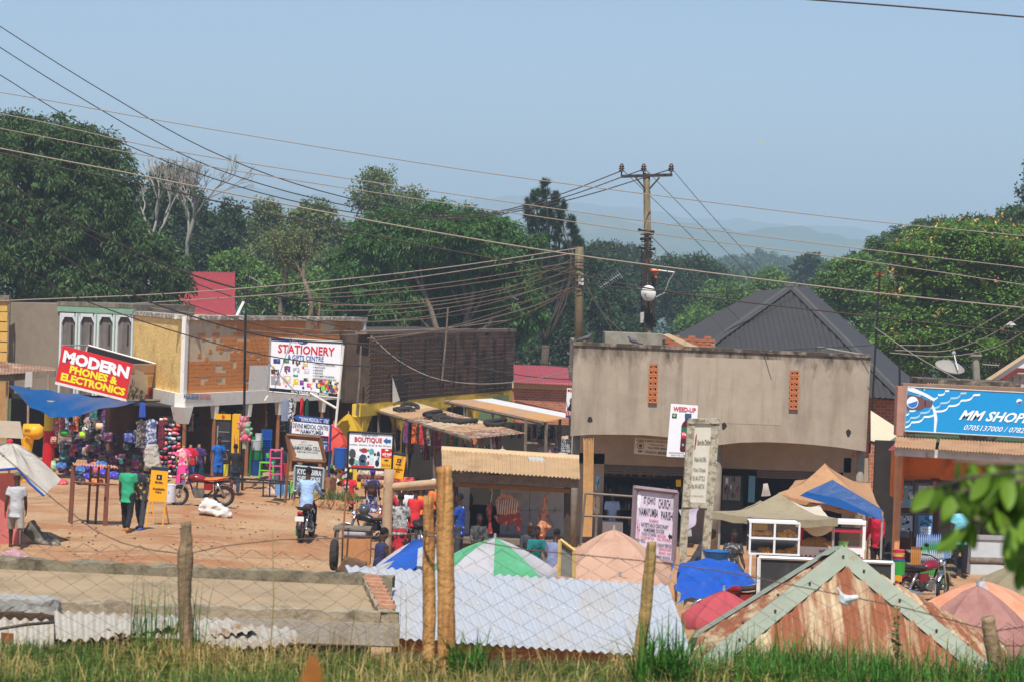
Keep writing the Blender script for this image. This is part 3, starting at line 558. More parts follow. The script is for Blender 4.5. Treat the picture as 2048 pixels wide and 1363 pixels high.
# one welded front: drop the inner faces between the strips
keep=[];cols_=[]
for k,f in enumerate(m.f):
    if k%6 in(3,5)and not(k==5 or k==(n_-2)*6+3):continue
    keep.append(f)
m.f=keep;m.c=[(1,1,1)]*len(keep);front_w=part(bb,'front_wall',m,plaster)
m=MB();fb.boxpx(m,1146,681,1744,690,-.5,.06);
for v in range(len(m.v)):pass
m=MB();m.hexa([fb.px(1147,683,.05),fb.px(1744,709,.05),fb.px(1744,715,.05),fb.px(1147,690,.05)]+[p+Vector((0,.5,0))for p in(fb.px(1147,683,.05),fb.px(1744,709,.05),fb.px(1744,715,.05),fb.px(1147,690,.05))]);part(bb,'coping',m,soot)
m=MB();zt_=fb.px(1440,702).z;x0,x1=fb.px(1152,780).x,fb.px(1736,790).x;m.box(((x0+x1)/2,Yb+5.4,zt_-1.0),(x1-x0,10,.25));m.box((x0+.15,Yb+5.5,zt_-.6),(.25,10,1.3));m.box((x1-.15,Yb+5.5,zt_-.6),(.25,10,1.3));part(bb,'roof_slab',m,concrete)
m=MB();zs=P(1440,880,Yb).z;m.box(((x0+x1)/2,Yb+1.6,zs+.35),(x1-x0,2.6,.15));part(bb,'canopy_soffit',m,concrete)
m=MB();m.box(((x0+x1)/2,Yb+3.0,zs-.3),(x1-x0,.2,1.4));fw=FY(Yb+2.9);fw.boxpx(m,1150,905,1206,1110,-.1,0);fw.boxpx(m,1378,905,1512,1110,-.1,0)if False else None;fw.boxpx(m,1370,905,1440,1120,-.1,0);fw.boxpx(m,1684,915,1735,1130,-.1,0);part(bb,'ground_floor_wall',m,M('recessed_plaster',(168,152,134),.92,.15,2,.2,20))  # recessed ground floor wall in the usual plaster tone
m=MB();m.box(((x0+x1)/2,Yb+7,zs-1.8),(x1-x0,.2,4));m.box((x0+.1,Yb+5,zs-1.8),(.2,4,4));m.box((x1-.1,Yb+5,zs-1.8),(.2,4,4));part(bb,'back_wall',m,shade_in)
m=MB();fw.boxpx(m,1140,1112,1745,1160,-5,2.8);part(bb,'floor_slab',m,concrete)
for a,b_ in((1208,1368),(1514,1682)):
    for k in range(9):m=MB();fw.boxpx(m,a,904+k*5+(a-1208)*.03,b_,908.2+k*5+(a-1208)*.03,-.1,-.04);part(bb,'shutter_slat',m,M('shutter_grey',(104,98,92),.6,.15,4))
for x,y0,r in((1153,872,.11),(1432,888,.2),(1722,899,.12)):m=MB();p=P(x,y0,Yb+.5);m.tube([(p.x,Yb+.5,zs+.4),(p.x,Yb+.5,-1.4)],r,14);part(bb,'column',m,concrete,True)
for i,(vx,vy)in enumerate(vents):
    for k in range(7):
        y=vy-hh+(k+.5)*2*hh/7;xx=vx-(y-vy)*.035;blk=MB();c=fb.px(xx,y,.03);w,h=2*hw/S(Yb),2*hh/7/S(Yb)*.94;r_=.018
        for dx in(-1,1):blk.box((c.x+dx*(w/2-r_),c.y,c.z),(2*r_,.1,h))
        for dz in(-1,1):blk.box((c.x,c.y-.003,c.z+dz*(h/2-r_)),(w,.1,2*r_))
        for dd in(-1,1):blk.box((c.x,c.y-.006*(dd+2),c.z),(math.hypot(w,h)*.9,.06,.022),Matrix.Rotation(dd*math.atan2(h,w),3,'Y'))
        blk.torus((c.x,c.y-.03,c.z),h*.26,.012,'Y',10,4);part(bb,'vent_block',blk,M('terracotta',(190,116,74),.9,.2,12))
    m=MB();fb.boxpx(m,vx-hw,vy-hh,vx+hw,vy+hh,0,.012);part(bb,'vent_backing',m,shade_in)
for i,(x,y)in enumerate(((1180,838),(1416,843),(1448,851),(1697,865))):
    m=MB();pts=[fb.px(x+5*math.cos(a)*(1+.25*math.sin(3*a+i)),y+7*math.sin(a)*(1+.2*math.cos(2*a+i)),.006)for a in np.linspace(0,2*math.pi,11)[:-1]];m.slab(pts,.004);part(bb,'hole_shade_patch',m,shade_in,label='ragged hole in the plaster, its shade painted as a patch')  # holes are thin patches on the wall, their shade painted dark
m=MB();c0=fb.px(1440,728,.03);fb.boxpx(m,1365,716,1565,846,-.01,.006);part(bb,'plaster_panel',m,M('plaster_patch',(170,156,138),.92,.12,2,.2,30,rgb2=(142,122,104),thr=(.5,.75),s2=1.1,streak=3))
pf=plaster.copy();pf.name='plaster_front';front_w.data.materials[0]=pf;n=pf.node_tree.nodes;l=pf.node_tree.links;b_=n['Principled BSDF'];src=b_.inputs['Base Color'].links[0].from_socket
tc=n.new('ShaderNodeTexCoord');sx_=n.new('ShaderNodeSeparateXYZ');nz_=n.new('ShaderNodeTexNoise');mp_=n.new('ShaderNodeMapping');mp_.inputs['Scale'].default_value=(2.2,1,.7);nz_.inputs['Scale'].default_value=2.2;nz_.inputs['Detail'].default_value=9;nz_.inputs['Roughness'].default_value=.7;ad=n.new('ShaderNodeMath');ad.operation='MULTIPLY_ADD';mr=n.new('ShaderNodeMapRange');mx=n.new('ShaderNodeMix');mx.data_type='RGBA'
l.new(tc.outputs['Object'],sx_.inputs[0]);l.new(tc.outputs['Object'],mp_.inputs[0]);l.new(mp_.outputs[0],nz_.inputs['Vector']);l.new(nz_.outputs['Fac'],ad.inputs[0]);ad.inputs[1].default_value=2.6;l.new(sx_.outputs[2],ad.inputs[2]);zl=fb.px(1440,700).z-bb.location.z;mr.inputs[1].default_value=zl+.78;mr.inputs[2].default_value=zl+1.5;l.new(ad.outputs[0],mr.inputs[0]);l.new(mr.outputs[0],mx.inputs[0]);l.new(src,mx.inputs[6]);mx.inputs[7].default_value=(*lin((82,74,62)),1);l.new(mx.outputs[2],b_.inputs['Base Color'])
# things on its roof
m=MB();f_=FY(75);m.slab([P(1210,664,75),P(1330,669,75),P(1330,692,75),P(1210,688,75)],2.0);o=one('roof_tank_box',m,concrete,'low concrete box on the beige roof beside the brick stub','roof structure')
w_=T('brick_stub','low unfinished brick wall on the roof behind beige parapet','wall',P(1345,700,77));bm=MB().box((0,0,0),(.23,.11,.075)).mesh('brick',mat=brick_m);a=P(1250,664,77);b_=P(1433,660,77)
for r_ in range(7):
    for c_ in range(int((b_.x-a.x)/.25)):
        if r_==6 and rnd.random()<.45 or(c_<4 and r_>4):continue
        piece(w_,'brick',bm,(a.x+.13+c_*.25+(r_%2)*.12,77+rnd.uniform(-.02,.02),a.z-.62+r_*.09),(0,0,rnd.uniform(-.06,.06)))
m=MB().box(((a.x+b_.x)/2,77.0,a.z-.42),(b_.x-a.x-.05,.07,.5));part(w_,'mortar',m,mortar)
m=MB();m.slab([P(1328,670,74),P(1340,668,74),P(1402,695,74),P(1380,697,74)],.9);one('roof_sheet',m,tin_tan,'cream tin sheet leaning behind the beige parapet','roof sheet')
m=MB();a,b_=P(1165,672,71.5),P(1172,686,71.5);m.box((a.x,71.0,(a.z+b_.z)/2-.1),(.5,.5,.35));one('parapet_stub',m,soot,'stubby block at the left corner of beige parapet','block')
# ---------------------------------------------------------------- houses behind
h_=T('red_roof_house','house with bright red tin roof among the trees','house',P(418,640,145));m=MB();corr(m,P(372,543,148),P(470,545,148),P(470,640,139),P(335,640,139),26,.04);part(h_,'roof',m,tin_red);m=MB();m.slab([P(486,600,143),P(490,603,143),P(474,636,139),P(468,636,138.9)],.1);part(h_,'barge_board',m,white_p);m=MB();m.slab([P(350,640,140),P(470,640,140),P(470,700,140),P(350,700,140)],6.);part(h_,'wall',m,plaster)
h_=T('maroon_roof_house','low brick house with maroon tin roof beyond the market shelters','house',P(1085,830,112));m=MB();corr(m,P(1027,728,116),P(1150,733,116),P(1150,770,111),P(1027,764,111),26,.03);part(h_,'roof',m,M('maroon_tin',(170,84,92),.55,.12,2));f_=FY(111.5);m=MB();f_.boxpx(m,1024,764,1150,777,-.1,.12);part(h_,'wall_plate',m,M('tan_plate',(196,170,134),.9,.15,2));m=MB();f_.boxpx(m,1024,777,1150,850,-3,0)
brk=bpy.data.materials.new('brick_wall_far');brk.use_nodes=True;n=brk.node_tree.nodes;bt=n.new('ShaderNodeTexBrick');tc=n.new('ShaderNodeTexCoord');mp=n.new('ShaderNodeMapping');mp.inputs['Rotation'].default_value=(R(90),0,0);bt.inputs['Scale'].default_value=2.2;bt.inputs['Color1'].default_value=(*lin((178,108,78)),1);bt.inputs['Color2'].default_value=(*lin((150,84,60)),1);bt.inputs['Mortar'].default_value=(*lin((170,146,122)),1);brk.node_tree.links.new(tc.outputs['Object'],mp.inputs[0]);brk.node_tree.links.new(mp.outputs[0],bt.inputs[0]);brk.node_tree.links.new(bt.outputs[0],n['Principled BSDF'].inputs['Base Color']);n['Principled BSDF'].inputs['Roughness'].default_value=.9
part(h_,'brick_wall',m,brk)
# grey hipped roof house behind the beige building
h_=T('grey_roof_house','large house under a charcoal hipped tin roof behind the beige building','house',P(1600,800,86));ap=P(1582,577,89);fl,fr=P(1301,778,80),P(1802,796,80)
m=MB();tricorr(m,fl,fr,ap,44,.03,3);part(h_,'front_roof_slope',m,tin_grey);bkr=P(1870,815,112)
m=MB();corr(m,ap,P(1612,572,97),P(1846,776,93),fr,40,.02,3);part(h_,'side_roof_slope',m,tin_grey);m=MB();corr(m,ap+Vector((0,12,-.1)),ap,fl,fl+Vector((-1,14,0)),30,.03,3);part(h_,'far_roof_slope',m,tin_grey)
for a_,b_ in((ap,fl),(ap,fr)):m=MB();m.tube([a_+Vector((0,-.03,.05)),b_+Vector((0,-.03,.05))],.13,6);part(h_,'hip_cap',m,M('grey_cap',(84,82,80),.6,.15,6))
m=MB();m.slab([P(1430,770,82),P(1800,800,82),P(1800,950,82),P(1430,950,82)],6.);part(h_,'wall',m,brk)
# ---------------------------------------------------------------- blue-signed shop at the right
Ys=60.0;fs=FY(Ys,1790,2300);sb=T('blue_sign_shop','orange painted shop under a long blue signboard and rusty tin awning','shop',P(1930,1150,Ys))
m=MB();fs.boxpx(m,1806,772,2140,872,-.5,-.12);part(sb,'upper_wall',m,M('brick_render',(150,118,96),.95,.3,4,.3,20));m=MB();fs.boxpx(m,1794,772,1813,870,-.4,.02);part(sb,'end_pier',m,M('pink_pier',(178,132,116),.9,.2,5))
m=MB();m.slab(px4([(1790,894),(2140,912),(2140,930),(1790,910)],58.6),.06);part(sb,'fascia_board',m,M('worn_white_board',(196,190,182),.8,.2,3,rgb2=(120,110,100),thr=(.56,.7),s2=2))
for i in range(4):x0=1796+i*82-(6 if i==0 else 0);x1=x0+84;m=MB();corr(m,P(x0+3,870+i*4,60.1),P(x1,874+i*4,60.1),P(x1-4,899+i*5,58.4),P(x0-2,893+i*5,58.4),13,.018,4,rag=.04,seed=i);part(sb,'awning_sheet',m,tin_brown)
org_=M('orange_paint',(224,122,44),.8,.12,2,rgb2=(190,92,36),thr=(.5,.7),s2=1.5)
m=MB();fs.boxpx(m,1790,905,1800,1150,-.3,.1);part(sb,'door_jamb',m,M('pale_orange',(214,150,104),.8,.15,3));m=MB();fs.boxpx(m,1800,905,1808,1000,-1.5,-.0);part(sb,'reveal',m,org_);m=MB();fs.boxpx(m,1801,905,2140,966,-.9,-.7);part(sb,'lintel_wall',m,org_)
m=MB();fs.boxpx(m,1795,905,2140,1160,-4.2,-4);fs.boxpx(m,1795,1140,2140,1180,-4,.6);part(sb,'interior',m,shade_in);m=MB();fs.boxpx(m,1870,960,1885,1140,-.9,-.6);fs.boxpx(m,1975,960,1990,1130,-.9,-.6);part(sb,'door_post',m,M('maroon_wood',(88,46,38),.7,.2,4))
for i,(x0,x1)in enumerate(((1795,1830),(1833,1870))):
    m=MB();fs.boxpx(m,x0,963,x1,1125,-.62,-.55);dr=part(sb,'door',m,M('maroon_wood'))
    for k in range(2):
        m=MB();y0=968+k*60;fs.boxpx(m,x0+3,y0,x1-3,y0+50,-.55,-.53);part(dr,'glass_pane',m,M('dusty_glass',(70,96,110),.25,.2,3,spec=.5))
        qd=fs.quad([(x0+4,y0+2),(x1-5,y0+2),(x1-5,y0+46),(x0+4,y0+46)],-.525);pm=MB()
        cb=[(120,160,182),(196,186,186),(150,176,190),(86,150,204)][i+2*k];rect(pm,qd,0,0,1,1 if not(k==1 and i==0)else .7,cb,.4)
        for _ in range(14):a,b_=rnd.random()*.8,rnd.random()*.75;rect(pm,qd,a,b_,a+rnd.uniform(.08,.3),b_+rnd.uniform(.04,.12),rnd.choice([(60,80,96),(230,236,240),(40,60,80),(200,214,222)]),.8)
        if i==1 and k==1:
            for a in range(4):
                for b_ in range(3):rect(pm,qd,.15+a*.19,.5+b_*.13,.31+a*.19,.6+b_*.13,(226,236,244),1.2)
        part(dr,'poster',pm,VC(.6))
# long blue signboard
sg=T('blue_signboard','long bright blue shop signboard with white wave stripes','sign',P(1930,860,Ys));q=px4([(1815,773),(2160,790),(2152,880),(1809,861)],Ys-.15);m=MB();m.slab(q,.1);part(sg,'board',m,M('sky_blue_print',(24,146,208),.5,.04,3))
m=MB();
def wave(u0,v0,u1,v1,col,th=.022,n=34,amp=.02):
    f=quadmap(q);m.color(col);pts=[]
    for i in range(n+1):t=i/n;pts.append((u0+(u1-u0)*t+amp*.45*math.sin(t*38),v0+(v1-v0)*t+amp*math.sin(t*38+1.2)))
    vs=[f(a,b-th,1)for a,b in pts]+[f(a,b+th,1)for a,b in pts];m.add(vs,[(i,i+1,i+2+n,i+1+n)for i in range(n)])
for a in((0,.5,.10,.02,(150,206,236)),(0,.62,.24,.02,(214,238,248)),(0,.79,.34,.05,(170,206,226)),(0,.9,.42,.07,(236,246,252))):wave(*a)
fq=quadmap(q);m.color((110,78,84));m.add([fq(u,v,1.6)for u,v in((.0,.16),(.085,.2),(.105,.26),(.15,.29),(.15,.41),(.105,.44),(.085,.5),(.0,.52))],[tuple(range(8))]);m.color((226,232,236));m.add([fq(u,v,1.8)for u,v in((.0,.0),(.03,.0),(.12,.14),(.165,.24),(.16,.3),(.14,.26),(.09,.17),(.0,.08))],[tuple(range(8))]);m.color((220,232,238));m.add([fq(u,v,1.8)for u,v in((.152,.36),(.175,.5),(.186,.68),(.182,.99),(.17,.99),(.168,.72),(.16,.55),(.148,.41))],[tuple(range(8))])
disc(m,q,.035,.34,.034,.135,(236,240,244),2.2);disc(m,q,.035,.34,.03,.12,(40,120,196),2.6,pts=[(math.cos(a_),math.sin(a_))for a_ in np.linspace(-.35,math.pi-.35,9)]);rect(m,q,.105,.29,.112,.41,(60,40,46),2.4);disc(m,q,.652,.2,.017,.065,(230,234,240),2);disc(m,q,.652,.2,.015,.057,(40,90,170),2.4,pts=[(math.cos(a_),math.sin(a_))for a_ in np.linspace(-.35,math.pi-.35,9)])
write(m,q,'MM SHOPPERS',.325,.45,.86,.68,(240,246,250),.03,.06);write(m,q,'0705137000 / 0782823222',.345,.78,.83,.90,(232,242,248),.01,.03);write(m,q,'pepsi',.69,.16,.77,.27,(236,240,246),.01);part(sg,'print',m,VC(.5,.03));m=MB();m.tube([q[0],q[1]],.02,4);m.tube([q[3],q[2]],.02,4);m.tube([q[0],q[3]],.02,4);part(sg,'edge_frame',m,steel)
# roofs and clutter behind the blue sign
m=MB();m.slab(px4([(1845,757),(2040,765),(2040,778),(1845,772)],64),2);one('parapet_wall',m,soot,'mossy stained parapet behind the blue signboard','wall')
m=MB();corr(m,P(1855,766,63.6),P(1970,772,63.6),P(1970,782,62),P(1855,778,62),22,.02);one('roof_sheet',m,tin_tan,'strip of cream corrugated tin above the blue signboard','roof sheet')
h_=T('gable_roof_house','house gable with maroon barge board and pale boards at right edge','house',P(2030,800,68));m=MB();m.slab(px4([(1965,782),(2035,738),(2120,742),(2120,790),(1990,788)],67),.05);part(h_,'gable_wall',m,M('pale_boards',(196,184,170),.9,.2,3,streak=3,rgb2=(150,130,108),thr=(.55,.7)))
for a in([(1962,782),(2036,735),(2120,740),(2120,748),(2037,744),(1978,782)],):m=MB();m.slab(px4(a,66.8),.1);part(h_,'barge_board',m,M('maroon_board',(112,52,46),.8,.15,4))
m=MB();m.slab([P(1970,765,67),P(2048,714,67),P(2120,700,75),P(2040,738,75)][:0]or px4([(1968,766),(2060,706),(2120,706),(2120,740),(2030,740),(1985,767)],68),.06);part(h_,'white_roof',m,tin_white);m=MB();m.slab(px4([(1966,762),(2055,704),(2062,706),(1972,766)],67.9),.08);part(h_,'roof_edge',m,tin_tan)
for x in(1990,2008,2024,2040):m=MB();f_=FY(66.95);f_.boxpx(m,x,752 if x>2010 else 770,x+1.6,790,0,.03);part(h_,'board_joint',m,wood_g)
# lean-to and alley between the beige building and the blue shop
l_=T('lean_to','dusty cream lean-to sheet hanging in the alley right of beige building','lean-to',P(1770,900,66));m=MB();m.slab([P(1742,820,68),P(1800,858,66),P(1797,872,65),P(1772,888,64.5),P(1742,880,64.5)],.06);part(l_,'sheet',m,M('cream_sheet',(206,194,166),.85,.1,3));m=MB();m.tube([P(1742,882,64.6),P(1772,890,64.6),P(1798,873,65)],.06,5);part(l_,'frame',m,wood_g)
m=MB();m.slab(px4([(1738,880),(1802,880),(1802,1120),(1738,1120)],72),.1);one('alley_wall',m,brk,'shadowed brick wall at the back of the alley','wall');m=MB();m.tube([P(1776,890,66),P(1770,1110,66)],.13,8);one('alley_post',m,blackm,'thick dark post standing in the alley','post');m=MB();m.slab([P(1780,900,62),P(1800,880,62),P(1800,902,62)],.3);one('tin_scrap',m,tin_red,'small pink red tin corner beside the rusty awning','tin sheet')
# ---------------------------------------------------------------- market shelters in the lane
def shelter(nm,lab,sheets,posts,mats):
    t=T(nm,lab,'shelter',P(posts[0][0],posts[0][2],posts[0][3]))
    for i,q in enumerate(sheets):m=MB();corr(m,*[P(*a)for a in q],14,.02,3,rag=.05,seed=i);part(t,'roof_sheet',m,mats[i%len(mats)])
    for x,y0,y1,Y in posts:m=MB();m.tube([P(x,y0,Y),P(x-2,y1,Y)],.06,6);part(t,'post',m,wood_g)
    return t
def strip(a,b,c,d,n): # split a long quad (a,b far end; d,c near end) into n sheets across its length
    L=lambda p,q,t:tuple(p[i]*(1-t)+q[i]*t for i in range(3));return[(L(a,d,i/n),L(b,c,i/n),L(b,c,(i+1)/n+.02),L(a,d,(i+1)/n+.02))for i in range(n)]
sA=shelter('market_shelter','long market shelter with rusty patched tin roof and old tyres on top',strip((747,816,100),(829,803,102),(1047,864,85),(942,875,82),6),[(758,818,960,99),(815,838,960,95),(870,852,960,90),(925,868,960,84),(965,870,950,84),(1000,868,940,85),(790,832,955,97)],[tin_tan,tin_brown,tin_rust,tin_tan,tin_brown,tin_rust])
m=MB();m.tube([P(747,819,100),P(942,878,82)],.07,5);part(sA,'edge_beam',m,wood_g)
sB=shelter('market_shelter','market shelter with half brown half white tin roof near maroon roofed house',strip((890,800,98),(945,798,100),(1130,834,88),(1087,842,85),4),[(905,802,900,98),(930,808,900,95),(1052,840,925,86),(1093,842,930,85),(1120,836,920,88),(985,818,900,92)],[tin_brown,M('orange_brown_tin',(196,146,92),.7,.1,2)])
for q in strip((945,798,100),(985,796,103),(1150,829,91),(1130,834,88),3):m=MB();corr(m,*[P(*a)for a in q],8,.02,3);part(sB,'white_roof_sheet',m,tin_white)
m=MB();m.tube([P(890,803,98),P(1087,845,85)],.07,5);m.tube([P(1050,885,86),P(1110,888,86)],.05,5);part(sB,'edge_beam',m,wood_g)
m=MB();m.slab([P(1030,800,100),P(1140,826,100),P(1140,835,100),P(1030,806,100)],.1);one('brown_gutter',m,M('maroon_board'),'brown sloping board under the maroon roofed house','board')
sC=shelter('market_shelter','small collapsed cream tin roof at the end of the lane',strip((1060,880,92),(1150,868,95),(1150,905,88),(1085,908,86),2),[(1110,895,940,88)],[tin_tan,tin_white])
m=MB();m.slab(px4([(742,830),(1150,850),(1150,960),(742,975)],104),.2);one('lane_backdrop_wall',m,shade_in,'shade-coloured wall deep under the lane shelters','wall')  # stands for the shaded yellow wall, its shade put into the colour
for i,(x,y,Y,k)in enumerate(((805,821,98,1),(812,827,97.5,2),(820,817,98.5,3),(872,835,93,1),(885,842,92,2),(895,846,91.5,3),(905,848,91,0),(926,846,90.5,1),(935,848,90,0),(988,850,88.5,2),(993,847,88.8,0),(865,830,93.6,0))):
    m=MB();c=P(x,y,Y);m.torus((0,0,0),.33,.085,'Z',18,7);m.xf(Matrix.Translation(c+Vector((0,0,.1)))@Euler((R(9)*(k-1),R(6)*(k-2),0)).to_matrix().to_4x4());one('tyre_carcass',m,M('rubber',(52,48,45),.85,.25,6),['old bald tyre lying on the patched shelter roof, in the pile at its middle','old bald tyre lying on the patched shelter roof, in the pile at its far end','lone old tyre lying near the low end of the patched roof'][0 if 3<=i<9 or i==11 else 1 if i<3 else 2],'tyre','tyres on the shelter roof',True)
# ---------------------------------------------------------------- butcher stall
tin_stall=M('stall_tin',(188,156,116),.75,.12,2,rgb2=(158,124,90),thr=(.5,.72),s2=1.5);bs=T('butcher_stall','wooden butcher stall with tan corrugated roof and open front','stall',P(1020,1125,64));Yk=63.0
a,b_,c,d=P(883,897,65.5),P(1158,915,65.5),P(1160,956,62.6),P(884,938,62.6)
for i in range(4):
    t0,t1=i/4,(i+1)/4+.012;m=MB();corr(m,a.lerp(b_,t0),a.lerp(b_,min(1,t1)),d.lerp(c,min(1,t1)),d.lerp(c,t0),9,.018,5,rag=.03,seed=i);part(bs,'roof_sheet',m,tin_stall)
m=MB();m.slab([a+Vector((0,-.05,.08)),b_+Vector((0,-.05,.08)),b_+Vector((0,-.12,-.05)),a+Vector((0,-.12,-.05))],.16);part(bs,'ridge_cap',m,M('cream_cap',(196,170,132),.7,.1,4));m=MB();m.slab([P(1055,912,65),P(1085,914,65),P(1093,924,64.6),P(1060,922,64.6)],.05);part(bs,'roof_patch',m,M('grey_plate'))
fk=FY(Yk,880,1160);m=MB();m.slab(px4([(905,944),(1158,958),(1157,975),(905,962)],Yk),.08);part(bs,'fascia_board',m,wood_g);m=MB();m.slab(px4([(910,963),(1140,976),(1140,985),(910,972)],Yk+.2),.1);part(bs,'beam',m,M('brown_beam',(140,100,62),.85,.2,4))
fk2=FY(Yk+2.2,880,1160);wd=M('pale_blue_grey_board',(176,178,174),.85,.12,3,rgb2=(120,118,112),thr=(.55,.68),s2=4)
for i in range(3):
    for x0,x1 in((909,940),(1000,1060),(1060,1134)):m=MB();y0=972+i*48;fk2.boxpx(m,x0,y0,x1-1,y0+47,-.05-.008*i,.0);part(bs,'wall_board',m,wd)
m=MB();fk2.boxpx(m,905,965,1140,1130,-1.6,-1.4);part(bs,'shade_back',m,shade_in)
for x in(908,1133):m=MB();m.tube([P(x+2,965,Yk+.3),P(x,1135,Yk+.3)],.09,4);part(bs,'post',m,M('dark_post',(76,66,56),.9,.25,4))
m=MB();fk.boxpx(m,905,1080,1135,1090,-1.5,-.2);fk.boxpx(m,905,1090,1135,1135,-1.4,-.3);part(bs,'counter',m,wood_g)
meat=M('raw_meat',(150,44,42),.45,.3,14,rgb2=(214,176,140),thr=(.55,.66),s2=9,spec=.5);fat=M('fat',(198,142,100),.5,.15,12,rgb2=(146,52,44),thr=(.48,.6),s2=8,spec=.5);bone=M('rib_bone',(226,206,190),.5,.1,10);rope_m=M('rope',(206,190,160),.9,.1,10)
r_=T('beef_ribs','hanging rack of beef ribs with white bones','meat',P(1015,1040,Yk+.5));Ym=Yk+.5
m=MB();m.slab(px4([(990,1000),(1004,984),(1020,988),(1038,1000),(1038,1022),(1030,1028),(1000,1030),(993,1022)],Ym),.06);part(r_,'fat_layer',evaluated(m,.02,3),fat,True)
for i in range(9):m=MB();x=996+i*4.6;m.tube([P(x+2,996+abs(i-3),Ym-.03),P(x+.5,1012,Ym-.05),P(x-1,1028-i*.3,Ym-.03)],.014,5);part(r_,'rib',m,bone,True)
m=MB();m.slab(px4([(986,1030),(1010,1028),(1030,1022),(1041,1026),(1044,1040),(1040,1062),(1035,1064),(1032,1046),(1014,1050),(996,1046)],Ym),.12);part(r_,'red_meat',evaluated(m,.02,3,noise=.015),meat,True);m=MB();m.tube([P(1006,984,Ym),P(1008,970,Ym)],.008,4);part(r_,'hook',m,steel)
r_=T('meat_strip','thin strip of meat and bone hung on a white rope','meat',P(981,1065,Ym));m=MB();m.tube([P(980,1004,Ym),P(978,1018,Ym),P(979,1040,Ym),P(981,1066,Ym)],[.05,.09,.04,.07],8);part(r_,'flesh',evaluated(m,.015,2,noise=.012),meat,True);m=MB();m.tube([P(982,976,Ym),P(985,984,Ym),P(981,1004,Ym)],.012,4);part(r_,'rope',m,rope_m)
r_=T('beef_hindquarter','hanging pale beef leg with fat and red cut end','meat',P(1085,1085,Ym));m=MB();m.tube([P(1092,986,Ym),P(1090,1005,Ym),P(1086,1035,Ym),P(1084,1055,Ym),P(1080,1075,Ym)],[.04,.07,.13,.17,.12],10);m.ball(P(1096,1050,Ym),.1);part(r_,'shank',evaluated(m,.02,3,noise=.02),fat,True);m=MB();m.tube([P(1080,1066,Ym-.05),P(1084,1080,Ym-.05),P(1089,1096,Ym-.03)],[.11,.09,.03],8);part(r_,'cut_end',evaluated(m,.02,2,noise=.02),meat,True);m=MB();m.tube([P(1092,972,Ym),P(1092,988,Ym)],.008,4);part(r_,'string',m,rope_m)
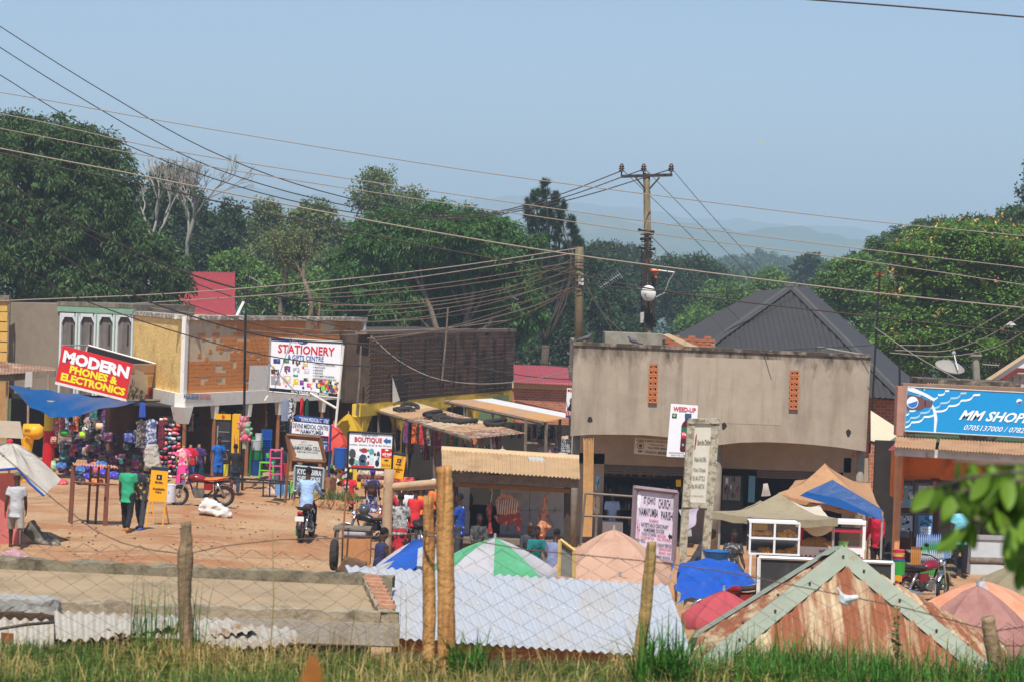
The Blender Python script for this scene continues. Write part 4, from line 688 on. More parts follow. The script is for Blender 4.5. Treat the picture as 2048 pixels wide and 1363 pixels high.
# ---------------------------------------------------------------- people
SK=M('skin_dark',(66,43,33),.5,.12,10,spec=.4);HAIR=M('black_hair',(22,20,20),.85,.2,40)
def cloth(nm,c,c2=None,sc=14,thr=(.5,.56)):return M('cloth_'+nm,c,.85,.14,5,.5,16,rgb2=c2,s2=sc,thr=thr)
def rotx(a):return Matrix.Rotation(a,3,'X')
def person(lab,px,Y,h=1.7,head=0,shirt=None,pants=None,sleeve=.55,lean=0,legs_=((.0,.0),(.0,.0)),arms=((.1,.12,.15),(.1,.12,.15)),seat=None,skirt=None,hat=None,z=None,xoff=0,kneelen=1.0,headturn=0,neck=0,shorts=False,long_=False,shoes=None,female=False,extra=None,py=None,hairgrow=1.0,fat=1.0):
    """arms: (flex, abduct, elbow) for left and right; legs: (hip flex, knee bend); heading 0 = faces the camera (-Y)"""
    g=G(px,Y)if py is None else P(px,py,Y)
    if z is not None:g.z=z
    k=h/1.7;X,Yv,Z=Vector((1,0,0)),Vector((0,1,0)),Vector((0,0,1))
    hipz=(.88*k)if seat is None else seat;hip=Vector((0,0,hipz));Rl=rotx(-lean);sp=lambda u,w=0:hip+Rl@Vector((0,w*k,u*k))
    body,sh,pa=MB(),MB(),MB();tors=[(-.06,.145,.105),(.08,.150,.11),(.22,.135,.10),(.36,.155,.115),(.47,.165,.105),(.535,.12,.08),(.57,.06,.06)]
    ax,ay=X,Rl@Yv
    body.rings([(sp(u),rx*k*.93*fat,ry*k*.93*fat,ax,ay)for u,rx,ry in tors],14);sh.rings([(sp(u),(rx*fat+.016)*k,(ry*fat+.02)*k,ax,ay)for u,rx,ry in([(-.16 if not long_ else-.34,.172,.15)]+tors[0:6])]+[(sp(.56),.07*k,.065*k,ax,ay)],16)
    nk=sp(.60);hd=sp(.755,.02+neck*.1)+Vector((0,neck*.05,0));body.tube([sp(.5),nk,sp(.68,.01+neck*.05)],[.062*k,.056*k,.06*k],10)
    Rh=Rl@rotx(-neck)@Matrix.Rotation(headturn,3,'Z');hb=MB();hb.ball((0,0,.02),(.076,.096,.105),16,12);hb.ball((0,.038,-.055),(.058,.06,.062),12,8);hb.tube([(0,.09,.012),(0,.112,-.018),(0,.098,-.026)],[.010,.016,.014],6)
    for s in(-1,1):hb.ball((s*.077,.0,-.005),(.012,.024,.034),8,6);hb.ball((s*.03,.094,.016),(.016,.008,.009),6,5)
    hb.ball((0,.093,-.058),(.026,.012,.011),8,6)
    fmz=Matrix.Translation(hd)@(Rh.to_4x4()@Matrix.Scale(k,4));body.join(hb.xf(fmz))
    hands=MB();ends={}
    for s,(fl,ab,el)in zip((-1,1),arms):
        S0=sp(.50)+ax*(s*.165*k*(1+(fat-1)*.6));d1=Rl@Vector((s*math.sin(ab),math.sin(fl)*math.cos(ab),-math.cos(fl)*math.cos(ab)));E=S0+d1*.29*k
        d2=Rl@Vector((s*math.sin(ab)*(.4 if el<.8 else-.25),math.sin(fl+el),-math.cos(fl+el)));d2.normalize();W=E+d2*.255*k
        body.tube([S0-d1*.02,S0+d1*.12*k,E,E+d2*.08*k,W],[.056*k,.05*k,.041*k,.043*k,.029*k],9)
        sl=MB();
        if sleeve<1:q=S0+d1*.29*k*sleeve;sh.tube([S0-d1*.03+ax*(-s*.03),S0+d1*.06*k,q],[.075*k,.07*k,.066*k],10)if sleeve>0 else None
        else:sh.tube([S0-d1*.03+ax*(-s*.03),S0+d1*.08*k,E,E+d2*.1*k,W-d2*.02],[.076*k,.066*k,.054*k,.05*k,.042*k],10)
        pd=d2;sd=ax*s;hands.rings([(W-pd*.01,.026*k,.02*k,pd.cross(ax).normalized(),ax),(W+pd*.045*k,.040*k,.017*k,pd.cross(ax).normalized(),ax),(W+pd*.085*k,.038*k,.014*k,pd.cross(ax).normalized(),ax)],8);w_=pd.cross(ax).normalized();cu=-sd
        for i,L in enumerate((.062,.072,.068,.052)):o=W+pd*.08*k+w_*((i-1.5)*.02*k);hands.tube([o,o+pd*L*.55*k+cu*.008,o+pd*L*k+cu*.03],[.0095*k,.009*k,.007*k],5)
        o=W+pd*.025*k+w_*(-.034*k);hands.tube([o,o+pd*.03*k-w_*.022*k,o+pd*.06*k-w_*.024*k+cu*.015],[.012*k,.011*k,.008*k],5);ends[s]=(E,W,d2)
    shoesm=MB()
    for s,(fl,kn)in zip((-1,1),legs_):
        H0=hip+ax*(s*.085*k);d1=Vector((s*.05,math.sin(fl),-math.cos(fl))).normalized();Kn=H0+d1*.42*k;d2=Vector((0,math.sin(fl-kn),-math.cos(fl-kn)));An=Kn+d2*.40*k
        body.tube([H0+Z*.03,H0+d1*.12*k,Kn,Kn+d2*.1*k,Kn+d2*.25*k,An],[.085*k,.078*k,.053*k,.056*k,.042*k,.036*k],10);toe=An+Vector((s*.02,.17*k,-.045*k))if kn<1.0 or seat else An+Vector((0,.10*k,-.12*k));heel=An+Vector((0,-.045*k,-.045*k))
        body.tube([heel,An+Vector((0,.01,-.02))*k,(An+toe)/2+Vector((0,0,-.008)),toe],[.034*k,.044*k,.04*k,.026*k],9)
        if shoes:shoesm.tube([heel-Vector((0,.01,.004)),An+Vector((0,.01,-.025))*k,(An+toe)/2+Vector((0,0,-.01)),toe+Vector((0,.012,0))],[.042*k,.052*k,.048*k,.034*k],9)
        if pants and not skirt:
            if shorts:pa.tube([H0+Z*.06,H0+d1*.14*k,Kn-d1*.02,Kn+d2*.03],[.10*k,.102*k,.092*k,.09*k],12)
            else:pa.tube([H0+Z*.06,H0+d1*.14*k,Kn,Kn+d2*.2*k,An-d2*.02*k],[.10*k,.095*k,.072*k,.068*k,.06*k],12)
    if pants and not skirt:pa.rings([(sp(-.05),.155*k*fat,.115*k,ax,ay),(sp(.1),.158*k*fat,.12*k,ax,ay)],14)
    if skirt:
        zb=skirt*k if seat is None else max(.12,seat-.35);sec=[(sp(.12),.15*k,.115*k,ax,ay),(sp(-.04),.185*k,.15*k,ax,ay)];lo=Vector((0,.1 if seat else 0,zb));sec+=[(hip.lerp(lo,.5)+Vector((0,.03,0)),.2*k,.17*k,X,Yv),(lo,.235*k,.2*k,X,Yv)];pa.rings(sec,20)
    fz=min(v[2]for v in body.v);mt=Matrix.Translation(g+Vector((0,0,-fz if seat is None else 0)))@Matrix.Rotation(math.pi+head,4,'Z')
    b=evaluated(body,.017,2);b.join(hands);b.xf(mt);o=one('person',b,SK,lab,'person',None,True,loc=tuple(g))
    if shirt:part(o,'shirt',evaluated(sh,.022,3,noise=.010).xf(mt),shirt,True)
    if pants:part(o,'skirt' if skirt else 'shorts' if shorts else 'trousers',evaluated(pa,.022,2,noise=.010).xf(mt),pants,True)
    if shoes:part(o,'shoes',shoesm.xf(mt),shoes,True)
    hm=MB()
    if hat is None or hat=='none':
        hm.ball((0,-.008,.035),(.082*hairgrow,.099*hairgrow,.098*hairgrow),14,9);hm.v=[(x,y,max(z_,.03+y*.62))for x,y,z_ in hm.v];hm.xf(fmz).xf(mt);part(o,'hair',hm,HAIR,True)
    else:
        typ,mat=hat
        if typ=='cap':hm.ball((0,-.005,.045),(.09,.106,.09),14,9);hm.v=[(x,y,max(z_,.045))for x,y,z_ in hm.v];hm.tube([(0,.07,.05),(0,.15,.04)],[.07,.06],8,ry=[.008,.006])
        elif typ=='beanie':hm.ball((0,-.01,.05),(.09,.108,.1),14,9);hm.v=[(x,y,max(z_,.01+y*.35))for x,y,z_ in hm.v]
        elif typ=='wrap':hm.ball((0,-.02,.06),(.095,.11,.10),14,9);hm.v=[(x,y,max(z_,.0+y*.5))for x,y,z_ in hm.v];hm.ball((0,-.05,.15),(.085,.085,.08),12,8)
        elif typ=='scarf':hm.ball((0,-.015,.045),(.092,.11,.1),14,9);hm.v=[(x,y,max(z_,.02+y*.5))for x,y,z_ in hm.v]
        elif typ=='helmet':hm.ball((0,-.0,.03),(.115,.135,.125),14,10)
        hm.xf(fmz).xf(mt);part(o,'headwear',hm,mat,True)
    if extra:
        for nm,mbx,mat in extra(fmz,sp,k):part(o,nm,mbx.xf(mt),mat,True)
    return o
# ---------------------------------------------------------------- motorcycles
chrome=M('chrome',(196,196,196),.25,.05,5,metal=.9);rubber=M('rubber',(52,48,45),.85,.25,6);blk=M('black_plastic',(30,29,29),.5,.15,8);engine=M('engine_alloy',(130,128,124),.45,.25,9,metal=.6)
def motorcycle(lab,px,Y,yaw,paint,seat_m=None,z=None,py=None,lean=0.0,steer=0.0,plate=True,plate_m=None):
    """local frame: forward +Y, wheelbase 1.28 m; yaw 0 = seen from behind"""
    g=G(px,Y)if py is None else P(px,py,Y)
    if z is not None:g.z=z
    t=T('motorcycle',lab,'motorcycle',g);mt=Matrix.Translation(g)@Matrix.Rotation(yaw,4,'Z')@Matrix.Rotation(lean,4,'Y');fr_=Matrix.Translation((0,.5,0))@Matrix.Rotation(steer,4,'Z')@Matrix.Translation((0,-.5,0));put=lambda nm,m,mat,par=None,front=False,sm=True:part(par or t,nm,(m.xf(fr_)if front else m).xf(mt),mat,sm)
    for yy,front in((-.62,False),(.66,True)):
        m=MB();m.torus((0,yy,.3),.255,.05,'X',26,8);wh=put('wheel',m,rubber,None,front);m=MB();m.torus((0,yy,.3),.205,.018,'X',24,6);put('rim',m,chrome,wh,front);m=MB();m.lathe((-.06,yy,.3),[(.05,0),(.07,.03),(.07,.09),(.05,.12)],10,'X');put('hub',m,engine,wh,front);m=MB()
        for i in range(12):a=i*math.pi/6;m.tube([(.03*(-1)**i,yy,.3),(0,yy+math.cos(a)*.2,.3+math.sin(a)*.2)],.004,3)
        put('spokes',m,chrome,wh,front);m=MB();m.torus((0,yy,.3),.33,.012,'X',12,6,R(15)if front else R(60),R(150)if front else R(175));m.v=[((x*5.5),y,zz)for x,y,zz in m.v];put('mudguard',m,paint if not front else chrome,None,front)
    for s in(-1,1):
        m=MB();m.tube([(s*.08,.66,.3),(s*.08,.52,.62),(s*.08,.43,.86)],[.024,.026,.024],8);put('fork',m,chrome,None,True)
        m=MB();m.tube([(s*.1,-.62,.32),(s*.12,-.42,.68)],[.03,.03],8);put('shock',m,chrome);m=MB();m.tube([(s*.09,-.62,.3),(s*.1,0,.32)],.022,6);put('swing_arm',m,blk);m=MB();m.tube([(s*.05,.43,.9),(s*.22,.40,.98),(s*.38,.28,.99)],.013,6);put('handlebar',m,blk,None,True);m=MB();m.tube([(s*.27,.36,.985),(s*.38,.28,.99)],.019,8);put('grip',m,rubber,None,True);m=MB();m.tube([(s*.25,.38,.99),(s*.3,.38,1.14)],.006,4);m.ball((s*.32,.37,1.19),(.06,.012,.045),10,7);put('mirror',m,blk,None,True);m=MB();m.tube([(s*.12,-.05,.3),(s*.26,-.05,.3)],.015,6);put('footrest',m,rubber);m=MB();m.ball((s*.16,.5,.8),(.035,.05,.03),8,6);put('indicator',m,M('amber_lens',(214,120,30),.3,.05,5),None,True)
    m=MB();m.lathe((0,.5,.86),[(.02,-.12),(.07,-.08),(.095,0),(.085,.03)],14,'Y');put('headlight',m,chrome,None,True);m=MB();m.rings([((0,.36,.80),.07,.06,(1,0,0),(0,0,1)),((0,.26,.82),.125,.10,(1,0,0),(0,0,1)),((0,.1,.81),.135,.105,(1,0,0),(0,0,1)),((0,-.06,.77),.10,.075,(1,0,0),(0,0,1)),((0,-.12,.75),.06,.05,(1,0,0),(0,0,1))],14);put('fuel_tank',m,paint);m=MB();m.rings([((0,-.04,.78),.10,.035,(1,0,0),(0,0,1)),((0,-.2,.775),.13,.05,(1,0,0),(0,0,1)),((0,-.5,.80),.13,.05,(1,0,0),(0,0,1)),((0,-.74,.82),.10,.04,(1,0,0),(0,0,1))],12);put('seat',m,seat_m or rubber)
    m=MB();m.tube([(0,.42,.84),(0,.3,.55),(0,.22,.3),(0,-.1,.26),(0,-.3,.45)],.025,6);m.tube([(0,.36,.74),(0,-.3,.68),(0,-.72,.72)],.025,6);put('frame',m,blk);m=MB();m.box((0,.08,.38),(.2,.3,.2));m.lathe((0,.2,.5),[(.075,-.1),(.085,-.05),(.07,0),(.085,.02),(.07,.05)],10);m.lathe((-.12,.02,.36),[(.08,0),(.1,.04),(.1,.2),(.08,.24)],12,'X');put('engine',m,engine,None,False,False)
    for s in(-1,1):m=MB();m.box((s*.12,-.18,.58),(.03,.26,.18));put('side_panel',m,paint,None,False,False)
    m=MB();m.tube([(.1,.24,.42),(.14,.2,.22),(.15,-.1,.22),(.16,-.4,.27),(.16,-.8,.34)],[.02,.02,.02,.045,.045],8);put('exhaust',m,chrome);m=MB();m.tube([(-.12,-.45,.8),(-.13,-.75,.86),(0,-.92,.87),(.13,-.75,.86),(.12,-.45,.8)],.012,5);put('carrier_rack',m,blk);m=MB();m.ball((0,-.84,.72),(.07,.035,.045),10,7);put('tail_light',m,M('red_lens',(170,30,28),.3,.05,5))
    if plate:m=MB();m.box((0,-.88,.58),(.22,.012,.12));put('number_plate',m,plate_m or M('plate_white',(226,226,220),.5,.05,5),None,False,False)
    return t,mt
# ---------------------------------------------------------------- utility poles, aerials, wires
pole_m=M('treated_pole',(124,110,86),.9,.25,5,.4,30,rgb2=(88,77,60),thr=(.45,.65),s2=3,streak=4);wire_d=M('dark_cable',(66,60,56),.6,.1,5);wire_l=M('pale_wire',(150,140,128),.5,.1,5);wire_m=M('brown_wire',(120,106,92),.6,.1,5);porc=M('brown_porcelain',(70,46,40),.35,.2,8,spec=.5)
def vpole(x0,y0,x1,y1,Y,r0,r1,base=None):
    a,b=P(x0,y0,Y),P(x1,y1,Y);z=gz(b.x,Y)if base is None else base;d=(b-a);b2=a+d*((z-.2-a.z)/d.z)if b.z>z else b;return MB().tube([a,a.lerp(b2,.5),b2],[r0,(r0+r1)/2,r1],10),a,b2
m,a,b=vpole(1293,346,1298,650,85,.125,.17);pp=T('utility_pole','tall wooden utility pole with crossarm and three brown insulators','utility pole',b);part(pp,'post',m,pole_m,True)
m=MB();m.slab(px4([(1242,350),(1345,347),(1345,353),(1242,356)],84.85),.1);arm=part(pp,'crossarm',m,M('dark_iron',(58,50,46),.7,.2,6));
for x0,x1 in((1271,1290),(1319,1299)):m=MB();m.tube([P(x0,355,84.85),P(x1,378,84.85)],.03,5);part(arm,'brace',m,M('dark_iron'))
for x in(1243,1287,1342):
    m=MB();c=P(x,349,84.9);m.lathe(c,[(.025,-.05),(.025,.1),(.09,.1),(.1,.14),(.05,.16),(.05,.18),(.1,.18),(.1,.22),(.05,.24),(.09,.26),(.09,.3),(.05,.32),(.06,.35),(.03,.38)],10);part(pp,'insulator',m,porc,True)
m=MB()
for k in range(26):t=k/25;y=462+t*180;m.torus(P(1294+t*3,y,85),.17+rnd.uniform(0,.06),.02,'Z',10,4)
part(pp,'cable_coils',m,wire_d,kind='stuff')
for k in range(9):
    m=MB();x=1284+k*3.2;m.tube([P(1294+rnd.uniform(-6,6),470+k*8,84.8),P(x,540,84.75),P(x+rnd.uniform(-3,3),600,84.75),P(x-1,655,84.8)],.022,4);part(pp,'drop_cable',m,wire_d)
m=MB();m.slab(px4([(1281,625),(1288,624),(1288,645),(1281,646)],84.6),.15);part(pp,'meter_box',m,M('grey_plate'));
for i,(x,y)in enumerate(((1283,480),(1279,462),(1306,466),(1279,497),(1308,500))):m=MB();m.tube([P(1293,y,84.8),P(x,y-2,84.7)],.03,5);m.ball(P(x,y-2,84.7),.06,8,6);part(pp,'bracket',m,blackm)
def dish(name,lab,cx,cy,Y,rx,ry,tilt,yaw,mat,arm_px,post):
    c=P(cx,cy,Y);t=T(name,lab,'satellite dish',P(*post));rr=max(rx,ry)/S(Y);m=MB();rm=Euler((tilt,0,yaw)).to_matrix()
    def fn(u,v):a=u*2*math.pi;r=v*rr;return c+rm@Vector((math.cos(a)*r,.35*r*r/rr-.1*rr,math.sin(a)*r))
    m.grid(fn,24,6);m.grid(lambda u,v:Vector(fn(u,v))+rm@Vector((0,.025,0)),24,6);part(t,'reflector',m,mat,True)
    m=MB();f_=c+rm@Vector((0,-rr*.75,0));m.tube([c+rm@Vector((0,0,-rr*.95)),f_],.02,5);m.ball(f_,.06,8,6);part(t,'feed_arm',m,steel);m=MB();m.tube([c+rm@Vector((0,.05,0)),P(*post)],.035,6);part(t,'mount',m,steel);return t
dish('satellite_dish','small white satellite dish fixed to the tall utility pole',1295,587,84.2,12,16,R(6),R(-28),M('white_dish',(224,222,214),.5,.05,3),None,(1297,592,84.9))
dish('satellite_dish','big grey mesh satellite dish tilted skyward above the blue signboard',1902,726,66,30,30,R(-66),R(22),M('grey_dish',(150,144,136),.6,.1,3),None,(1896,757,66))
m=MB();m.ball(P(1310,542,84.5),(.16,.16,.05),12,6);m.tube([P(1310,545,84.5),P(1312,556,84.5)],.05,6);o=one('street_lamp',m,M('orange_shade',(214,98,48),.5,.1,5),'orange shaded lamp on the arm of the tall utility pole','lamp');m=MB();m.tube([P(1297,538,84.8),P(1349,545,84.5)],.03,5);m.tube([P(1349,545,84.5),P(1338,562,84.6),P(1330,585,84.7),P(1305,598,84.8)],.025,5);part(pp,'lamp_arm',m,steel)
m,a,b=vpole(1159,494,1158,680,74,.13,.15,P(1158,690,74).z);p2=T('utility_pole','shorter wooden pole rising at the left corner of the beige building','utility pole',b);part(p2,'post',m,pole_m,True);m=MB();m.slab(px4([(1157,549),(1167,548),(1167,570),(1157,570)],73.8),.08);part(p2,'meter_box',m,white_p);m=MB()
for k in range(14):m.torus(P(1159+rnd.uniform(-4,4),520+rnd.uniform(0,60),73.9),.16+rnd.uniform(0,.07),.014,'Z',9,3)
part(p2,'cable_coils',m,wire_d,kind='stuff')
def aerial(lab,boom,n,Y,ln,mast=None,mat=None):
    (x0,y0),(x1,y1)=boom;t=T('tv_aerial',lab,'aerial',P(*(mast[1]if mast else(x1,y1)),Y));m=MB();a,b=P(x0,y0,Y),P(x1,y1,Y);m.tube([a,b],.012,4);part(t,'boom',m,mat or steel);d=(b-a).normalized();sd=Vector((d.z,0,-d.x))*.6+Vector((0,.6,0))
    for k in range(n):m=MB();c=a.lerp(b,k/(n-1));l_=ln*(1-.3*k/n);m.tube([c-sd*l_,c+sd*l_],.008,3);part(t,'element',m,mat or steel)
    if mast:m=MB();m.tube([P(*mast[0],Y),P(*mast[1],Y)],.03,6);part(t,'mast',m,blackm)
    return t
aerial('white many-barred tv aerial on a dark mast between the two poles',[(1240,548),(1201,575)],11,78,.22,((1206,580),(1228,660)));aerial('orange tv aerial on a tall thin mast right of beige building',[(1752,548),(1768,552)],5,68,.16,((1760,540),(1739,905)),M('orange_plastic',(206,120,60),.6,.1,4));aerial('small white tv aerial beside the concrete stub above blue signboard',[(1965,728),(1998,730)],6,66,.14);aerial('thin tv aerial above the red roofed house',[(492,550),(525,568)],5,100,.3,((497,548),(490,640)));aerial('small aerial on the thin stick behind shingled building',[(1020,592),(1036,600)],4,108,.2,((1024,555),(1018,665)))
for lab,x0,y0,x1,y1,Y,r,mt in(('slender stick mast rising above the shingled building coping',896,615,884,760,96,.035,wood_g),('long thin dark pole standing before the orange tiled wall',491,628,484,985,86.5,.05,blackm),('thin dark rod rising over the orange tiled wall right of its middle',640,600,632,690,97,.035,wood_b),('bare thin pole on the corner between orange and shingled buildings',722,690,713,830,97,.04,wood_g),('dark thin mast in the alley beside the lean-to',1799,715,1798,870,66,.03,blackm),('dark leaning stake before the tree left of tall utility pole',1283,500,1283,650,86,.03,blackm)):
    m=MB();m.tube([P(x0,y0,Y),P((x0+x1)/2+1,(y0+y1)/2,Y),P(x1,y1,Y)],r,6);one('thin_pole',m,mt,lab,'pole')
m=MB();m.tube([P(1954,762,65.5),P(1951,712,65.5)],.1,8);m.box(P(1951,710,65.5),(.3,.3,.05));one('concrete_stub',m,concrete,'short concrete pillar beside the grey satellite dish','pillar')
l_=T('lamp_post','small lamp on a thin post before the flowering tree','lamp post',P(2022,745,70));m=MB();m.tube([P(2021,652,70),P(2024,745,70)],.04,6);part(l_,'post',m,blackm);m=MB();m.lathe(P(2022,650,70),[(.16,0),(.05,.08),(.02,.1)],10);part(l_,'shade',m,M('grey_plate'));m=MB();m.lathe(P(2022,655,70),[(.05,0),(.06,.08)],8);part(l_,'lamp',m,white_p)
def wire(lab,pts,Y0,Y1,w,mat,group=None,nm='wire'):
    pts=list(pts) # carry wires on well past the edge of the view
    if pts[0][0]<0:(a,b),(c,d)=pts[0],pts[1];k=420/(c-a);pts.insert(0,(a-420,b-(d-b)*k))
    if pts[-1][0]>2048:(a,b),(c,d)=pts[-2],pts[-1];k=420/(c-a);pts.append((c+420,d+(d-b)*k))
    x=np.array([p[0]for p in pts],float);y=np.array([p[1]for p in pts],float);n=40;d=np.concatenate([[0],np.cumsum(np.hypot(np.diff(x),np.diff(y)))]);t=np.linspace(0,d[-1],n)
    def cr(v): # smooth interpolation
        out=[]
        m_=np.gradient(v,d)
        for q in t:
            i=min(np.searchsorted(d,q,side='right')-1,len(d)-2);h=d[i+1]-d[i];s=(q-d[i])/h
            out.append((2*s**3-3*s**2+1)*v[i]+(s**3-2*s**2+s)*h*m_[i]+(-2*s**3+3*s**2)*v[i+1]+(s**3-s**2)*h*m_[i+1])
        return out
    xs,ys=cr(x),cr(y);m=MB();Ys_=[Y0+(Y1-Y0)*q/d[-1]for q in t]
    m.tube([P(a,b,c)for a,b,c in zip(xs,ys,Ys_)],[max(.004,.54*w*c/F)for c in Ys_],4);return one(nm,m,mat,lab,'wire',group)
WV=[('dark power line sagging from upper left to the left insulator',[(-20,40),(0,53),(210,185),(420,302),(640,382),(860,424),(960,428),(1100,396),(1243,342)],46,85,2.0,wire_d),('dark power line sagging from the left edge to the middle insulator',[(-20,82),(0,95),(160,195),(400,325),(620,395),(800,428),(960,431),(1100,403),(1287,339)],46,85,2.0,wire_d),('dark power line sagging from the left edge to the far insulator',[(-20,138),(0,150),(120,225),(300,310),(560,396),(760,432),(960,434),(1130,402),(1341,339)],46,85,2.0,wire_d),
 ('topmost thin pale wire crossing the whole sky',[(-20,182),(0,185),(300,238),(600,288),(1000,350),(1290,388),(1700,438),(2070,474)],50,62,1.7,wire_l),('second thin pale wire crossing the whole view',[(-20,225),(0,228),(300,293),(700,358),(1000,402),(1300,444),(1700,495),(2070,538)],50,62,1.7,wire_l),('third thin pale wire crossing the whole view',[(-20,253),(0,257),(400,330),(740,384),(1100,437),(1290,465),(1700,518),(2070,573)],50,62,1.7,wire_l),('thick pale cable crossing the whole view below the thin wires',[(-20,293),(0,297),(250,345),(500,395),(760,445),(1150,510),(1400,543),(1700,580),(2070,618)],48,58,2.6,wire_l),('thick black cable crossing the whole view',[(-20,300),(0,306),(300,372),(640,450),(1000,520),(1160,551),(1290,576),(1700,628),(2070,668)],48,58,2.6,wire_d),
 ('thick black cable in the upper right sky corner',[(1560,-5),(1800,13),(2070,36)],34,34,3.2,wire_d),('heavy dark cable bundle falling from left edge past the mango',[(-20,345),(0,357),(137,438),(239,489),(342,534),(478,578),(700,610)],52,92,3.4,wire_d),('dark cable just under the heavy bundle before the mango',[(-20,362),(0,372),(140,452),(250,505),(400,570),(560,625),(720,662)],52,92,2.0,wire_d),('heavy dark cable falling from left edge across the orange wall',[(-20,432),(0,443),(68,478),(137,521),(239,576),(308,607),(376,630),(491,663),(544,675),(680,685),(760,688)],54,84,3.2,wire_d),('lower dark cable falling from left edge across yellow and orange walls',[(-20,497),(0,509),(68,549),(157,596),(240,627),(350,663),(438,688),(542,712),(680,729),(770,733)],54,84,2.2,wire_d),('thin dark cable above the green panelled facade',[(-20,398),(0,410),(120,490),(260,560),(420,622),(560,660),(740,690)],54,88,1.6,wire_d),
 ('upper pale wire rising from left edge to the shorter pole',[(-20,603),(0,602),(359,586),(600,567),(893,535),(1159,496)],80,74,1.9,wire_l),('second pale wire rising to the shorter pole over the orange building',[(270,607),(600,584),(834,555),(1000,530),(1159,505)],86,74,1.9,wire_l),('dark wire rising to shorter pole under the pale pair',[(560,592),(700,585),(900,565),(1040,543),(1158,522)],90,74,1.8,wire_d),('sagging dark wire from orange parapet to the shorter pole top',[(600,606),(760,611),(900,600),(1010,578),(1158,512)],92,74,1.8,wire_d),('low sagging dark wire from orange parapet to shorter pole',[(640,622),(800,618),(980,592),(1080,565),(1158,528)],92,74,1.8,wire_d),('dark wire from shingled roof corner to the shorter pole meter',[(735,632),(900,615),(1040,588),(1158,552)],94,74,1.7,wire_d),('brown cable bundle from the shingled coping to shorter pole',[(735,677),(880,660),(1000,632),(1100,600),(1158,568)],94,74,2.6,wire_d),('second brown cable below the bundle on shingled coping',[(740,688),(880,671),(1020,640),(1158,575)],94,74,1.7,wire_d),
 ('slack pale wire drooping across the shingled wall',[(742,672),(790,715),(860,752),(940,766),(1020,764),(1150,740)],94,72,1.7,wire_l),('dark wire drooping over the shingled wall to beige front',[(720,690),(850,726),(950,734),(1060,752),(1148,758),(1300,748),(1430,724),(1545,703)],92,69.5,1.8,wire_d),('dark wire strung over the beige front below its coping',[(1010,715),(1148,735),(1300,738),(1400,729),(1500,708),(1742,690)],80,69.5,1.6,wire_d),('thin wire across shingled wall rising to the beige corner',[(700,730),(850,728),(1000,712),(1150,683)],92,71,1.5,wire_d),
 ('far power line dropping right from the left insulator',[(1245,340),(1350,440),(1453,543)],85,210,1.5,wire_d),('far power line dropping right from the middle insulator',[(1290,338),(1395,445),(1502,553)],85,210,1.5,wire_d),('far power line dropping right from the far insulator',[(1344,338),(1440,450),(1537,552)],85,210,1.5,wire_d),('service wire from tall pole to the grey roof ridge',[(1300,470),(1340,510),(1400,560),(1480,640)],85,84,1.5,wire_d),('second service wire from tall pole toward the grey roof',[(1300,500),(1350,560),(1410,620),(1450,665)],85,80,1.6,wire_d),('low dark cable from tall pole to the grey roof apex',[(1160,565),(1290,580),(1420,585),(1520,577),(1590,573)],74,88,1.7,wire_d),('short cable linking the two poles near their tops',[(1160,505),(1220,503),(1283,497)],74,85,2.2,wire_d),('slack wire linking the two poles',[(1160,560),(1200,548),(1260,523),(1285,505)],74,85,1.5,wire_d),
 ('pale guy wire from the shorter pole down to the roof box',[(1168,560),(1195,610),(1225,662)],74,76,1.6,wire_l),('pale second guy wire beside the aerial mast',[(1168,566),(1205,625),(1245,665)],74,76,1.6,wire_l),('upper slack wire before the flowering tree',[(1800,690),(1880,688),(1980,640),(2070,585)],68,60,1.6,wire_l),('middle slack wire before the flowering tree',[(1790,700),(1900,700),(1990,665),(2070,615)],68,60,1.6,wire_l),('lowest slack wire before the flowering tree',[(1780,705),(1900,712),(2000,690),(2070,650)],68,60,1.6,wire_l),('wire running from thin mast down to the blue signboard',[(1750,655),(1830,710),(1920,760)],68,64,1.6,wire_l)]
for k,w in enumerate(WV):wire(*w[:5],wire_m if 16<=k<=21 else w[5])
for i,(x0,y0,x1,y1,sg)in enumerate(((600,598,1157,530,12),(660,612,1157,540,16),(725,645,1157,548,20),(745,682,1157,560,18),(640,640,1157,572,26),(300,615,735,640,10),(380,640,735,668,12),(560,655,1020,640,14))):
    pts=[(x0+(x1-x0)*t,y0+(y1-y0)*t+4*sg*t*(1-t))for t in(0,.2,.4,.6,.8,1)];wire(['uppermost thin brown wire of the tangle over the orange parapet','second thin brown wire of the tangle over orange parapet','thin brown wire leaving the orange corner for the shorter pole','thin brown wire leaving the shingled corner for the shorter pole','slackest thin brown wire of the tangle','thin brown wire lying along the yellow wall top','thin brown wire slung across the orange tiled wall','thin brown wire from orange wall over the shingled coping'][i],pts,92,74 if x1>1100 else 92,1.5,wire_m)
# birds and butterfly
for lab,x,y,s_ in(('dark pigeon perched at the left corner of beige parapet',1173,676,1),('speckled pigeon perched on the beige parapet',1266,682,-1)):
    m=MB();c=P(x,y,70.1);m.tube([c+Vector((-.16*s_,0,-.03)),c+Vector((-.05*s_,0,.0)),c+Vector((.06*s_,0,.03)),c+Vector((.1*s_,0,.09)),c+Vector((.12*s_,0,.12)),c+Vector((.17*s_,0,.115))],[.02,.06,.065,.035,.035,.006],8);m.tube([c+Vector((-.1*s_,0,-.02)),c+Vector((-.3*s_,0,-.08))],[.05,.02],5)
    for dx in(-.02,.03):m.tube([c+Vector((dx,0,-.03)),c+Vector((dx,0,-.13))],.008,4)
    one('pigeon',m,M('pigeon_grey',(92,90,96),.7,.3,20),lab,'bird',None,True)
m=MB();c=P(1524,286,24)
for sx in(-1,1):m.add([c,c+Vector((sx*.006,.003,.022)),c+Vector((sx*.013,.004,.018)),c+Vector((sx*.012,.003,.002)),c+Vector((sx*.008,.002,-.012))],[(0,1,2,3,4)])
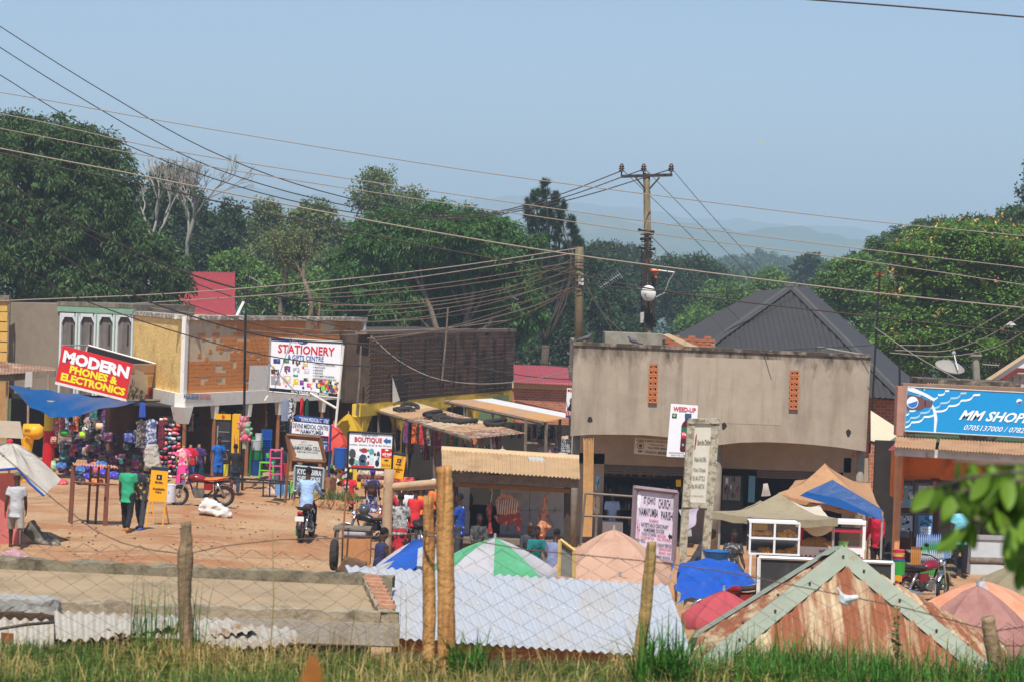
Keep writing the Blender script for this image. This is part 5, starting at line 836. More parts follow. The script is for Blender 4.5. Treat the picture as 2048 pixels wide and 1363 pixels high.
m.tube([c+Vector((0,0,-.014)),c+Vector((0,0,.016))],.002,5);one('butterfly',m,M('butterfly_yellow',(190,190,110),.7,.1,5),'pale yellow butterfly in the open sky','butterfly')
# ---------------------------------------------------------------- foreground kiosks: slab roof, silver roof, rusty hip roof
ks=T('concrete_roof_kiosk','low kiosk with flat concrete slab roof and raised rough edges','kiosk',(P(400,1200,29).x,29,0));zr=P(795,1222,28).z-.12
slabm=M('slab_screed',(164,142,112),.95,.14,1.5,.3,20,rgb2=(132,116,92),thr=(.45,.7),s2=.8);edge_m=M('slab_edge',(162,148,124),.95,.2,3,.5,18,rgb2=(110,100,82),thr=(.48,.64),s2=3)
A_,B_,C_,D_=P(-260,1195,28),P(797,1222,28),P(757,1142,31.6),P(-260,1110,32.2)
def lvl(p,z):return Vector((p.x,p.y,z))
m=MB();m.add([lvl(p,zr)for p in(A_,B_,C_,D_)]+[lvl(p,zr-.3)for p in(A_,B_,C_,D_)],[(0,1,2,3),(7,6,5,4),(0,4,5,1),(1,5,6,2),(2,6,7,3),(3,7,4,0)]);part(ks,'roof_slab',m,slabm)
def upstand(a,b,w,h,nm,mat,seed,n=60):
    q=random.Random(seed);a,b=Vector(a),Vector(b);d=(b-a).normalized();s=Vector((-d.y,d.x,0));m=MB()
    def fn(u,v):
        p=a.lerp(b,u);k=int(v*5+.5);off=[(0,-.28),(0,h),(w*.5,h*1.05),(w,h),(w,0.0),(w,-.05)][k];j=.018 if k in(1,2,3)else .01
        return p+s*(off[0]+q.uniform(-j,j))+Vector((0,0,off[1]+q.uniform(-j,j)+.012*math.sin(u*40+k)))
    m.grid(fn,n,5);part(ks,nm,m,mat)
upstand(lvl(A_,zr),lvl(B_,zr),.2,.1,'front_upstand',edge_m,1);upstand(lvl(D_,zr)+Vector((0,-.3,0)),lvl(C_,zr)+Vector((.2,-.3,0)),.25,.13,'rear_upstand',M('slab_edge_dark',(132,122,100),.95,.3,3,.5,18,rgb2=(84,78,62),thr=(.46,.62),s2=2.5),2);upstand(lvl(B_,zr),lvl(C_,zr),.22,.1,'end_upstand',edge_m,3,16)
for i in range(9):
    c=lvl(B_.lerp(C_,.1+i*.1),zr+.13)+Vector((-.1,0,0));m=MB().box(c,(.2,.09,.05),Matrix.Rotation(rnd.uniform(-.2,.2),3,'Z'));part(ks,'brick',m,M('pale_brick',(186,136,108),.95,.3,6))
m=MB();m.slab([lvl(A_,zr-.28)+Vector((0,-.02,0)),lvl(B_,zr-.28)+Vector((.02,-.02,0)),lvl(B_,zr-.02)+Vector((.02,-.02,0)),lvl(A_,zr-.02)+Vector((0,-.02,0))],.05);part(ks,'front_beam',m,M('board_formed_concrete',(160,152,138),.95,.15,2,.3,30,rgb2=(124,112,96),thr=(.5,.68),s2=2));m=MB();m.box(((A_.x+B_.x)/2-.2,30,zr/2-.2),(B_.x-A_.x-.6,3.2,zr-.1));part(ks,'wall',m,shade_in)
m=MB();m.slab(px4([(-80,1185),(112,1196),(118,1226),(100,1234),(-80,1225)],27.6),.3);part(ks,'grey_render_patch',evaluated(m,.05,2,noise=.03),M('grey_mortar',(150,148,142),.95,.15,3,.4,20))
old=M('old_grey_tin',(172,166,154),.75,.16,2,rgb2=(140,112,84),thr=(.52,.68),s2=2.2)
for i,(q,nn,sd)in enumerate(((((-80,1232,27.4),(108,1240,27.4),(108,1312,26.6),(-80,1310,26.6)),13,1),(((108,1222,27.3),(360,1232,27.3),(352,1252,26.7),(112,1282,26.5)),17,2),(((165,1232,27.5),(470,1238,27.5),(520,1262,26.7),(240,1268,26.6)),20,3),(((380,1238,27.2),(590,1256,27.2),(600,1280,26.5),(395,1280,26.5)),14,4),(((380,1262,27.0),(585,1262,27.0),(598,1284,26.3),(410,1288,26.3)),14,5))):
    m=MB();corr(m,*[P(*a)for a in q],max(6,int(nn*.7)),.022,8,rows=4,sag=.05,rag=.06,seed=sd);one('old_tin_sheet',m,old,['battered pale tin sheet standing below the grey mortar patch','old tin sheet jutting out under the slab edge','long bent tin sheet under the slab roof edge','torn end of tin sheet under the middle of slab edge','lowest warped tin sheet lying over weeds'][i],'tin sheet')
m=MB();m.slab(px4([(2,1264),(26,1266),(26,1288),(2,1286)],26.5),.03);one('brown_patch_plate',m,M('brown_plate',(138,76,44),.7,.2,6),'small square brown plate on the battered tin sheet','plate');m=MB();m.tube([P(-10,1258,26.3),P(50,1248,26.3),P(108,1243,26.6)],.018,5);one('hose',m,wire_d,'black hose running along the battered tin sheet','hose')
sv=T('silver_roof_kiosk','kiosk with shiny silver corrugated roof','kiosk',(P(1060,1250,31).x,31,0));silver=M('new_tin',(190,193,198),.45,.06,1.2,metal=.2,rgb2=(192,184,170),thr=(.45,.75),s2=1.2,streak=2,spec=.5)
tl,tr,br,bl=P(690,1130,33),P(1336,1168,33),P(1388,1316,29.2),P(765,1274,29.2)
for i in range(6):
    t0,t1=i/6,(i+1)/6;m=MB();corr(m,tl.lerp(tr,t0),tl.lerp(tr,t1),bl.lerp(br,t1),bl.lerp(br,t0),6,.017,6,rows=3);part(sv,'roof_sheet',m,silver,True)
for i in range(26):c=tl.lerp(tr,(i+.5)/26).lerp(bl.lerp(br,(i+.5)/26),.48+rnd.uniform(-.01,.01));m=MB().ball(c+Vector((0,0,.028)),.012,6,4);part(sv,'roof_nail',m,white_p)
m=MB();m.slab([bl+Vector((.1,.3,-.05)),br+Vector((-.1,.3,-.05)),br+Vector((-.1,.3,-.22)),bl+Vector((.1,.3,-.22))],.08);part(sv,'eave_board',m,M('orange_board',(176,116,66),.8,.2,4));m=MB();m.box(((bl.x+br.x)/2,31.2,.85),(br.x-bl.x-.6,3.0,1.8));part(sv,'wall',m,M('grey_white_wall',(176,178,180),.85,.12,2))
hr=T('rusty_hip_roof_kiosk','small kiosk under a rusty hipped tin roof with pale green ridge caps','kiosk',(P(1690,1300,26).x,26,0));ap=P(1688,1100,26.4);L_,R_=P(1372,1352,24.6),P(2020,1372,24.6);BL,BR=P(1400,1268,28.6),P(2010,1290,28.6);ap2=P(1665,1103,27.0)
rust=M('rust_streaked_tin',(140,84,56),.75,.2,2,rgb2=(192,172,138),thr=(.46,.62),s2=1.6,streak=3.4);rcap=M('pale_green_cap',(142,148,130),.65,.15,3,rgb2=(150,118,88),thr=(.58,.7),s2=4)
mid=(L_+R_)/2
for i in range(5):m=MB();tricorr(m,L_,R_,ap,22,.02,5,4,i/5,(i+1)/5);part(hr,'front_sheet',m,rust)
m=MB();tricorr(m,BL,L_,(ap+ap2)/2,18,.02);part(hr,'side_slope',m,rust);m=MB();tricorr(m,R_,BR,(ap+ap2)/2,18,.02);part(hr,'far_slope',m,rust);m=MB();tricorr(m,BR,BL,ap2,20,.02);part(hr,'rear_slope',m,rust)
for a,b in((ap,L_),(ap,R_),(ap2,BL),(ap,ap2)):
    d=(b-a).normalized();s=d.cross(Vector((0,0,1))).normalized();u=s.cross(d);w=.17;m=MB()
    m.add([a+s*w-u*.05,a+u*.06,a-s*w-u*.05,b+s*w-u*.05,b+u*.06,b-s*w-u*.05],[(0,1,4,3),(1,2,5,4)]);cp=part(hr,'ridge_cap',m,rcap)
    for k in range(9):c=a.lerp(b,(k+.5)/9)+s*(.1 if k%2 else-.1)+u*.0;part(cp,'nail',MB().ball(c+Vector((0,-.01,.02)),.016,6,4),M('rust_nail',(74,56,48),.8,.2,8))if a is ap and b is not ap2 else None
m=MB();m.box((ap.x,26.6,L_.z/2-.1),(3.0,3.2,L_.z));part(hr,'wall',m,shade_in)
# plastic bag caught on the fence
m=MB();c=P(1690,1196,17.9);m.ball((0,0,0),(.06,.03,.05),10,8);m.ball((.06,0,.01),(.05,.02,.025),8,6);m.tube([(-.03,0,.03),(-.06,0,.09)],[.02,.01],5);mm=evaluated(m,.008,1,noise=.02);mm.xf(Matrix.Translation(c));one('plastic_bag',mm,M('white_bag',(232,230,228),.4,.05,5,trans=.3),'white plastic bag snagged on the fence wire','bag',None,True)
# ---------------------------------------------------------------- chain-link fence with posts
Yf=18.0;fn_=T('chain_link_fence','sagging chain-link fence with rough wooden posts and barbed wire','fence',(0,Yf,3.3));fresh=M('debarked_post',(198,146,88),.85,.2,4,.5,24,rgb2=(150,98,56),thr=(.45,.64),s2=5,streak=6);oldp=M('grey_fence_post',(146,122,92),.9,.25,4,.5,24,rgb2=(104,86,66),thr=(.45,.65),s2=5,streak=5)
def post(pts,rad,Y,mat,lab,seed=3):
    q=random.Random(seed);m=MB();P0=[P(x,y,Y)for x,y in pts];full=[];rr=[]
    for i in range(len(P0)-1):
        for k in range(5):t=k/5;full.append(P0[i].lerp(P0[i+1],t)+Vector((q.uniform(-1,1),q.uniform(-1,1),0))*.004);rr.append((rad[i]*(1-t)+rad[i+1]*t)/S(Y)*q.uniform(.95,1.05))
    full.append(P0[-1]);rr.append(rad[-1]/S(Y));m.tube(full,rr,12);return part(fn_,'post',m,mat,True,lab)
post([(372,1043),(373,1085),(370,1110),(369,1200),(374,1300),(374,1345)],[11,12,16,13,15,16],Yf,oldp,'knotty grey branch post')
post([(857,990),(858,1080),(858,1200),(857,1335)],[10,12,13,13],Yf,fresh,'shorter peeled orange post');post([(888,932),(890,1000),(891,1150),(893,1260),(893,1350)],[16,17,17,18,19],Yf-.25,fresh,'thick tall peeled orange post')
post([(1303,1082),(1300,1110),(1290,1200),(1278,1290),(1268,1370)],[9,11,12,13,14],Yf,oldp,'leaning post with broken top')if False else post([(1304,1083),(1301,1120),(1292,1210),(1280,1300),(1270,1370)],[10,11,12,13,14],Yf,M('mossy_post',(168,136,84),.9,.25,4,.5,24,rgb2=(112,96,60),thr=(.45,.64),s2=5,streak=5),'leaning mossy post with broken top')
post([(1976,1233),(1982,1275),(2002,1370)],[14,15,16],Yf,oldp,'short leaning grey post');post([(1332,1120),(1318,1180),(1300,1300)],[8,8,8],Yf+.4,oldp,'thin stake behind the mossy post')if False else None
# mesh: zigzag wires hooked into each other
m=MB();dx,dz=28.0,33.0
def top(x):return float(np.interp(x,[-40,60,150,260,372,600,857,1100,1303,1500,1700,1976,2100],[1052,1078,1085,1092,1085,1110,1080,1105,1120,1150,1165,1250,1235]))
k=0;x=-40
while x<2100:
    pts=[];y=top(x);j=0
    while y<1345:
        sg=1 if(j+k)%2 else-1;wob=3*math.sin(x*.01+y*.013)+2.5*math.sin(y*.05+k);pts.append(P(x+sg*dx/2*.98+wob,y+3*math.sin(x*.02),Yf+.02*sg+.05*math.sin(x*.006)));y+=dz/2*1.0;j+=1
    if len(pts)>2:m.tube(pts,.0027,3,cap=False)
    x+=dx/1.0*.5*2/1.0*.5*2;k+=1
part(fn_,'wire_mesh',m,M('old_wire',(98,88,78),.7,.2,10),kind='stuff')
rw=M('rusty_wire',(104,82,66),.8,.25,10)
for i,(pts,lab)in enumerate((([(-20,885),(0,905),(110,1000),(190,1060),(245,1085),(300,1098),(372,1108)],'barbed strand falling from left edge to knotty post'),([(372,1107),(450,1090),(560,1078),(700,1074),(857,1065),(893,1062)],'barbed strand to the peeled posts'),([(893,1070),(1050,1098),(1200,1112),(1303,1122)],'barbed strand to the mossy post'),([(1303,1122),(1450,1142),(1600,1172),(1800,1212),(1976,1258)],'barbed strand to the short grey post'),([(1980,1262),(2060,1250),(2100,1245)],'barbed strand at the right edge'),([(1976,1258),(2010,1290),(2070,1290)],'loose strand'))):
    xs=np.array([p[0]for p in pts],float);ys=np.array([p[1]for p in pts],float);n=60;tx=np.linspace(xs[0],xs[-1],n);ty=np.interp(tx,xs,ys);ker=np.array([1,2,3,2,1])/9;tp=np.pad(ty,2,mode='reflect',reflect_type='odd');ty=np.convolve(tp,ker,'valid');m=MB();pp_=[P(a,b,Yf-.02)for a,b in zip(tx,ty)];m.tube(pp_,.004,4)
    for q in range(4,n-2,7):
        c=pp_[q];
        for s in range(2):d=Vector((rnd.uniform(-1,1),rnd.uniform(-1,1),rnd.uniform(-1,1))).normalized()*.018;m.tube([c-d,c+d],.0022,3)
    part(fn_,'barbed_strand',m,rw,label=lab)
for y in(1067,1062):m=MB();m.torus(P(874,y+(y-1062)*.4,Yf-.1),.1,.005,'Z',14,4);part(fn_,'wire_tie',m,rw)
# ---------------------------------------------------------------- grass and weeds of the bank
gr=lf('grass_blade',(92,116,44),.5,.3);gr_dry=lf('grass_dry',(178,152,92),.35,.25);gr_green=lf('grass_lush',(72,118,38),.4,.3)
def blades(n,xr,yr,hr_,lean,w=.006,base=None,dens=None):
    x=rng.uniform(*xr,n);y=rng.uniform(*yr,n)
    if dens is not None:k=rng.random(n)<dens(x,y);x,y=x[k],y[k];n=len(x)
    z=np.array([gz(a,b)for a,b in zip(x,y)])-.02;h=rng.uniform(*hr_,n)*rng.uniform(.6,1.2,n);a=rng.uniform(0,6.28,n);ln=np.abs(rng.normal(size=n))*lean;d=np.stack([np.cos(a),np.sin(a)],1);s=np.stack([-d[:,1],d[:,0]],1)*w
    b=np.stack([x,y,z],1);mid=b+np.column_stack([d*(ln*.3*h)[:,None],h*.6]);tip=b+np.column_stack([d*(ln*h)[:,None],h*(1-.25*np.minimum(ln,1.5))]);S3=np.column_stack([s,np.zeros(n)])
    return np.stack([b-S3,b+S3,mid+S3*.8,mid-S3*.8,mid-S3*.8,mid+S3*.8,tip+S3*.12,tip-S3*.12],1).reshape(-1,3)
patch=lambda x,y:.35+.65*(np.sin(x*2.1+y)*np.sin(x*.9-y*1.7)>-.15)
V=blades(62000,(-4.3,4.3),(15.6,20.0),(.05,.17),.9,.004,dens=patch);o=bpy.data.objects.new('grass',np_mesh('grass',V,4,gr));COL.objects.link(o);o['kind']='stuff'
V=blades(18000,(-4.3,4.3),(15.8,20.0),(.08,.3),1.1,.003,dens=lambda x,y:.2+.8*(np.sin(x*1.7+2)*np.sin(y*1.3)>.1));o=bpy.data.objects.new('dry_grass',np_mesh('dry_grass',V,4,gr_dry));COL.objects.link(o);o['kind']='stuff'
V=blades(9000,(1.2,4.3),(17.2,19.4),(.12,.4),.6,.005,dens=lambda x,y:.3+.7*(np.sin(x*3.3)>-.3));o=bpy.data.objects.new('weeds',np_mesh('weeds',V,4,gr_green));COL.objects.link(o);o['kind']='stuff'
def tuft(lab,px,Y,n,h,lean,mat,w=.006,spread=.12):
    g=G(px,Y);k=blades(n,(g.x-spread,g.x+spread),(Y-spread,Y+spread),(h*.5,h),lean,w);o=bpy.data.objects.new('grass_tuft',np_mesh('grass_tuft',k-np.array(g),4,mat));COL.objects.link(o);o.location=g;_tag(o,lab,'grass')if spread<.3 else _tag(o,kind='stuff')
tuft('tall wispy green grass clump left of the knotty post',330,17.9,90,.75,.35,gr_green,.004,.28);tuft('dry straw clump around the knotty post foot',395,17.7,160,.34,.9,gr_dry,.004,.3);tuft('lush blade clump beside the thick peeled post',935,17.6,130,.42,.6,gr_green,.007,.14);tuft('lush broad bladed clump below the mossy post',1320,17.3,260,.55,.55,gr_green,.009,.17);tuft('tall weeds before the rusty hip roof',1600,17.8,130,.5,.45,gr_green,.006,.5);tuft('dry stalks before the rusty hip roof',1690,17.9,40,.75,.4,gr_dry,.004,.5);tuft('dry reddish stalks near the short grey post',1900,18.2,90,.55,.5,gr_dry,.004,.45);tuft('thin seeding stalks at slab roof end',730,17.9,26,.7,.3,gr_dry,.003,.3);tuft('straw clump beside the peeled posts',815,17.6,120,.3,1.0,gr_dry,.004,.25);tuft('sparse stalks under the silver roof eave',1080,17.9,24,.35,.8,gr_dry,.004,.5);tuft('green weeds at the right end of fence',1950,17.7,150,.3,.6,gr_green,.006,.5);tuft('rank green weeds along hip roof foot',1780,17.8,200,.36,.6,gr_green,.007,.45)
for i,(px,y0,y1)in enumerate(((1795,1220,1360),(1740,1190,1350),(545,1060,1330))): # leafy weed stems
    a,b=P(px,y0,17.8),P(px-6,y1,17.8);m=MB();m.tube([b,a.lerp(b,.5)+Vector((.02,0,0)),a],[.006,.005,.002],5);t=T('tall_weed',['dark leafy weed climbing over the pale green ridge cap','thin weed stem before the rusty tin triangle','single tall thin stem beside the knotty post'][i],'weed',b);part(t,'stem',m,gr_dry if i else bark_d)
    if i<1:pt=np.array([a.lerp(b,rnd.random()*.8)for _ in range(46)]);V=leaves(pt,unit(rng.normal(size=pt.shape)),.055,.014);o=bpy.data.objects.new('leaves',np_mesh('leaves',V-np.array(b),4,lf_olive));COL.objects.link(o);o.parent=t
# out-of-focus leafy twig close to the camera, and a dry leaf
Yl=6.2;br_=T('leafy_branch','blurred leafy green branch hanging close at the right edge','branch',P(2070,1000,Yl));tw=MB();tips=[]
for pts in([(2130,930),(2020,945),(1930,955),(1860,975)],[(2130,960),(2010,1000),(1950,1040),(1920,1060)],[(2130,930),(2040,925),(1960,925),(1905,918)],[(2140,960),(2060,1020),(2030,1070),(2020,1110)],[(2130,950),(2000,965),(1900,985)],[(2140,1000),(2080,1040),(2050,1100),(2040,1130)],[(2130,920),(2060,960),(1990,990),(1960,1015)],[(2120,990),(2040,985),(1980,950)],[(2140,1040),(2060,1060),(2010,1050)]):
    pw=[P(x,y,Yl+rnd.uniform(-.3,.3))for x,y in pts];tw.tube(pw,[.006]*(len(pw)-1)+[.002],5)
    for _ in range(17):i=rnd.randrange(len(pw)-1);tips.append(pw[i].lerp(pw[i+1],rnd.random()))
part(br_,'twig',tw,bark);lfn=lf('near_leaf',(116,148,48),.4,.4)
lmesh=MB();lmesh.grid(lambda u,v:Vector(((v-.5)*.036*math.sin(math.pi*min(1,u*.98+.02))**.8,abs(v-.5)*.008,-u*.08)),6,4);lme=lmesh.mesh('leaf',mat=lfn,smooth=True)
for i,c in enumerate(tips):piece(br_,'leaf',lme,c,(rnd.uniform(-.7,.7),rnd.uniform(-.7,.9),rnd.uniform(0,6.28)),(1.2,1.2,rnd.uniform(.9,1.3)))
m=MB();c=P(620,1352,5.2);m.grid(lambda u,v:c+Vector(((v-.5)*.075*(u**.7)*(1.25-.5*u)+.006*math.sin(u*5),.02*(v-.5)**2,.05-u*.11)),8,6);one('dry_leaf',m,M('dry_leaf',(150,92,40),.8,.2,20),'blurred brown dry leaf poking up at the bottom edge','leaf',None,True);m=MB();m.tube([c+Vector((0,0,-.04)),c+Vector((.01,0,-.3))],.003,5);one('withered_stalk',m,M('dry_leaf'),'brown stem carrying the blurred dry leaf','stem')
# ---------------------------------------------------------------- signs
def sign(name,lab,px,Y,th=.05,board=None,frame=None,fr=.03,cat='sign',base=None):
    q=px4(px,Y);b=base or P(sum(p[0]for p in px)/4,max(p[1]for p in px),Y if not hasattr(Y,'__len__')else Y[0]);t=T(name,lab,cat,b);m=MB();m.slab(q,th);part(t,'board',m,board or white_p)
    if frame:
        for i in range(4):m=MB();a,c=q[i]+Vector((0,-.02,0)),q[(i+1)%4]+Vector((0,-.02,0));m.tube([a,c],fr,4);part(t,'frame_bar',m,frame)
    return t,q
def legs(t,pts,r,mat,nm='sign_leg'):
    for a,b in pts:
        d=(b-a).normalized();z=gz(b.x,b.y)
        if d.z<-.9 and nm!='support' and 0<b.z-z<2:b=b+d*((z-.1-b.z)/d.z)
        m=MB();m.tube([a,b],r,6);part(t,nm,m,mat)
def collage(m,q,u0,v0,u1,v1,n,seed,cols,mx=.12):
    r=random.Random(seed)
    for _ in range(n):
        u,v=r.uniform(u0,u1),r.uniform(v0,v1);w,h=r.uniform(.02,mx)*.6,r.uniform(.03,mx);c=r.choice(cols);k=r.uniform(.5,1.6)
        if r.random()<.5:disc(m,q,u,v,w,h,c,k,8)
        else:a=r.uniform(-.3,.3);disc(m,q,u,v,w,h,c,k,4,[(-1+a,-1),(1,-1+a),(1-a,1),(-1,1-a)])
DKB=(30,32,40);ALLC=[(206,40,48),(40,70,150),(240,200,60),(46,130,70),(230,120,170),(90,60,120),(60,160,190),(230,130,50),(240,240,240),(30,30,36),(120,80,60),(150,200,90)]
# red phone shop box sign
t,q=sign('box_sign','tilted red box sign with big white and yellow words',[(125,690),(266,727),(252,797),(111,762)],[88,88,88,88],.12,M('red_print',(214,36,44),.5,.05,3));m=MB();write(m,q,'MODERN',.04,.10,.97,.44,(240,240,240),.055);write(m,q,'PHONES &',.16,.46,.84,.68,(246,226,40),.05);write(m,q,'ELECTRONICS',.06,.71,.97,.93,(246,226,40),.05);part(t,'print',m,VC(.5,.03))
m=MB();m.slab([q[3]+Vector((0,-.02,0)),q[2]+Vector((0,-.02,0)),q[2]+Vector((.02,-.02,-.09)),q[3]+Vector((-.02,-.02,-.09))],.2);part(t,'white_edge',m,white_p)
a,b,c,d=q[1],q[2],P(300,797,91.5),P(311,727,91.5);m=MB();m.slab([a,d,c,b],Vector((0,.08,0)));sd_=part(t,'side_panel',m,white_p);m=MB();q2=[a,d,c,b];rect(m,q2,0,.03,1,.24,(206,170,166));rect(m,q2,0,.24,1,.30,(176,140,90));collage(m,q2,.08,.38,.7,.95,60,3,[(70,70,70),(200,180,150),(120,110,100),(180,130,70),(220,210,196)],.1);rect(m,q2,.75,.35,.98,.62,(206,160,90));rect(m,q2,.75,.64,.98,.98,(214,84,50));part(sd_,'print',m,VC(.6))
e,g_=P(176,690,91.5),P(311,727,91.5);m=MB();m.slab([e,g_,P(302,792,91.5),P(165,760,91.5)],.05);part(t,'rear_panel',m,blackm);m=MB();m.tube([e,g_],.035,4);m.tube([e,P(172,704,91.5)],.03,4);part(t,'rear_rail',m,white_p);m=MB();m.tube([q[0],e],.025,4);part(t,'top_strut',m,steel);legs(t,[(P(240,800,90),P(320,800,90))],.06,wood_g,'support')
# stationery billboard on a white pipe frame
t,q=sign('billboard','white billboard with a big red word over printed goods, on white pipes',[(541,676),(685,684),(679,795),(537,782)],84,.06,M('white_print',(232,234,238),.5,.03,3),steel,.03);m=MB();rect(m,q,.01,.005,.52,.05,(44,74,146));disc(m,q,.45,.03,.07,.05,(44,74,146));write(m,q,'LIGHT',.27,.0,.46,.06,(236,238,244),.02);write(m,q,'STATIONERY',.11,.10,.90,.26,(206,30,50),.022);write(m,q,'& GIFTS CENTRE',.25,.28,.75,.37,(36,84,160),.015)
for i,s_ in enumerate(('TYPING & PRINTING','PHOTOCOPY','BINDING','SEALING','DOCUMENT SCANNING','PASSPORT PHOTOS ETC')):L=len(s_)/19*.31;v=.41+i*.052;write(m,q,s_,.635,v,.635+L,v+.034,DKB,.01);disc(m,q,.617,v+.017,.006,.008,DKB)
r2=random.Random(4)
for i,(u,v,w,h,cc)in enumerate(((.1,.42,.07,.06,(40,60,120)),(.23,.41,.06,.045,(80,120,90)),(.33,.41,.02,.05,(30,30,40)),(.375,.41,.02,.05,(140,30,40)),(.415,.41,.02,.05,(30,90,60)),(.5,.43,.05,.07,(206,190,150)),(.25,.55,.06,.07,(106,50,130)),(.38,.56,.06,.06,(170,170,180)),(.52,.56,.05,.06,(200,200,206)),(.08,.62,.08,.06,(60,62,70)),(.09,.78,.09,.11,(150,152,158)),(.25,.74,.08,.09,(214,196,170)),(.37,.66,.05,.03,(60,150,120)),(.38,.77,.05,.07,(230,190,60)),(.46,.78,.04,.06,(110,60,140)),(.52,.72,.05,.04,(60,60,66)),(.56,.82,.04,.05,(206,80,130)),(.63,.72,.03,.04,(140,90,60)))):disc(m,q,u,v,w*.72,h*.78,cc,.8+i*.03,4,[(-1,-.9),(.9,-1),(1,.9),(-.9,1)]);disc(m,q,u+w*.2,v-h*.2,w*.3,h*.3,tuple(min(255,c_+60)for c_ in cc),1.6+i*.02,5)
collage(m,q,.68,.72,.98,.90,90,9,ALLC,.045);collage(m,q,.04,.4,.62,.88,26,10,ALLC+[(250,250,250)]*6,.03);rect(m,q,0,.925,.99,.99,(26,26,28),.7);write(m,q,'0775 976544 / 0706 350923',.32,.935,.84,.98,(240,240,240),.02);part(t,'print',m,VC(.5,.03));g_=G(650,83.6)
legs(t,[(P(687,690,83.9),P(658,985,83.9)),(P(672,815,83.95),P(620,785,83.95)),(P(536,790,84),P(530,800,84))],.045,white_p,'pipe')
# clinic boards
t,q=sign('arrow_sign','blue arrow board of the clinic pointing left',[(593,829),(660,836),(658,848),(600,843)],80.5,.04,M('clinic_blue',(38,74,146),.6,.06,3));m=MB();write(m,q,'DEVINE MEDICAL CENTRE',.06,.2,.97,.82,(236,236,236),.01);part(t,'lettering',m,VC());m=MB();m.slab(px4([(593,829),(600,843),(587,833)],80.5),.04);part(t,'arrow_tip',m,M('clinic_blue'))
t,q=sign('clinic_sign','white clinic board with bold navy words',[(585,842),(659,849),(657,871),(583,865)],80.3,.04,M('white_print'));m=MB();write(m,q,'DEVINE MEDICAL CENTRE',.02,.10,.98,.5,(34,48,96),.012);write(m,q,'NAMAYUMBA',.24,.58,.86,.95,(34,48,96),.015);write(m,q,'DMC',.1,.55,.22,.78,(200,90,60),.01);part(t,'lettering',m,VC());g_=G(625,80.3);legs(t,[(P(583,850,80.4),P(572,985,80.4)),(P(662,850,80.4),P(655,990,80.4)),(P(600,836,80.4),P(600,846,80.4)),(P(645,838,80.4),P(645,850,80.4))],.04,M('navy_pipe',(48,58,110),.6,.15,5))
t,q=sign('info_board','narrow blue clinic board below the white one',[(583,867),(657,872),(656,900),(583,900)],80.4,.03,M('clinic_blue'));m=MB();
for i in range(3):write(m,q,['Maternity','Laboratory','Scan'][i],.8,.1+i*.22,.97,.25+i*.22,(220,226,236),.01)
disc(m,q,.86,.82,.06,.16,(236,236,236));disc(m,q,.86,.82,.045,.11,(206,80,70),2);part(t,'print',m,VC())
t,q=sign('framed_notice','weathered wood framed notice board with torn paper',[(573,869),(641,874),(650,923),(583,919)],78.8,.05,wood_b,M('frame_wood',(120,84,54),.85,.25,5),.06);m=MB();f=quadmap(q);m.color((206,206,200));m.add([f(u,v,1)for u,v in((.08,.13),(.9,.16),(.95,.9),(.3,.92),(.14,.86),(.18,.78))],[tuple(range(6))]);write(m,q,'NAMAYUMBA CELL',.1,.40,.92,.57,(54,54,58),.02);write(m,q,'OFFICE OF THE CHAIRMAN',.3,.32,.72,.36,(90,90,92),.01);write(m,q,'NAMAYUMBA TOWN COUNCIL',.22,.6,.85,.67,(84,84,88),.01);write(m,q,'LC.I',.4,.2,.55,.26,(80,80,84),.01);part(t,'paper',m,VC());legs(t,[(P(578,900,78.9),P(572,985,78.9)),(P(648,915,78.9),P(655,990,78.9))],.05,M('frame_wood'))
t,q=sign('guest_house_board','dark slate guest house board with white hand lettering',[(590,930),(648,936),(645,985),(587,980)],77.5,.05,M('slate_paint',(74,88,102),.8,.2,4),M('pale_frame',(170,180,180),.8,.15,5),.03);m=MB();write(m,q,'KYOSUBIIRA',.1,.10,.92,.32,(226,230,230),.02);write(m,q,'GUEST HOUSE',.1,.38,.9,.58,(226,230,230),.02);write(m,q,'NAMAYUMBA',.1,.63,.86,.80,(196,202,202),.01);write(m,q,'Tel: 0782 883',.06,.84,.84,.97,(180,188,188),.01);part(t,'lettering',m,VC());legs(t,[(P(590,978,77.6),P(588,1000,77.6)),(P(646,984,77.6),P(646,1003,77.6))],.04,wood_g)
# boutique sign
t,q=sign('boutique_sign','white boutique sign with red word and clothing pictures',[(697,862),(787,867),(784,938),(695,934)],73,.05,M('white_print'),blackm,.03);m=MB();write(m,q,"NUM GAYLAN'S",.3,.03,.65,.1,(60,96,130),.01);write(m,q,'BOUTIQUE',.14,.13,.75,.29,(190,34,48),.03);write(m,q,'Ladies, Gents, Kids & All Shoes',.02,.32,.95,.37,(90,90,92),.01);f=quadmap(q);m.color((44,92,160));m.add([f(u,v,2)for u,v in((.78,.2),(.86,.11),(.86,.16),(.95,.16),(.95,.25),(.86,.25),(.86,.29))],[(0,1,2,5,6),(2,3,4,5)])
rect(m,q,.74,.42,.99,.69,(206,26,40));rect(m,q,.74,.69,.99,.99,(226,176,36));write(m,q,'airtel',.77,.52,.97,.61,(244,236,236),.03);write(m,q,'money',.82,.63,.94,.67,(236,220,220),.01);write(m,q,'Mobile Money',.77,.83,.96,.95,(200,90,40),.01);disc(m,q,.865,.75,.05,.025,(40,40,40));disc(m,q,.865,.46,.04,.025,(240,236,236))
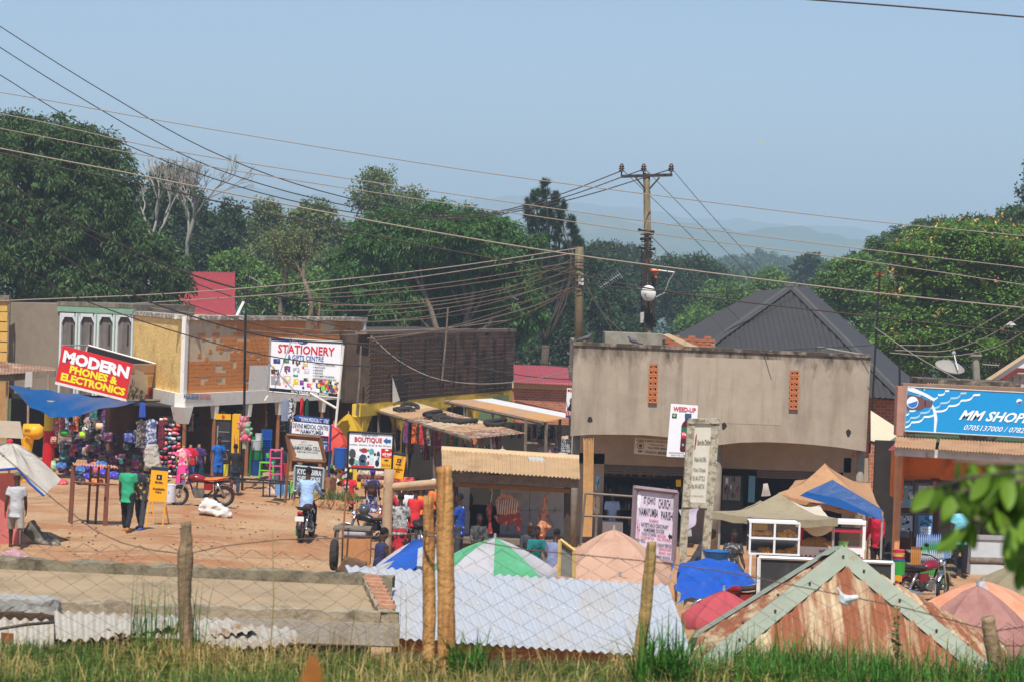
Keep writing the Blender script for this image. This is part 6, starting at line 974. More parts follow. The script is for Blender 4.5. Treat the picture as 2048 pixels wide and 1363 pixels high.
for u,v,w,h,cc in((.1,.6,.08,.14,(70,70,74)),(.09,.82,.07,.12,(40,44,40)),(.36,.5,.09,.07,(170,50,54)),(.34,.72,.09,.12,(50,70,100)),(.34,.86,.09,.1,(60,90,110)),(.53,.53,.06,.1,(90,160,160)),(.53,.75,.06,.14,(196,220,230)),(.68,.6,.04,.1,(60,60,64)),(.66,.84,.05,.1,(40,40,44)),(.2,.85,.06,.08,(120,180,170))):disc(m,q,u,v,w,h,cc,1+u*.4,7)
collage(m,q,.03,.45,.7,.92,36,12,[(60,60,64),(220,220,220),(90,130,140),(150,60,60),(230,230,228)],.05);rect(m,q,.08,.92,.6,.985,(206,40,50),2.2);write(m,q,'Tel: 0753 676 980',.14,.93,.55,.975,(240,236,236),.01);part(t,'print',m,VC(.5,.03));legs(t,[(P(698,930,73.1),P(690,1000,73.1)),(P(786,865,73.1),P(779,1000,73.1))],.035,blackm)
# yellow mobile money boards
def momo(lab,px,Y,lg):
    t,q=sign('mobile_money_board',lab,px,Y,.03,M('mm_yellow',(240,170,28),.5,.04,3));m=MB();rect(m,q,0,0,1,.1,(24,56,78));disc(m,q,.5,.3,.16,.075,(28,40,76),1,4,[(-1,-1),(1,-1),(1,1),(-1,1)]);f=quadmap(q);m.color((240,190,60));m.add([f(u,v,2.4)for u,v in((.42,.3),(.52,.25),(.52,.35))],[(0,1,2)]);write(m,q,'MoMo',.28,.41,.74,.48,(40,40,40),.02);write(m,q,'Available',.16,.6,.88,.67,(40,38,34),.03);write(m,q,'Here',.34,.69,.68,.76,(40,38,34),.03);part(t,'print',m,VC(.5,.03));legs(t,lg,.02,M('mm_yellow'))
momo('yellow mobile money board standing on the dirt beside two men',[(303,931),(337,934),(332,1003),(298,1000)],62,[(P(299,1000,62),P(295,1030,62)),(P(331,1003,62),P(326,1045,62)),(P(305,1000,62.6),P(306,1020,62.6)),(P(330,1002,62.6),P(334,1025,62.6))])
momo('yellow mobile money board leaning behind the boutique sign',[(788,903),(813,907),(806,957),(781,954)],78,[(P(783,954,78),P(781,985,78)),(P(805,957,78),P(803,985,78))])
# herbicide banner and vet board on the beige front
t,q=sign('banner','white product banner with a dark red bottle hung on the beige front',[(1342,806),(1396,810),(1391,914),(1333,912)],69.3,.02,M('white_print'));m=MB();write(m,q,'WEED-UP',.10,.05,.93,.14,(206,26,44),.03);f=quadmap(q)
m.color((84,26,40));prof=[(.12,.17),(.12,.24),(.1,.3),(.19,.36),(.22,.42),(.21,.62),(.22,.86),(.18,.9)];vs=[f(.66-w*1.0,v,1)for w,v in prof]+[f(.66+w,v,1)for w,v in reversed(prof)];m.add(vs,[tuple(range(len(vs)))]);rect(m,q,.55,.165,.77,.27,(54,84,118),1.6);rect(m,q,.45,.43,.87,.52,(34,110,78),1.6);rect(m,q,.46,.52,.86,.64,(190,40,60),1.6);write(m,q,'Weed-up',.47,.53,.86,.61,(244,238,238),.02);rect(m,q,.46,.74,.86,.79,(30,70,60),1.6);write(m,q,'2 8 9',.5,.745,.82,.785,(220,220,210),.01);rect(m,q,.08,.18,.25,.27,(40,60,56),1.2);disc(m,q,.16,.22,.05,.03,(130,190,120),2);write(m,q,'EDDAGALA ERITTA',.08,.91,.95,.935,(36,40,44),.01);write(m,q,'OKUTTA OMUDDO',.14,.955,.9,.98,(36,40,44),.01);part(t,'print',m,VC(.5,.03))
t,q=sign('drug_shop_board','white drug shop board with round emblem under the beige canopy',[(1270,874),(1345,880),(1343,912),(1268,906)],70.9,.04,M('aged_white',(214,206,184),.7,.08,3));m=MB();write(m,q,'KABBULABAKU FARM SUPPLY',.05,.08,1,.2,(96,90,60),.01);write(m,q,'Namayumba',.4,.3,.8,.42,(60,60,60),.01);write(m,q,'Tel: 0782 805538',.35,.5,.95,.62,(50,50,54),.015);write(m,q,'UNADA MEMBER',.28,.74,.98,.92,(110,104,100),.015);disc(m,q,.16,.45,.1,.25,(96,76,60));disc(m,q,.16,.45,.085,.2,(206,196,176),2);disc(m,q,.16,.47,.05,.12,(110,80,64),2.4);disc(m,q,.16,.82,.07,.05,(60,56,54));part(t,'print',m,VC())
t,q=sign('lane_sign','black and white lettered board at the lane end',[(1124,876),(1146,877),(1144,906),(1122,904)],74,.04,M('white_print'));m=MB()
for i,s_ in enumerate(('VAMU','CHURCH','NANSANA')):rect(m,q,.02,.04+i*.33,.98,.32+i*.33,(40,38,40));write(m,q,s_,.08,.08+i*.33,.95,.28+i*.33,(230,230,228),.02)
part(t,'lettering',m,VC())
t,q=sign('election_poster','half hidden white and red poster at the beige building left corner',[(1134,775),(1150,776),(1147,836),(1131,834)],73.5,.03,M('white_print'));m=MB();write(m,q,'MP',.1,.03,.8,.12,(190,30,44),.02);disc(m,q,.62,.42,.22,.1,(120,84,70));f=quadmap(q);m.color((40,36,40));m.add([f(u,v,1.2)for u,v in((.1,.74),(.5,.5),(.98,.6),(.98,.78))],[(0,1,2,3)]);rect(m,q,.0,.78,1,.9,(190,40,50),1.4);write(m,q,'SSEN',.1,.8,.9,.88,(240,236,236),.01);rect(m,q,0,.92,1,.99,(70,70,130),1.4);part(t,'print',m,VC())
# concrete framed charity sign
ts=T('concrete_frame_sign','tall weathered sign in a lichened concrete post frame','sign',P(1385,1230,50));Yc=50.0;lich=M('lichen_concrete',(176,168,148),.95,.25,8,.4,40,rgb2=(120,112,92),thr=(.48,.6),s2=9)
for a,b,w in(((1383,840),(1358,1230),7.5),((1432,838),(1402,1235),8)):m=MB();p0,p1=P(*a,Yc),P(*b,Yc);ww=w/S(Yc);m.hexa([p1+Vector((-ww,0,0)),p1+Vector((ww,0,0)),p0+Vector((ww,0,0)),p0+Vector((-ww,0,0))]+[p+Vector((0,.18,0))for p in(p1+Vector((-ww,0,0)),p1+Vector((ww,0,0)),p0+Vector((ww,0,0)),p0+Vector((-ww,0,0)))]);part(ts,'post',m,lich)
m=MB();m.slab(px4([(1378,837),(1440,836),(1440,846),(1378,846)],Yc-.03),.24);part(ts,'top_beam',m,lich);m=MB();m.slab(px4([(1366,1004),(1415,1006),(1414,1015),(1365,1013)],Yc-.03),.24);part(ts,'lower_beam',m,lich)
qb=px4([(1384,846),(1426,846),(1414,1005),(1368,1003)],Yc+.02);m=MB();m.slab(qb,.05);bd_=part(ts,'board',m,M('rain_stained_board',(206,200,184),.8,.08,3,rgb2=(206,178,116),thr=(.6,.72),s2=3,streak=2));m=MB();f=quadmap(qb);m.color((150,64,52));m.add([f(u,v,1)for u,v in((.22,.17),(.28,.12),(.30,.22),(.26,.33),(.22,.33))],[(0,1,2,3,4)]);write(m,qb,'Save the Children',.34,.2,.98,.27,(96,92,86),.02)
for i,s_ in enumerate(('Wakiso Field Office','P.O Box 1133 Kampala','Tel: 041-37 72 21','Fax: 041-343 716')):write(m,qb,s_,.26,.42+i*.10+(0 if i==0 else .04),.82,.48+i*.10+(0 if i==0 else .04),(110,108,100),.015)
write(m,qb,'Email: info@savechildren',.15,.9,.82,.925,(140,136,126),.005);part(bd_,'lettering',m,VC())
# church sign
tc_=T('church_sign','lilac church notice sign in a grey wooden frame','sign',P(1300,1150,47));Yc=47.0;qb=px4([(1271,978),(1349,987),(1343,1122),(1266,1112)],Yc);m=MB();m.slab(qb,.05);bd_=part(tc_,'board',m,M('lilac_print',(214,200,216),.6,.06,3,rgb2=(196,176,196),thr=(.5,.7),s2=2));fm=M('mauve_grey_wood',(134,118,122),.85,.2,5)
for a,b,w in(((1271,970),(1262,1150),5),((1353,982),(1346,1150),5)):m=MB();m.tube([P(*a,Yc-.03),P(*b,Yc-.03)],w/S(Yc),4);part(tc_,'frame_post',m,fm)
for a,b in(((1268,974),(1355,984)),((1264,1114),(1346,1124))):m=MB();m.tube([P(*a,Yc-.04),P(*b,Yc-.04)],5/S(Yc),4);part(tc_,'frame_rail',m,fm)
m=MB();K=(44,40,48);RD=(196,60,76)
for s_,u0,v0,u1,v1,c in(("ST JOHN'S",.22,.08,.52,.22,K),('CHURCH',.60,.09,.90,.23,K),('NAMAYUMBA',.12,.25,.60,.37,K),('PARISH',.68,.27,.98,.39,K),('ODUKASINO',.38,.41,.62,.45,RD),('NATEETE ARCH DEACONARY',.18,.47,.88,.53,K),('NAMIREMBE DIOCESE',.25,.545,.78,.60,K),('CHURCH OF UGANDA',.20,.61,.58,.66,K),('ANGLICAN',.60,.615,.82,.66,RD),('P.O BOX 4877 KLA',.18,.67,.52,.71,RD),('CALL 0772796612',.60,.67,.97,.71,RD),('WEEKLY PROG',.0,.72,.3,.77,K),('SUNDAY SERVICE',.62,.75,.98,.80,K),('SERVICE 8:00',.66,.81,.97,.85,RD),('SERVICE 10:00',.66,.87,.97,.91,RD),('PRIMARY SCHOOL',.55,.93,.97,.97,K),('MON 10:00',.0,.82,.22,.86,K),('WED 10:00',.0,.9,.22,.94,K),('MAMAYUMBA',.28,.9,.5,.94,K)):write(m,qb,s_,u0,v0,u1,v1,c,.012)
for u in(.04,.09,.13):rect(m,qb,u-.006,.36+u,u+.006,.62+u,RD);disc(m,qb,u,.46+u,.018,.015,RD)
f=quadmap(qb);m.color(K);m.add([f(u,v,1)for u,v in((.88,.63),(.93,.58),(.93,.61),(.99,.61),(.99,.66),(.93,.66),(.93,.69))],[(0,1,2,5,6),(2,3,4,5)]);disc(m,qb,.1,.15,.05,.13,(226,226,232));disc(m,qb,.95,.13,.04,.1,(180,178,190));part(bd_,'lettering',m,VC())
# ---------------------------------------------------------------- umbrellas, tents, stalls
def fabric(nm,c,c2=None,rough=.8,tr=.25):return M('fabric_'+nm,c,rough,.1,2,.25,6,rgb2=c2,thr=(.5,.72),s2=2.2,trans=tr)
def umbrella(lab,px,py,Y,rx,drop,cols,n=8,name='market_umbrella',sag=.06,tilt=0,val=.14,pole=True,seed=1,stretch=1.0):
    """apex at photo px,py; radius and drop in photo pixels; each panel its own part"""
    a=P(px,py,Y);s=S(Y);r=rx/s;d=drop/s;q=random.Random(seed);g=Vector((a.x,Y,gz(a.x,Y)));t=T(name,lab,'umbrella',g);rot=Matrix.Rotation(tilt,3,'Y')
    def pt(ang,v):bulge=math.sin(v*math.pi)*d*.16;zz=-d*v**1.22+bulge*.3;return a+rot@Vector((math.cos(ang)*r*v,math.sin(ang)*r*v*stretch,zz))
    for i in range(n):
        a0,a1=2*math.pi*i/n,2*math.pi*(i+1)/n;m=MB()
        def fn(u,v):
            if v>.88:vv=1.0;dz=-(v-.88)/.12*val
            else:vv=v/.88;dz=0
            ang=a0+(a1-a0)*u;k=math.cos((u-.5)*(a1-a0));chord=math.cos((a1-a0)/2)/max(k,.01);p=pt(ang,vv);c=Vector((a.x,a.y,p.z));p=c+(p-c)*(1-(1-chord)*(vv**.5));w=math.sin(u*math.pi)*sag*vv;return p+Vector((0,0,dz-w+q.uniform(-.006,.006)))
        m.grid(fn,8,9);part(t,'canopy_panel',m,cols[i%len(cols)],True)
    if pole:m=MB();m.tube([a+Vector((0,0,.08)),g],.022,6);part(t,'pole',m,steel)
    m=MB();m.ball(a+Vector((0,0,.01)),.025,8,6);part(t,'finial',m,steel);return t
def drape(name,lab,cat,px,Y,mat,nu=14,nv=10,wr=.03,sag=0,seed=1,th=None):
    """crumpled cloth over a photo quad (tl,tr,br,bl) with its own depths"""
    q=[P(x,y,yy)for(x,y),yy in zip(px,Y)];from mathutils import noise as nz
    def fn(u,v):p=(q[0]*(1-u)+q[1]*u)*(1-v)+(q[3]*(1-u)+q[2]*u)*v;return p+Vector((0,0,-sag*math.sin(math.pi*u)*math.sin(math.pi*v)))+nz.noise_vector(p*3.0+Vector((seed,0,0)))*wr
    m=MB();m.grid(fn,nu,nv);return one(name,m,mat,lab,cat,None,True)
fw_=fabric('white',(190,190,194),(166,164,162));fgn=fabric('green',(92,172,126),(116,184,146));fbl=fabric('blue',(36,92,186),(28,76,160));fbe=fabric('beige_pink',(206,168,144),(184,140,118));fpk=fabric('dusty_rose',(178,132,122),(150,104,98));fol=fabric('olive',(150,140,112),(128,118,92));for_=fabric('orange',(222,164,132),(212,132,92));frd=fabric('faded_red',(190,84,92));ftan=fabric('tan',(196,152,112),(176,130,94));fkh=fabric('khaki',(168,156,128),(146,134,108));fcr=fabric('cream',(226,214,196));fblt=fabric('blue_tarp',(24,76,136),(20,60,112),.35,.1);fdw=fabric('dirty_white',(206,200,188),(166,160,148))
umbrella('green and white striped market umbrella with a torn panel',990,1075,40,128,62,[fgn,fw_],8,seed=2)
umbrella('white market umbrella with a bright blue border cloth',838,1078,40.5,92,62,[fw_,fbl,fw_,fw_],8,seed=3)
umbrella('large faded beige pink market umbrella beside the church sign',1228,1058,42,132,92,[fbe],8,seed=4,sag=.09)
umbrella('small pinkish umbrella edge just above the silver roof',1240,1152,38,100,30,[fbe],8,seed=14)
umbrella('faded red umbrella low beside the rusty hip roof',1448,1180,37,84,50,[frd],8,seed=5)
umbrella('large dusty rose umbrella at the right',1955,1170,33,118,92,[fpk],8,seed=6,sag=.1,val=.2)
umbrella('orange and white patched umbrella behind the dusty rose one',1968,1160,36,138,60,[for_,for_,fw_],8,seed=7,val=.2)
umbrella('olive umbrella at the right edge near the log bench',2050,1126,42,130,56,[fol],8,seed=8)
umbrella('pale grey umbrella top behind the butcher stall roof',1005,896,78,46,24,[fdw],8,seed=9);umbrella('salmon umbrella top behind the butcher stall ridge',1100,903,76,70,24,[fabric('salmon',(214,130,100))],8,seed=10)
umbrella('yellow mobile money umbrella beside the boutique sign',697,826,86,34,40,[fabric('yellow',(206,168,40))],8,seed=11);umbrella('coral red parasol behind the clinic boards',668,845,84,34,44,[fabric('coral',(226,88,76))],8,seed=12)
drape('tarpaulin','crumpled bright blue tarpaulin over a stall near the concrete framed sign','tarpaulin',[(1340,1128),(1460,1126),(1518,1165),(1360,1200)],(40,40.5,39,38),fabric('blue_sheet',(34,88,184),(24,66,150),.45,.12),34,22,.12,-.25,3)
drape('tarpaulin','blue sheet edge hanging over the white market umbrella','tarpaulin',[(762,1128),(830,1078),(880,1072),(810,1112)],(39.3,39.6,39.8,39.4),fbl,12,8,.03,0,5)
# open tents over the food stalls
def canopy(name,lab,apex,corners,Ys,mats,val=.12,pole=True,poles=None,inner=None):
    a=P(*apex);c=[P(x,y,yy)for(x,y),yy in zip(corners,Ys)];t=T(name,lab,'canopy',Vector((a.x,a.y,gz(a.x,a.y))));n=len(c)
    for i in range(n):
        p,q=c[i],c[(i+1)%n];m=MB();m.grid(lambda u,v:a.lerp(p.lerp(q,u),v)+Vector((0,0,-.12*math.sin(math.pi*v)-.10*math.sin(math.pi*u)*v+.012*math.sin(u*17+v*9))),10,8);part(t,'roof_panel',m,mats[i%len(mats)],True)
        m=MB();m.grid(lambda u,v:p.lerp(q,u)+Vector((0,0,-.10*math.sin(math.pi*u)-v*val+.015*math.sin(u*30))),12,2);part(t,'valance',m,mats[i%len(mats)],True)
    for x,y,Y in poles or[]:b=P(x,y,Y);m=MB();m.tube([b,(b.x,b.y,gz(b.x,b.y))],.025,6);part(t,'pole',m,steel)
    return t
canopy('stall_canopy','khaki square canopy over the snack cabinets',(1560,985,50),[(1425,1022),(1676,1036),(1640,1010),(1520,1000)],(48.2,48.2,51.8,51.8),[fkh,fcr,fkh,fkh],.14,poles=[(1440,1025,48.4),(1668,1036,48.4),(1640,1010,51.6),(1520,1000,51.6)])
canopy('stall_canopy','tan tent with blue tarpaulin front beside the khaki canopy',(1650,926,56),[(1556,985,),(1766,1022),(1740,965),(1590,960)],(54,54,57.6,57.6),[ftan],.1,poles=[(1765,1022,54.1),(1740,965,57.5),(1590,965,57.4)])
m=MB();q=[P(1665,958,53.9),P(1762,1016,53.6),P(1766,1040,53.4),P(1600,990,53.6),P(1612,982,53.8)];c_=sum(q,Vector())/5;m.add(q+[c_+Vector((0,.06,0))],[(i,(i+1)%5,5)for i in range(5)]);one('tarpaulin',m,fblt,'blue tarpaulin triangle filling the front of tan tent','tarpaulin')
drape('tent_flap','creamy white cloth flap hanging under the khaki canopy','cloth',[(1590,1030),(1680,1035),(1672,1050),(1600,1048)],(49,49,48.6,48.6),fcr,14,8,.03,.3,7)
# left tarpaulin tent
tt=T('tarpaulin_tent','dirty white tarpaulin tent over pink and orange cloth at left edge','tent',G(20,56));ap=P(20,886,57);cs=[P(-160,985,55.5),P(-20,940,55.2),P(35,935,55.2),P(88,990,55),P(122,958,56.5),P(80,930,58),P(-120,900,58)]
for i in range(len(cs)-1):p,q=cs[i],cs[i+1];m=MB();m.grid(lambda u,v:ap.lerp(p.lerp(q,u),v)+Vector((0,0,.14*math.sin(math.pi*v)+.02*math.sin(u*8+v*5))),8,8);part(tt,'tarpaulin_panel',m,fdw,True)
m=MB();m.tube([cs[1]+Vector((0,-.02,0)),cs[2]+Vector((0,-.02,0)),P(60,965,55.1),cs[3]],.03,5);part(tt,'blue_hem',m,fbl);m=MB();m.grid(lambda u,v:P(-80+u*120,945+v*130+(30*u*v),55.6).lerp(P(-80+u*130,1000,56),0)+Vector((0,.1*math.sin(u*9),0)),14,8);part(tt,'pink_cloth',m,fabric('pink',(226,130,122),(206,96,84)),True);m=MB();m.tube([ap,(ap.x,ap.y,0)],.03,6);part(tt,'pole',m,steel);m=MB();m.ball(ap+Vector((0,0,.05)),.07,8,6);part(tt,'red_cap',m,M('red_plastic',(206,50,44),.5,.05,5))
# sagging blue tarp under the red sign
m=MB();q=[P(18,770,87),P(270,803,87.5),P(245,805,86),P(130,835,85.5),P(100,832,85.5),P(50,805,86)]
def fn(u,v):top_=q[0].lerp(q[1],u);bx=[(18,770),(60,812),(100,832),(130,835),(200,818),(270,804)];i=min(4,int(u*5));f_=u*5-i;e=P(bx[i][0]*(1-f_)+bx[i+1][0]*f_,bx[i][1]*(1-f_)+bx[i+1][1]*f_,85.6);return top_.lerp(e,v)+Vector((0,-.25*math.sin(math.pi*v)*math.sin(math.pi*u),0))+Vector((0,0,.03*math.sin(u*26+v*6)))
m.grid(fn,40,10);one('tarpaulin',m,fabric('tarp_sky',(18,84,142),(14,64,116),.35,.12),'sagging blue tarpaulin strung under the red box sign','tarpaulin',None,True)
# ---------------------------------------------------------------- food stalls in front of the beige building
def cabinet(name,lab,px0,px1,y0,y1,Y,frame,rows,cols,base_h,legs_to=None,depth=.6):
    f=FY(Y);t=T(name,lab,'cabinet',G((px0+px1)/2,Y));w=4
    xs=np.linspace(px0,px1,cols+1);ys=np.linspace(y0,y1,rows+1);sl=(math.tan(ROLL))
    for x in xs:m=MB();f.boxpx(m,x-2,y0+(x-px0)*sl,x+2,y1+(x-px0)*sl,-.03,.02);part(t,'upright',m,frame)
    for y in ys:m=MB();xm=(px0+px1)/2;f.boxpx(m,px0-2,y-2+(xm-px0)*sl,px1+2,y+2+(xm-px0)*sl,-.03,.025);part(t,'rail',m,frame)
    for y in ys:m=MB();xm=(px0+px1)/2;f.boxpx(m,px0,y-.6+(xm-px0)*sl,px1,y+.6+(xm-px0)*sl,-depth,-.03);part(t,'shelf',m,frame)
    m=MB();xm=(px0+px1)/2;f.boxpx(m,px0,y0,px1,y1+(px1-px0)*sl,-depth-.03,-depth);part(t,'back',m,M('cabinet_back',(84,82,80),.8,.2,3))
    for i in range(rows):
        for j in range(cols):m=MB();f.boxpx(m,xs[j]+2,ys[i]+2+(xs[j]-px0)*sl,xs[j+1]-2,ys[i+1]-2+(xs[j]-px0)*sl,-.012,-.008);part(t,'pane',m,GLASS)
    if base_h:m=MB();f.boxpx(m,px0-2,y1+(px1-px0)*sl*.5,px1+2,base_h,-depth,.0);part(t,'base',m,frame)
    return t,f
GLASS=bpy.data.materials.new('cabinet_glass');GLASS.use_nodes=True;n=GLASS.node_tree.nodes;l=GLASS.node_tree.links;n.remove(n['Principled BSDF']);gl=n.new('ShaderNodeBsdfGlossy');gl.inputs['Roughness'].default_value=.05;tp=n.new('ShaderNodeBsdfTransparent');mx=n.new('ShaderNodeMixShader');mx.inputs[0].default_value=.08;l.new(tp.outputs[0],mx.inputs[1]);l.new(gl.outputs[0],mx.inputs[2]);l.new(mx.outputs[0],n['Material Output'].inputs[0])
wfr=M('white_frame',(230,230,228),.5,.05,4);t,f=cabinet('snack_cabinet','white framed glass cabinet full of fried snacks',1500,1598,1042,1106,47.5,wfr,2,2,None)
for x in(1500,1520):m=MB();f.boxpx(m,x-2,1106,x+2,1180,-.03,.02);part(t,'cabinet_leg',m,wfr)
snack=M('fried_dough',(206,140,66),.7,.2,12,rgb2=(160,92,40),thr=(.5,.7),s2=10);sm=MB().ball((0,0,0),.06,8,6).mesh('doughnut',mat=snack,smooth=True);tm_=MB().add([(-.07,-.03,0),(.07,-.03,0),(0,.05,0),(0,-.01,.12)],[(0,1,3),(1,2,3),(2,0,3),(0,2,1)]).mesh('samosa',mat=snack)
def loose(nm,mesh,loc,lab,cat,grp,rot=None,sc=None):o=bpy.data.objects.new(nm,mesh);COL.objects.link(o);o.location=loc;o.rotation_euler=rot or(0,0,0);o.scale=sc or(1,1,1);return _tag(o,lab,cat,grp)
for i in range(52):x=rnd.uniform(1556,1592);y=1072+(x-1500)*.035-rnd.uniform(2,2+13*(1-abs(x-1575)/26));loose('fried_ball',sm,P(x,y,47.8+rnd.uniform(-.1,.2)),'round fried dough ball heaped in the upper pane of snack cabinet','snack','dough balls in the snack cabinet',None,(.8,.8,.8))
for i in range(18):x=rnd.uniform(1506,1544);loose('samosa',tm_,P(x,1103+(x-1500)*.035,47.7+rnd.uniform(-.05,.2)),'triangular samosa on the lower shelf of snack cabinet','snack','samosas in the snack cabinet',(0,0,rnd.uniform(0,6)))
for i in range(34):x=rnd.uniform(1556,1594);y=1104+(x-1500)*.035-rnd.uniform(1,3+10*max(0,(x-1560)/32));loose('bread_roll',sm,P(x,y,47.8+rnd.uniform(-.1,.2)),'golden bread roll piled in the lower pane of snack cabinet','snack','bread rolls in the snack cabinet',(rnd.random(),rnd.random(),0),(1.2,.8,.7))
for i in range(16):x=rnd.uniform(1506,1548);y=1069+(x-1500)*.035;m=tm_ if i%2 else sm;loose('pastry',m,P(x,y-2,47.7+rnd.uniform(0,.2)),'small pastry on the upper shelf of snack cabinet','snack','pastries in the snack cabinet',(0,0,rnd.random()*6),(.8,.8,.8))
def bottle_mesh(nm,h,r,col,cap,capcol=None,cl=.3):
    m=MB();m.color(col);m.lathe((0,0,0),[(r*.9,0),(r,h*.05),(r,h*.35),(r*.93,h*.45),(r,h*.62),(r*.45,h*.84),(r*.36,h*.93)],9);m.color(cap);m.lathe((0,0,h*.93),[(r*.42,0),(r*.42,h*.07)],7);return m.mesh(nm,mat=M('bottle_plastic','vcol',.2,.05,5,spec=.6,trans=.15),smooth=True)
bt_y=bottle_mesh('bottle',.26,.035,(220,180,60),(230,220,60));bt_b=bottle_mesh('bottle',.3,.042,(146,176,220),(70,110,200));bt_o=bottle_mesh('bottle',.3,.045,(206,140,70),(230,150,60));bt_g=bottle_mesh('bottle',.3,.045,(70,170,80),(60,190,80));bt_c=bottle_mesh('bottle',.3,.045,(54,36,36),(170,40,40));bt_w=bottle_mesh('bottle',.3,.045,(196,206,214),(90,120,210))
for i in range(10):loose('juice_bottle',bt_y,P(1507+i*2.9,1059,47.9),'yellow juice bottle at the top of snack cabinet','bottle','juice bottles in the snack cabinet',None,(.6,.6,.6))
t,f=cabinet('food_cart','white and red glazed food cart with lettered base',1603,1728,1058,1092,50,M('red_frame',(196,34,56),.5,.08,4),1,2,None);m=MB();q=px4([(1598,1091),(1729,1096),(1728,1135),(1598,1130)],49.95);m.slab(q,.5);bs_=part(t,'base',m,wfr);m=MB();write(m,q,'WELCOME',.30,.14,.6,.32,(40,40,48),.015);write(m,q,'HANDS CHIPS',.02,.42,.98,.78,(196,36,56),.03);part(bs_,'lettering',m,VC());m=MB();f.boxpx(m,1600,1040,1731,1046,-.6,.05);f.boxpx(m,1725,1040,1731,1098,-.03,.03);part(t,'white_corner',m,wfr)
m=MB();m.ball((0,0,0),(.34,.2,.2),14,8);mm=evaluated(m,.03,0,noise=.05);mm.v=[(x,y,max(z,-.05))for x,y,z in mm.v];mm.xf(Matrix.Translation(P(1632,1092,50.3)));one('chips_heap',mm,M('chips',(206,170,96),.7,.25,20),'heap of pale fried chips inside the food cart','chips');
for i,(x,c)in enumerate(((1682,(60,160,80)),(1690,(130,200,90)))):m=MB();m.lathe(P(x,1094,50.2),[(.05,0),(.07,.14)],10);one('plastic_tub',m,M('tub_%d'%i,c,.5,.05,5),['dark green plastic tub inside the food cart','lime green plastic tub inside the food cart'][i],'tub')
ct=T('counter','black fronted counter with white edge before the snack cabinets','counter',G(1650,46));q=px4([(1518,1113),(1786,1124),(1784,1196),(1516,1190)],46);m=MB();m.slab(q,.5);part(ct,'front',m,M('chalk_black',(52,52,52),.8,.2,3,rgb2=(76,74,72),thr=(.5,.7)))
for i in(0,1,3):m=MB();m.tube([q[i]+Vector((0,-.02,0)),q[(i+1)%4]+Vector((0,-.02,0))],.035,4);part(ct,'white_edge',m,wfr)
for i,c in enumerate(((56,150,60),(60,140,200),(190,50,110),(220,220,100),(226,60,80))):m=MB();c0=P(1797,1148-i*6.5-(14 if i else 0),48);m.lathe(c0,[(.10 if i else .12,0),(.13,.1 if i else .28),(.135,.1 if i else .28)],14);one('basin',m,M('basin_%d'%i,c,.45,.05,5),['green tub at the bottom of the basin stack beside black counter','blue basin in the stack beside black counter','magenta basin in the stack beside black counter','pale yellow basin in the stack beside black counter','red basin on top of the stack beside black counter'][i],'basin')
m=MB();m.lathe(P(1433,1118,46),[(.2,0),(.27,.16),(.28,.17),(.26,.15)],18);one('basin',m,M('basin_blue',(34,96,160),.45,.05,5),'wide blue basin on the stall behind blue tarpaulin','basin')
# beige building shop contents
rk=T('bottle_shelf','dark shelves of bottles inside the left shop of beige building','shelf',P(1290,1050,74));f=FY(74)
for y in(952,985,1018,1050):m=MB();f.boxpx(m,1206,y,1372,y+2,-.3,.1);part(rk,'board',m,M('shelf_wood',(96,74,58),.8,.2,4))
bb_=MB();
for y in(952,985,1018,1050):
    for i in range(46):
        if rnd.random()<.12:continue
        c=P(1209+i*3.5,y,73.95);bb_.color(rnd.choice([(40,44,40),(70,60,50),(30,60,50),(120,100,70),(60,70,90),(150,150,150),(90,40,36)]));h=rnd.uniform(.14,.3);bb_.lathe(c,[(.03,0),(.03,h*.6),(.012,h*.8),(.012,h)],6)
part(rk,'bottles',bb_,VC(.3),kind='stuff')
m=MB();m.slab(px4([(1206,1042),(1246,1044),(1245,1080),(1205,1078)],72),.5);one('fridge_chest',m,M('white_enamel',(206,206,204),.4,.05,4),'white chest freezer in the left shop of beige building','freezer');m=MB()
rb=T('reed_bundle','tall bundle of tan reeds leaning at the beige building corner','reeds',P(1175,1072,69.5))
for i in range(16):x=1166+i*1.25;m=MB();m.tube([P(x+rnd.uniform(-1,3),874+rnd.uniform(0,6),69.5+rnd.uniform(0,.1)),P(x+1,980,69.45),P(x-2,1072,69.4)],.012,5);part(rb,'reed',m,M('reed',(196,152,98),.7,.2,8))
fr=T('metal_rack','bare metal pipe rack before the left shop','rack',P(1200,1090,66))
for a,b in(((1171,985),(1160,1098)),((1171,985),(1270,992)),((1168,1030),(1268,1035)),((1195,990),(1190,1098))):m=MB();m.tube([P(*a,66),P(*b,66)],.035,6);part(fr,'pipe',m,M('rusty_pipe',(120,108,98),.6,.25,6))
for lab,q,cc in(('small blue and white poster on the left shop jamb',[(1190,950),(1201,950),(1200,978),(1189,978)],(120,176,206)),('yellow and lilac poster on the left shop jamb',[(1187,993),(1200,994),(1199,1026),(1186,1024)],(214,196,160)),('yellow carton high on the left shop shelf',[(1352,958),(1362,958),(1362,972),(1352,972)],(226,190,40)),('silvery framed poster on the dark door of beige building',[(1447,950),(1482,952),(1480,1000),(1445,998)],(120,124,124)),('pale blue curtain in the right shop doorway',[(1498,950),(1511,951),(1509,1003),(1496,1003)],(96,150,176))):
    m=MB();qq=px4(q,72.0);m.color(cc);m.slab(qq,.03);
    if 'poster' in lab:collage(m,qq,.1,.1,.9,.9,26,len(lab),[(60,66,70),(220,224,226),(90,100,110),(200,60,60),cc],.16)
    one('poster' if 'poster' in lab else 'curtain' if 'curtain' in lab else 'carton',m,VC(),lab,'poster' if 'poster' in lab else 'curtain' if 'curtain' in lab else 'carton')
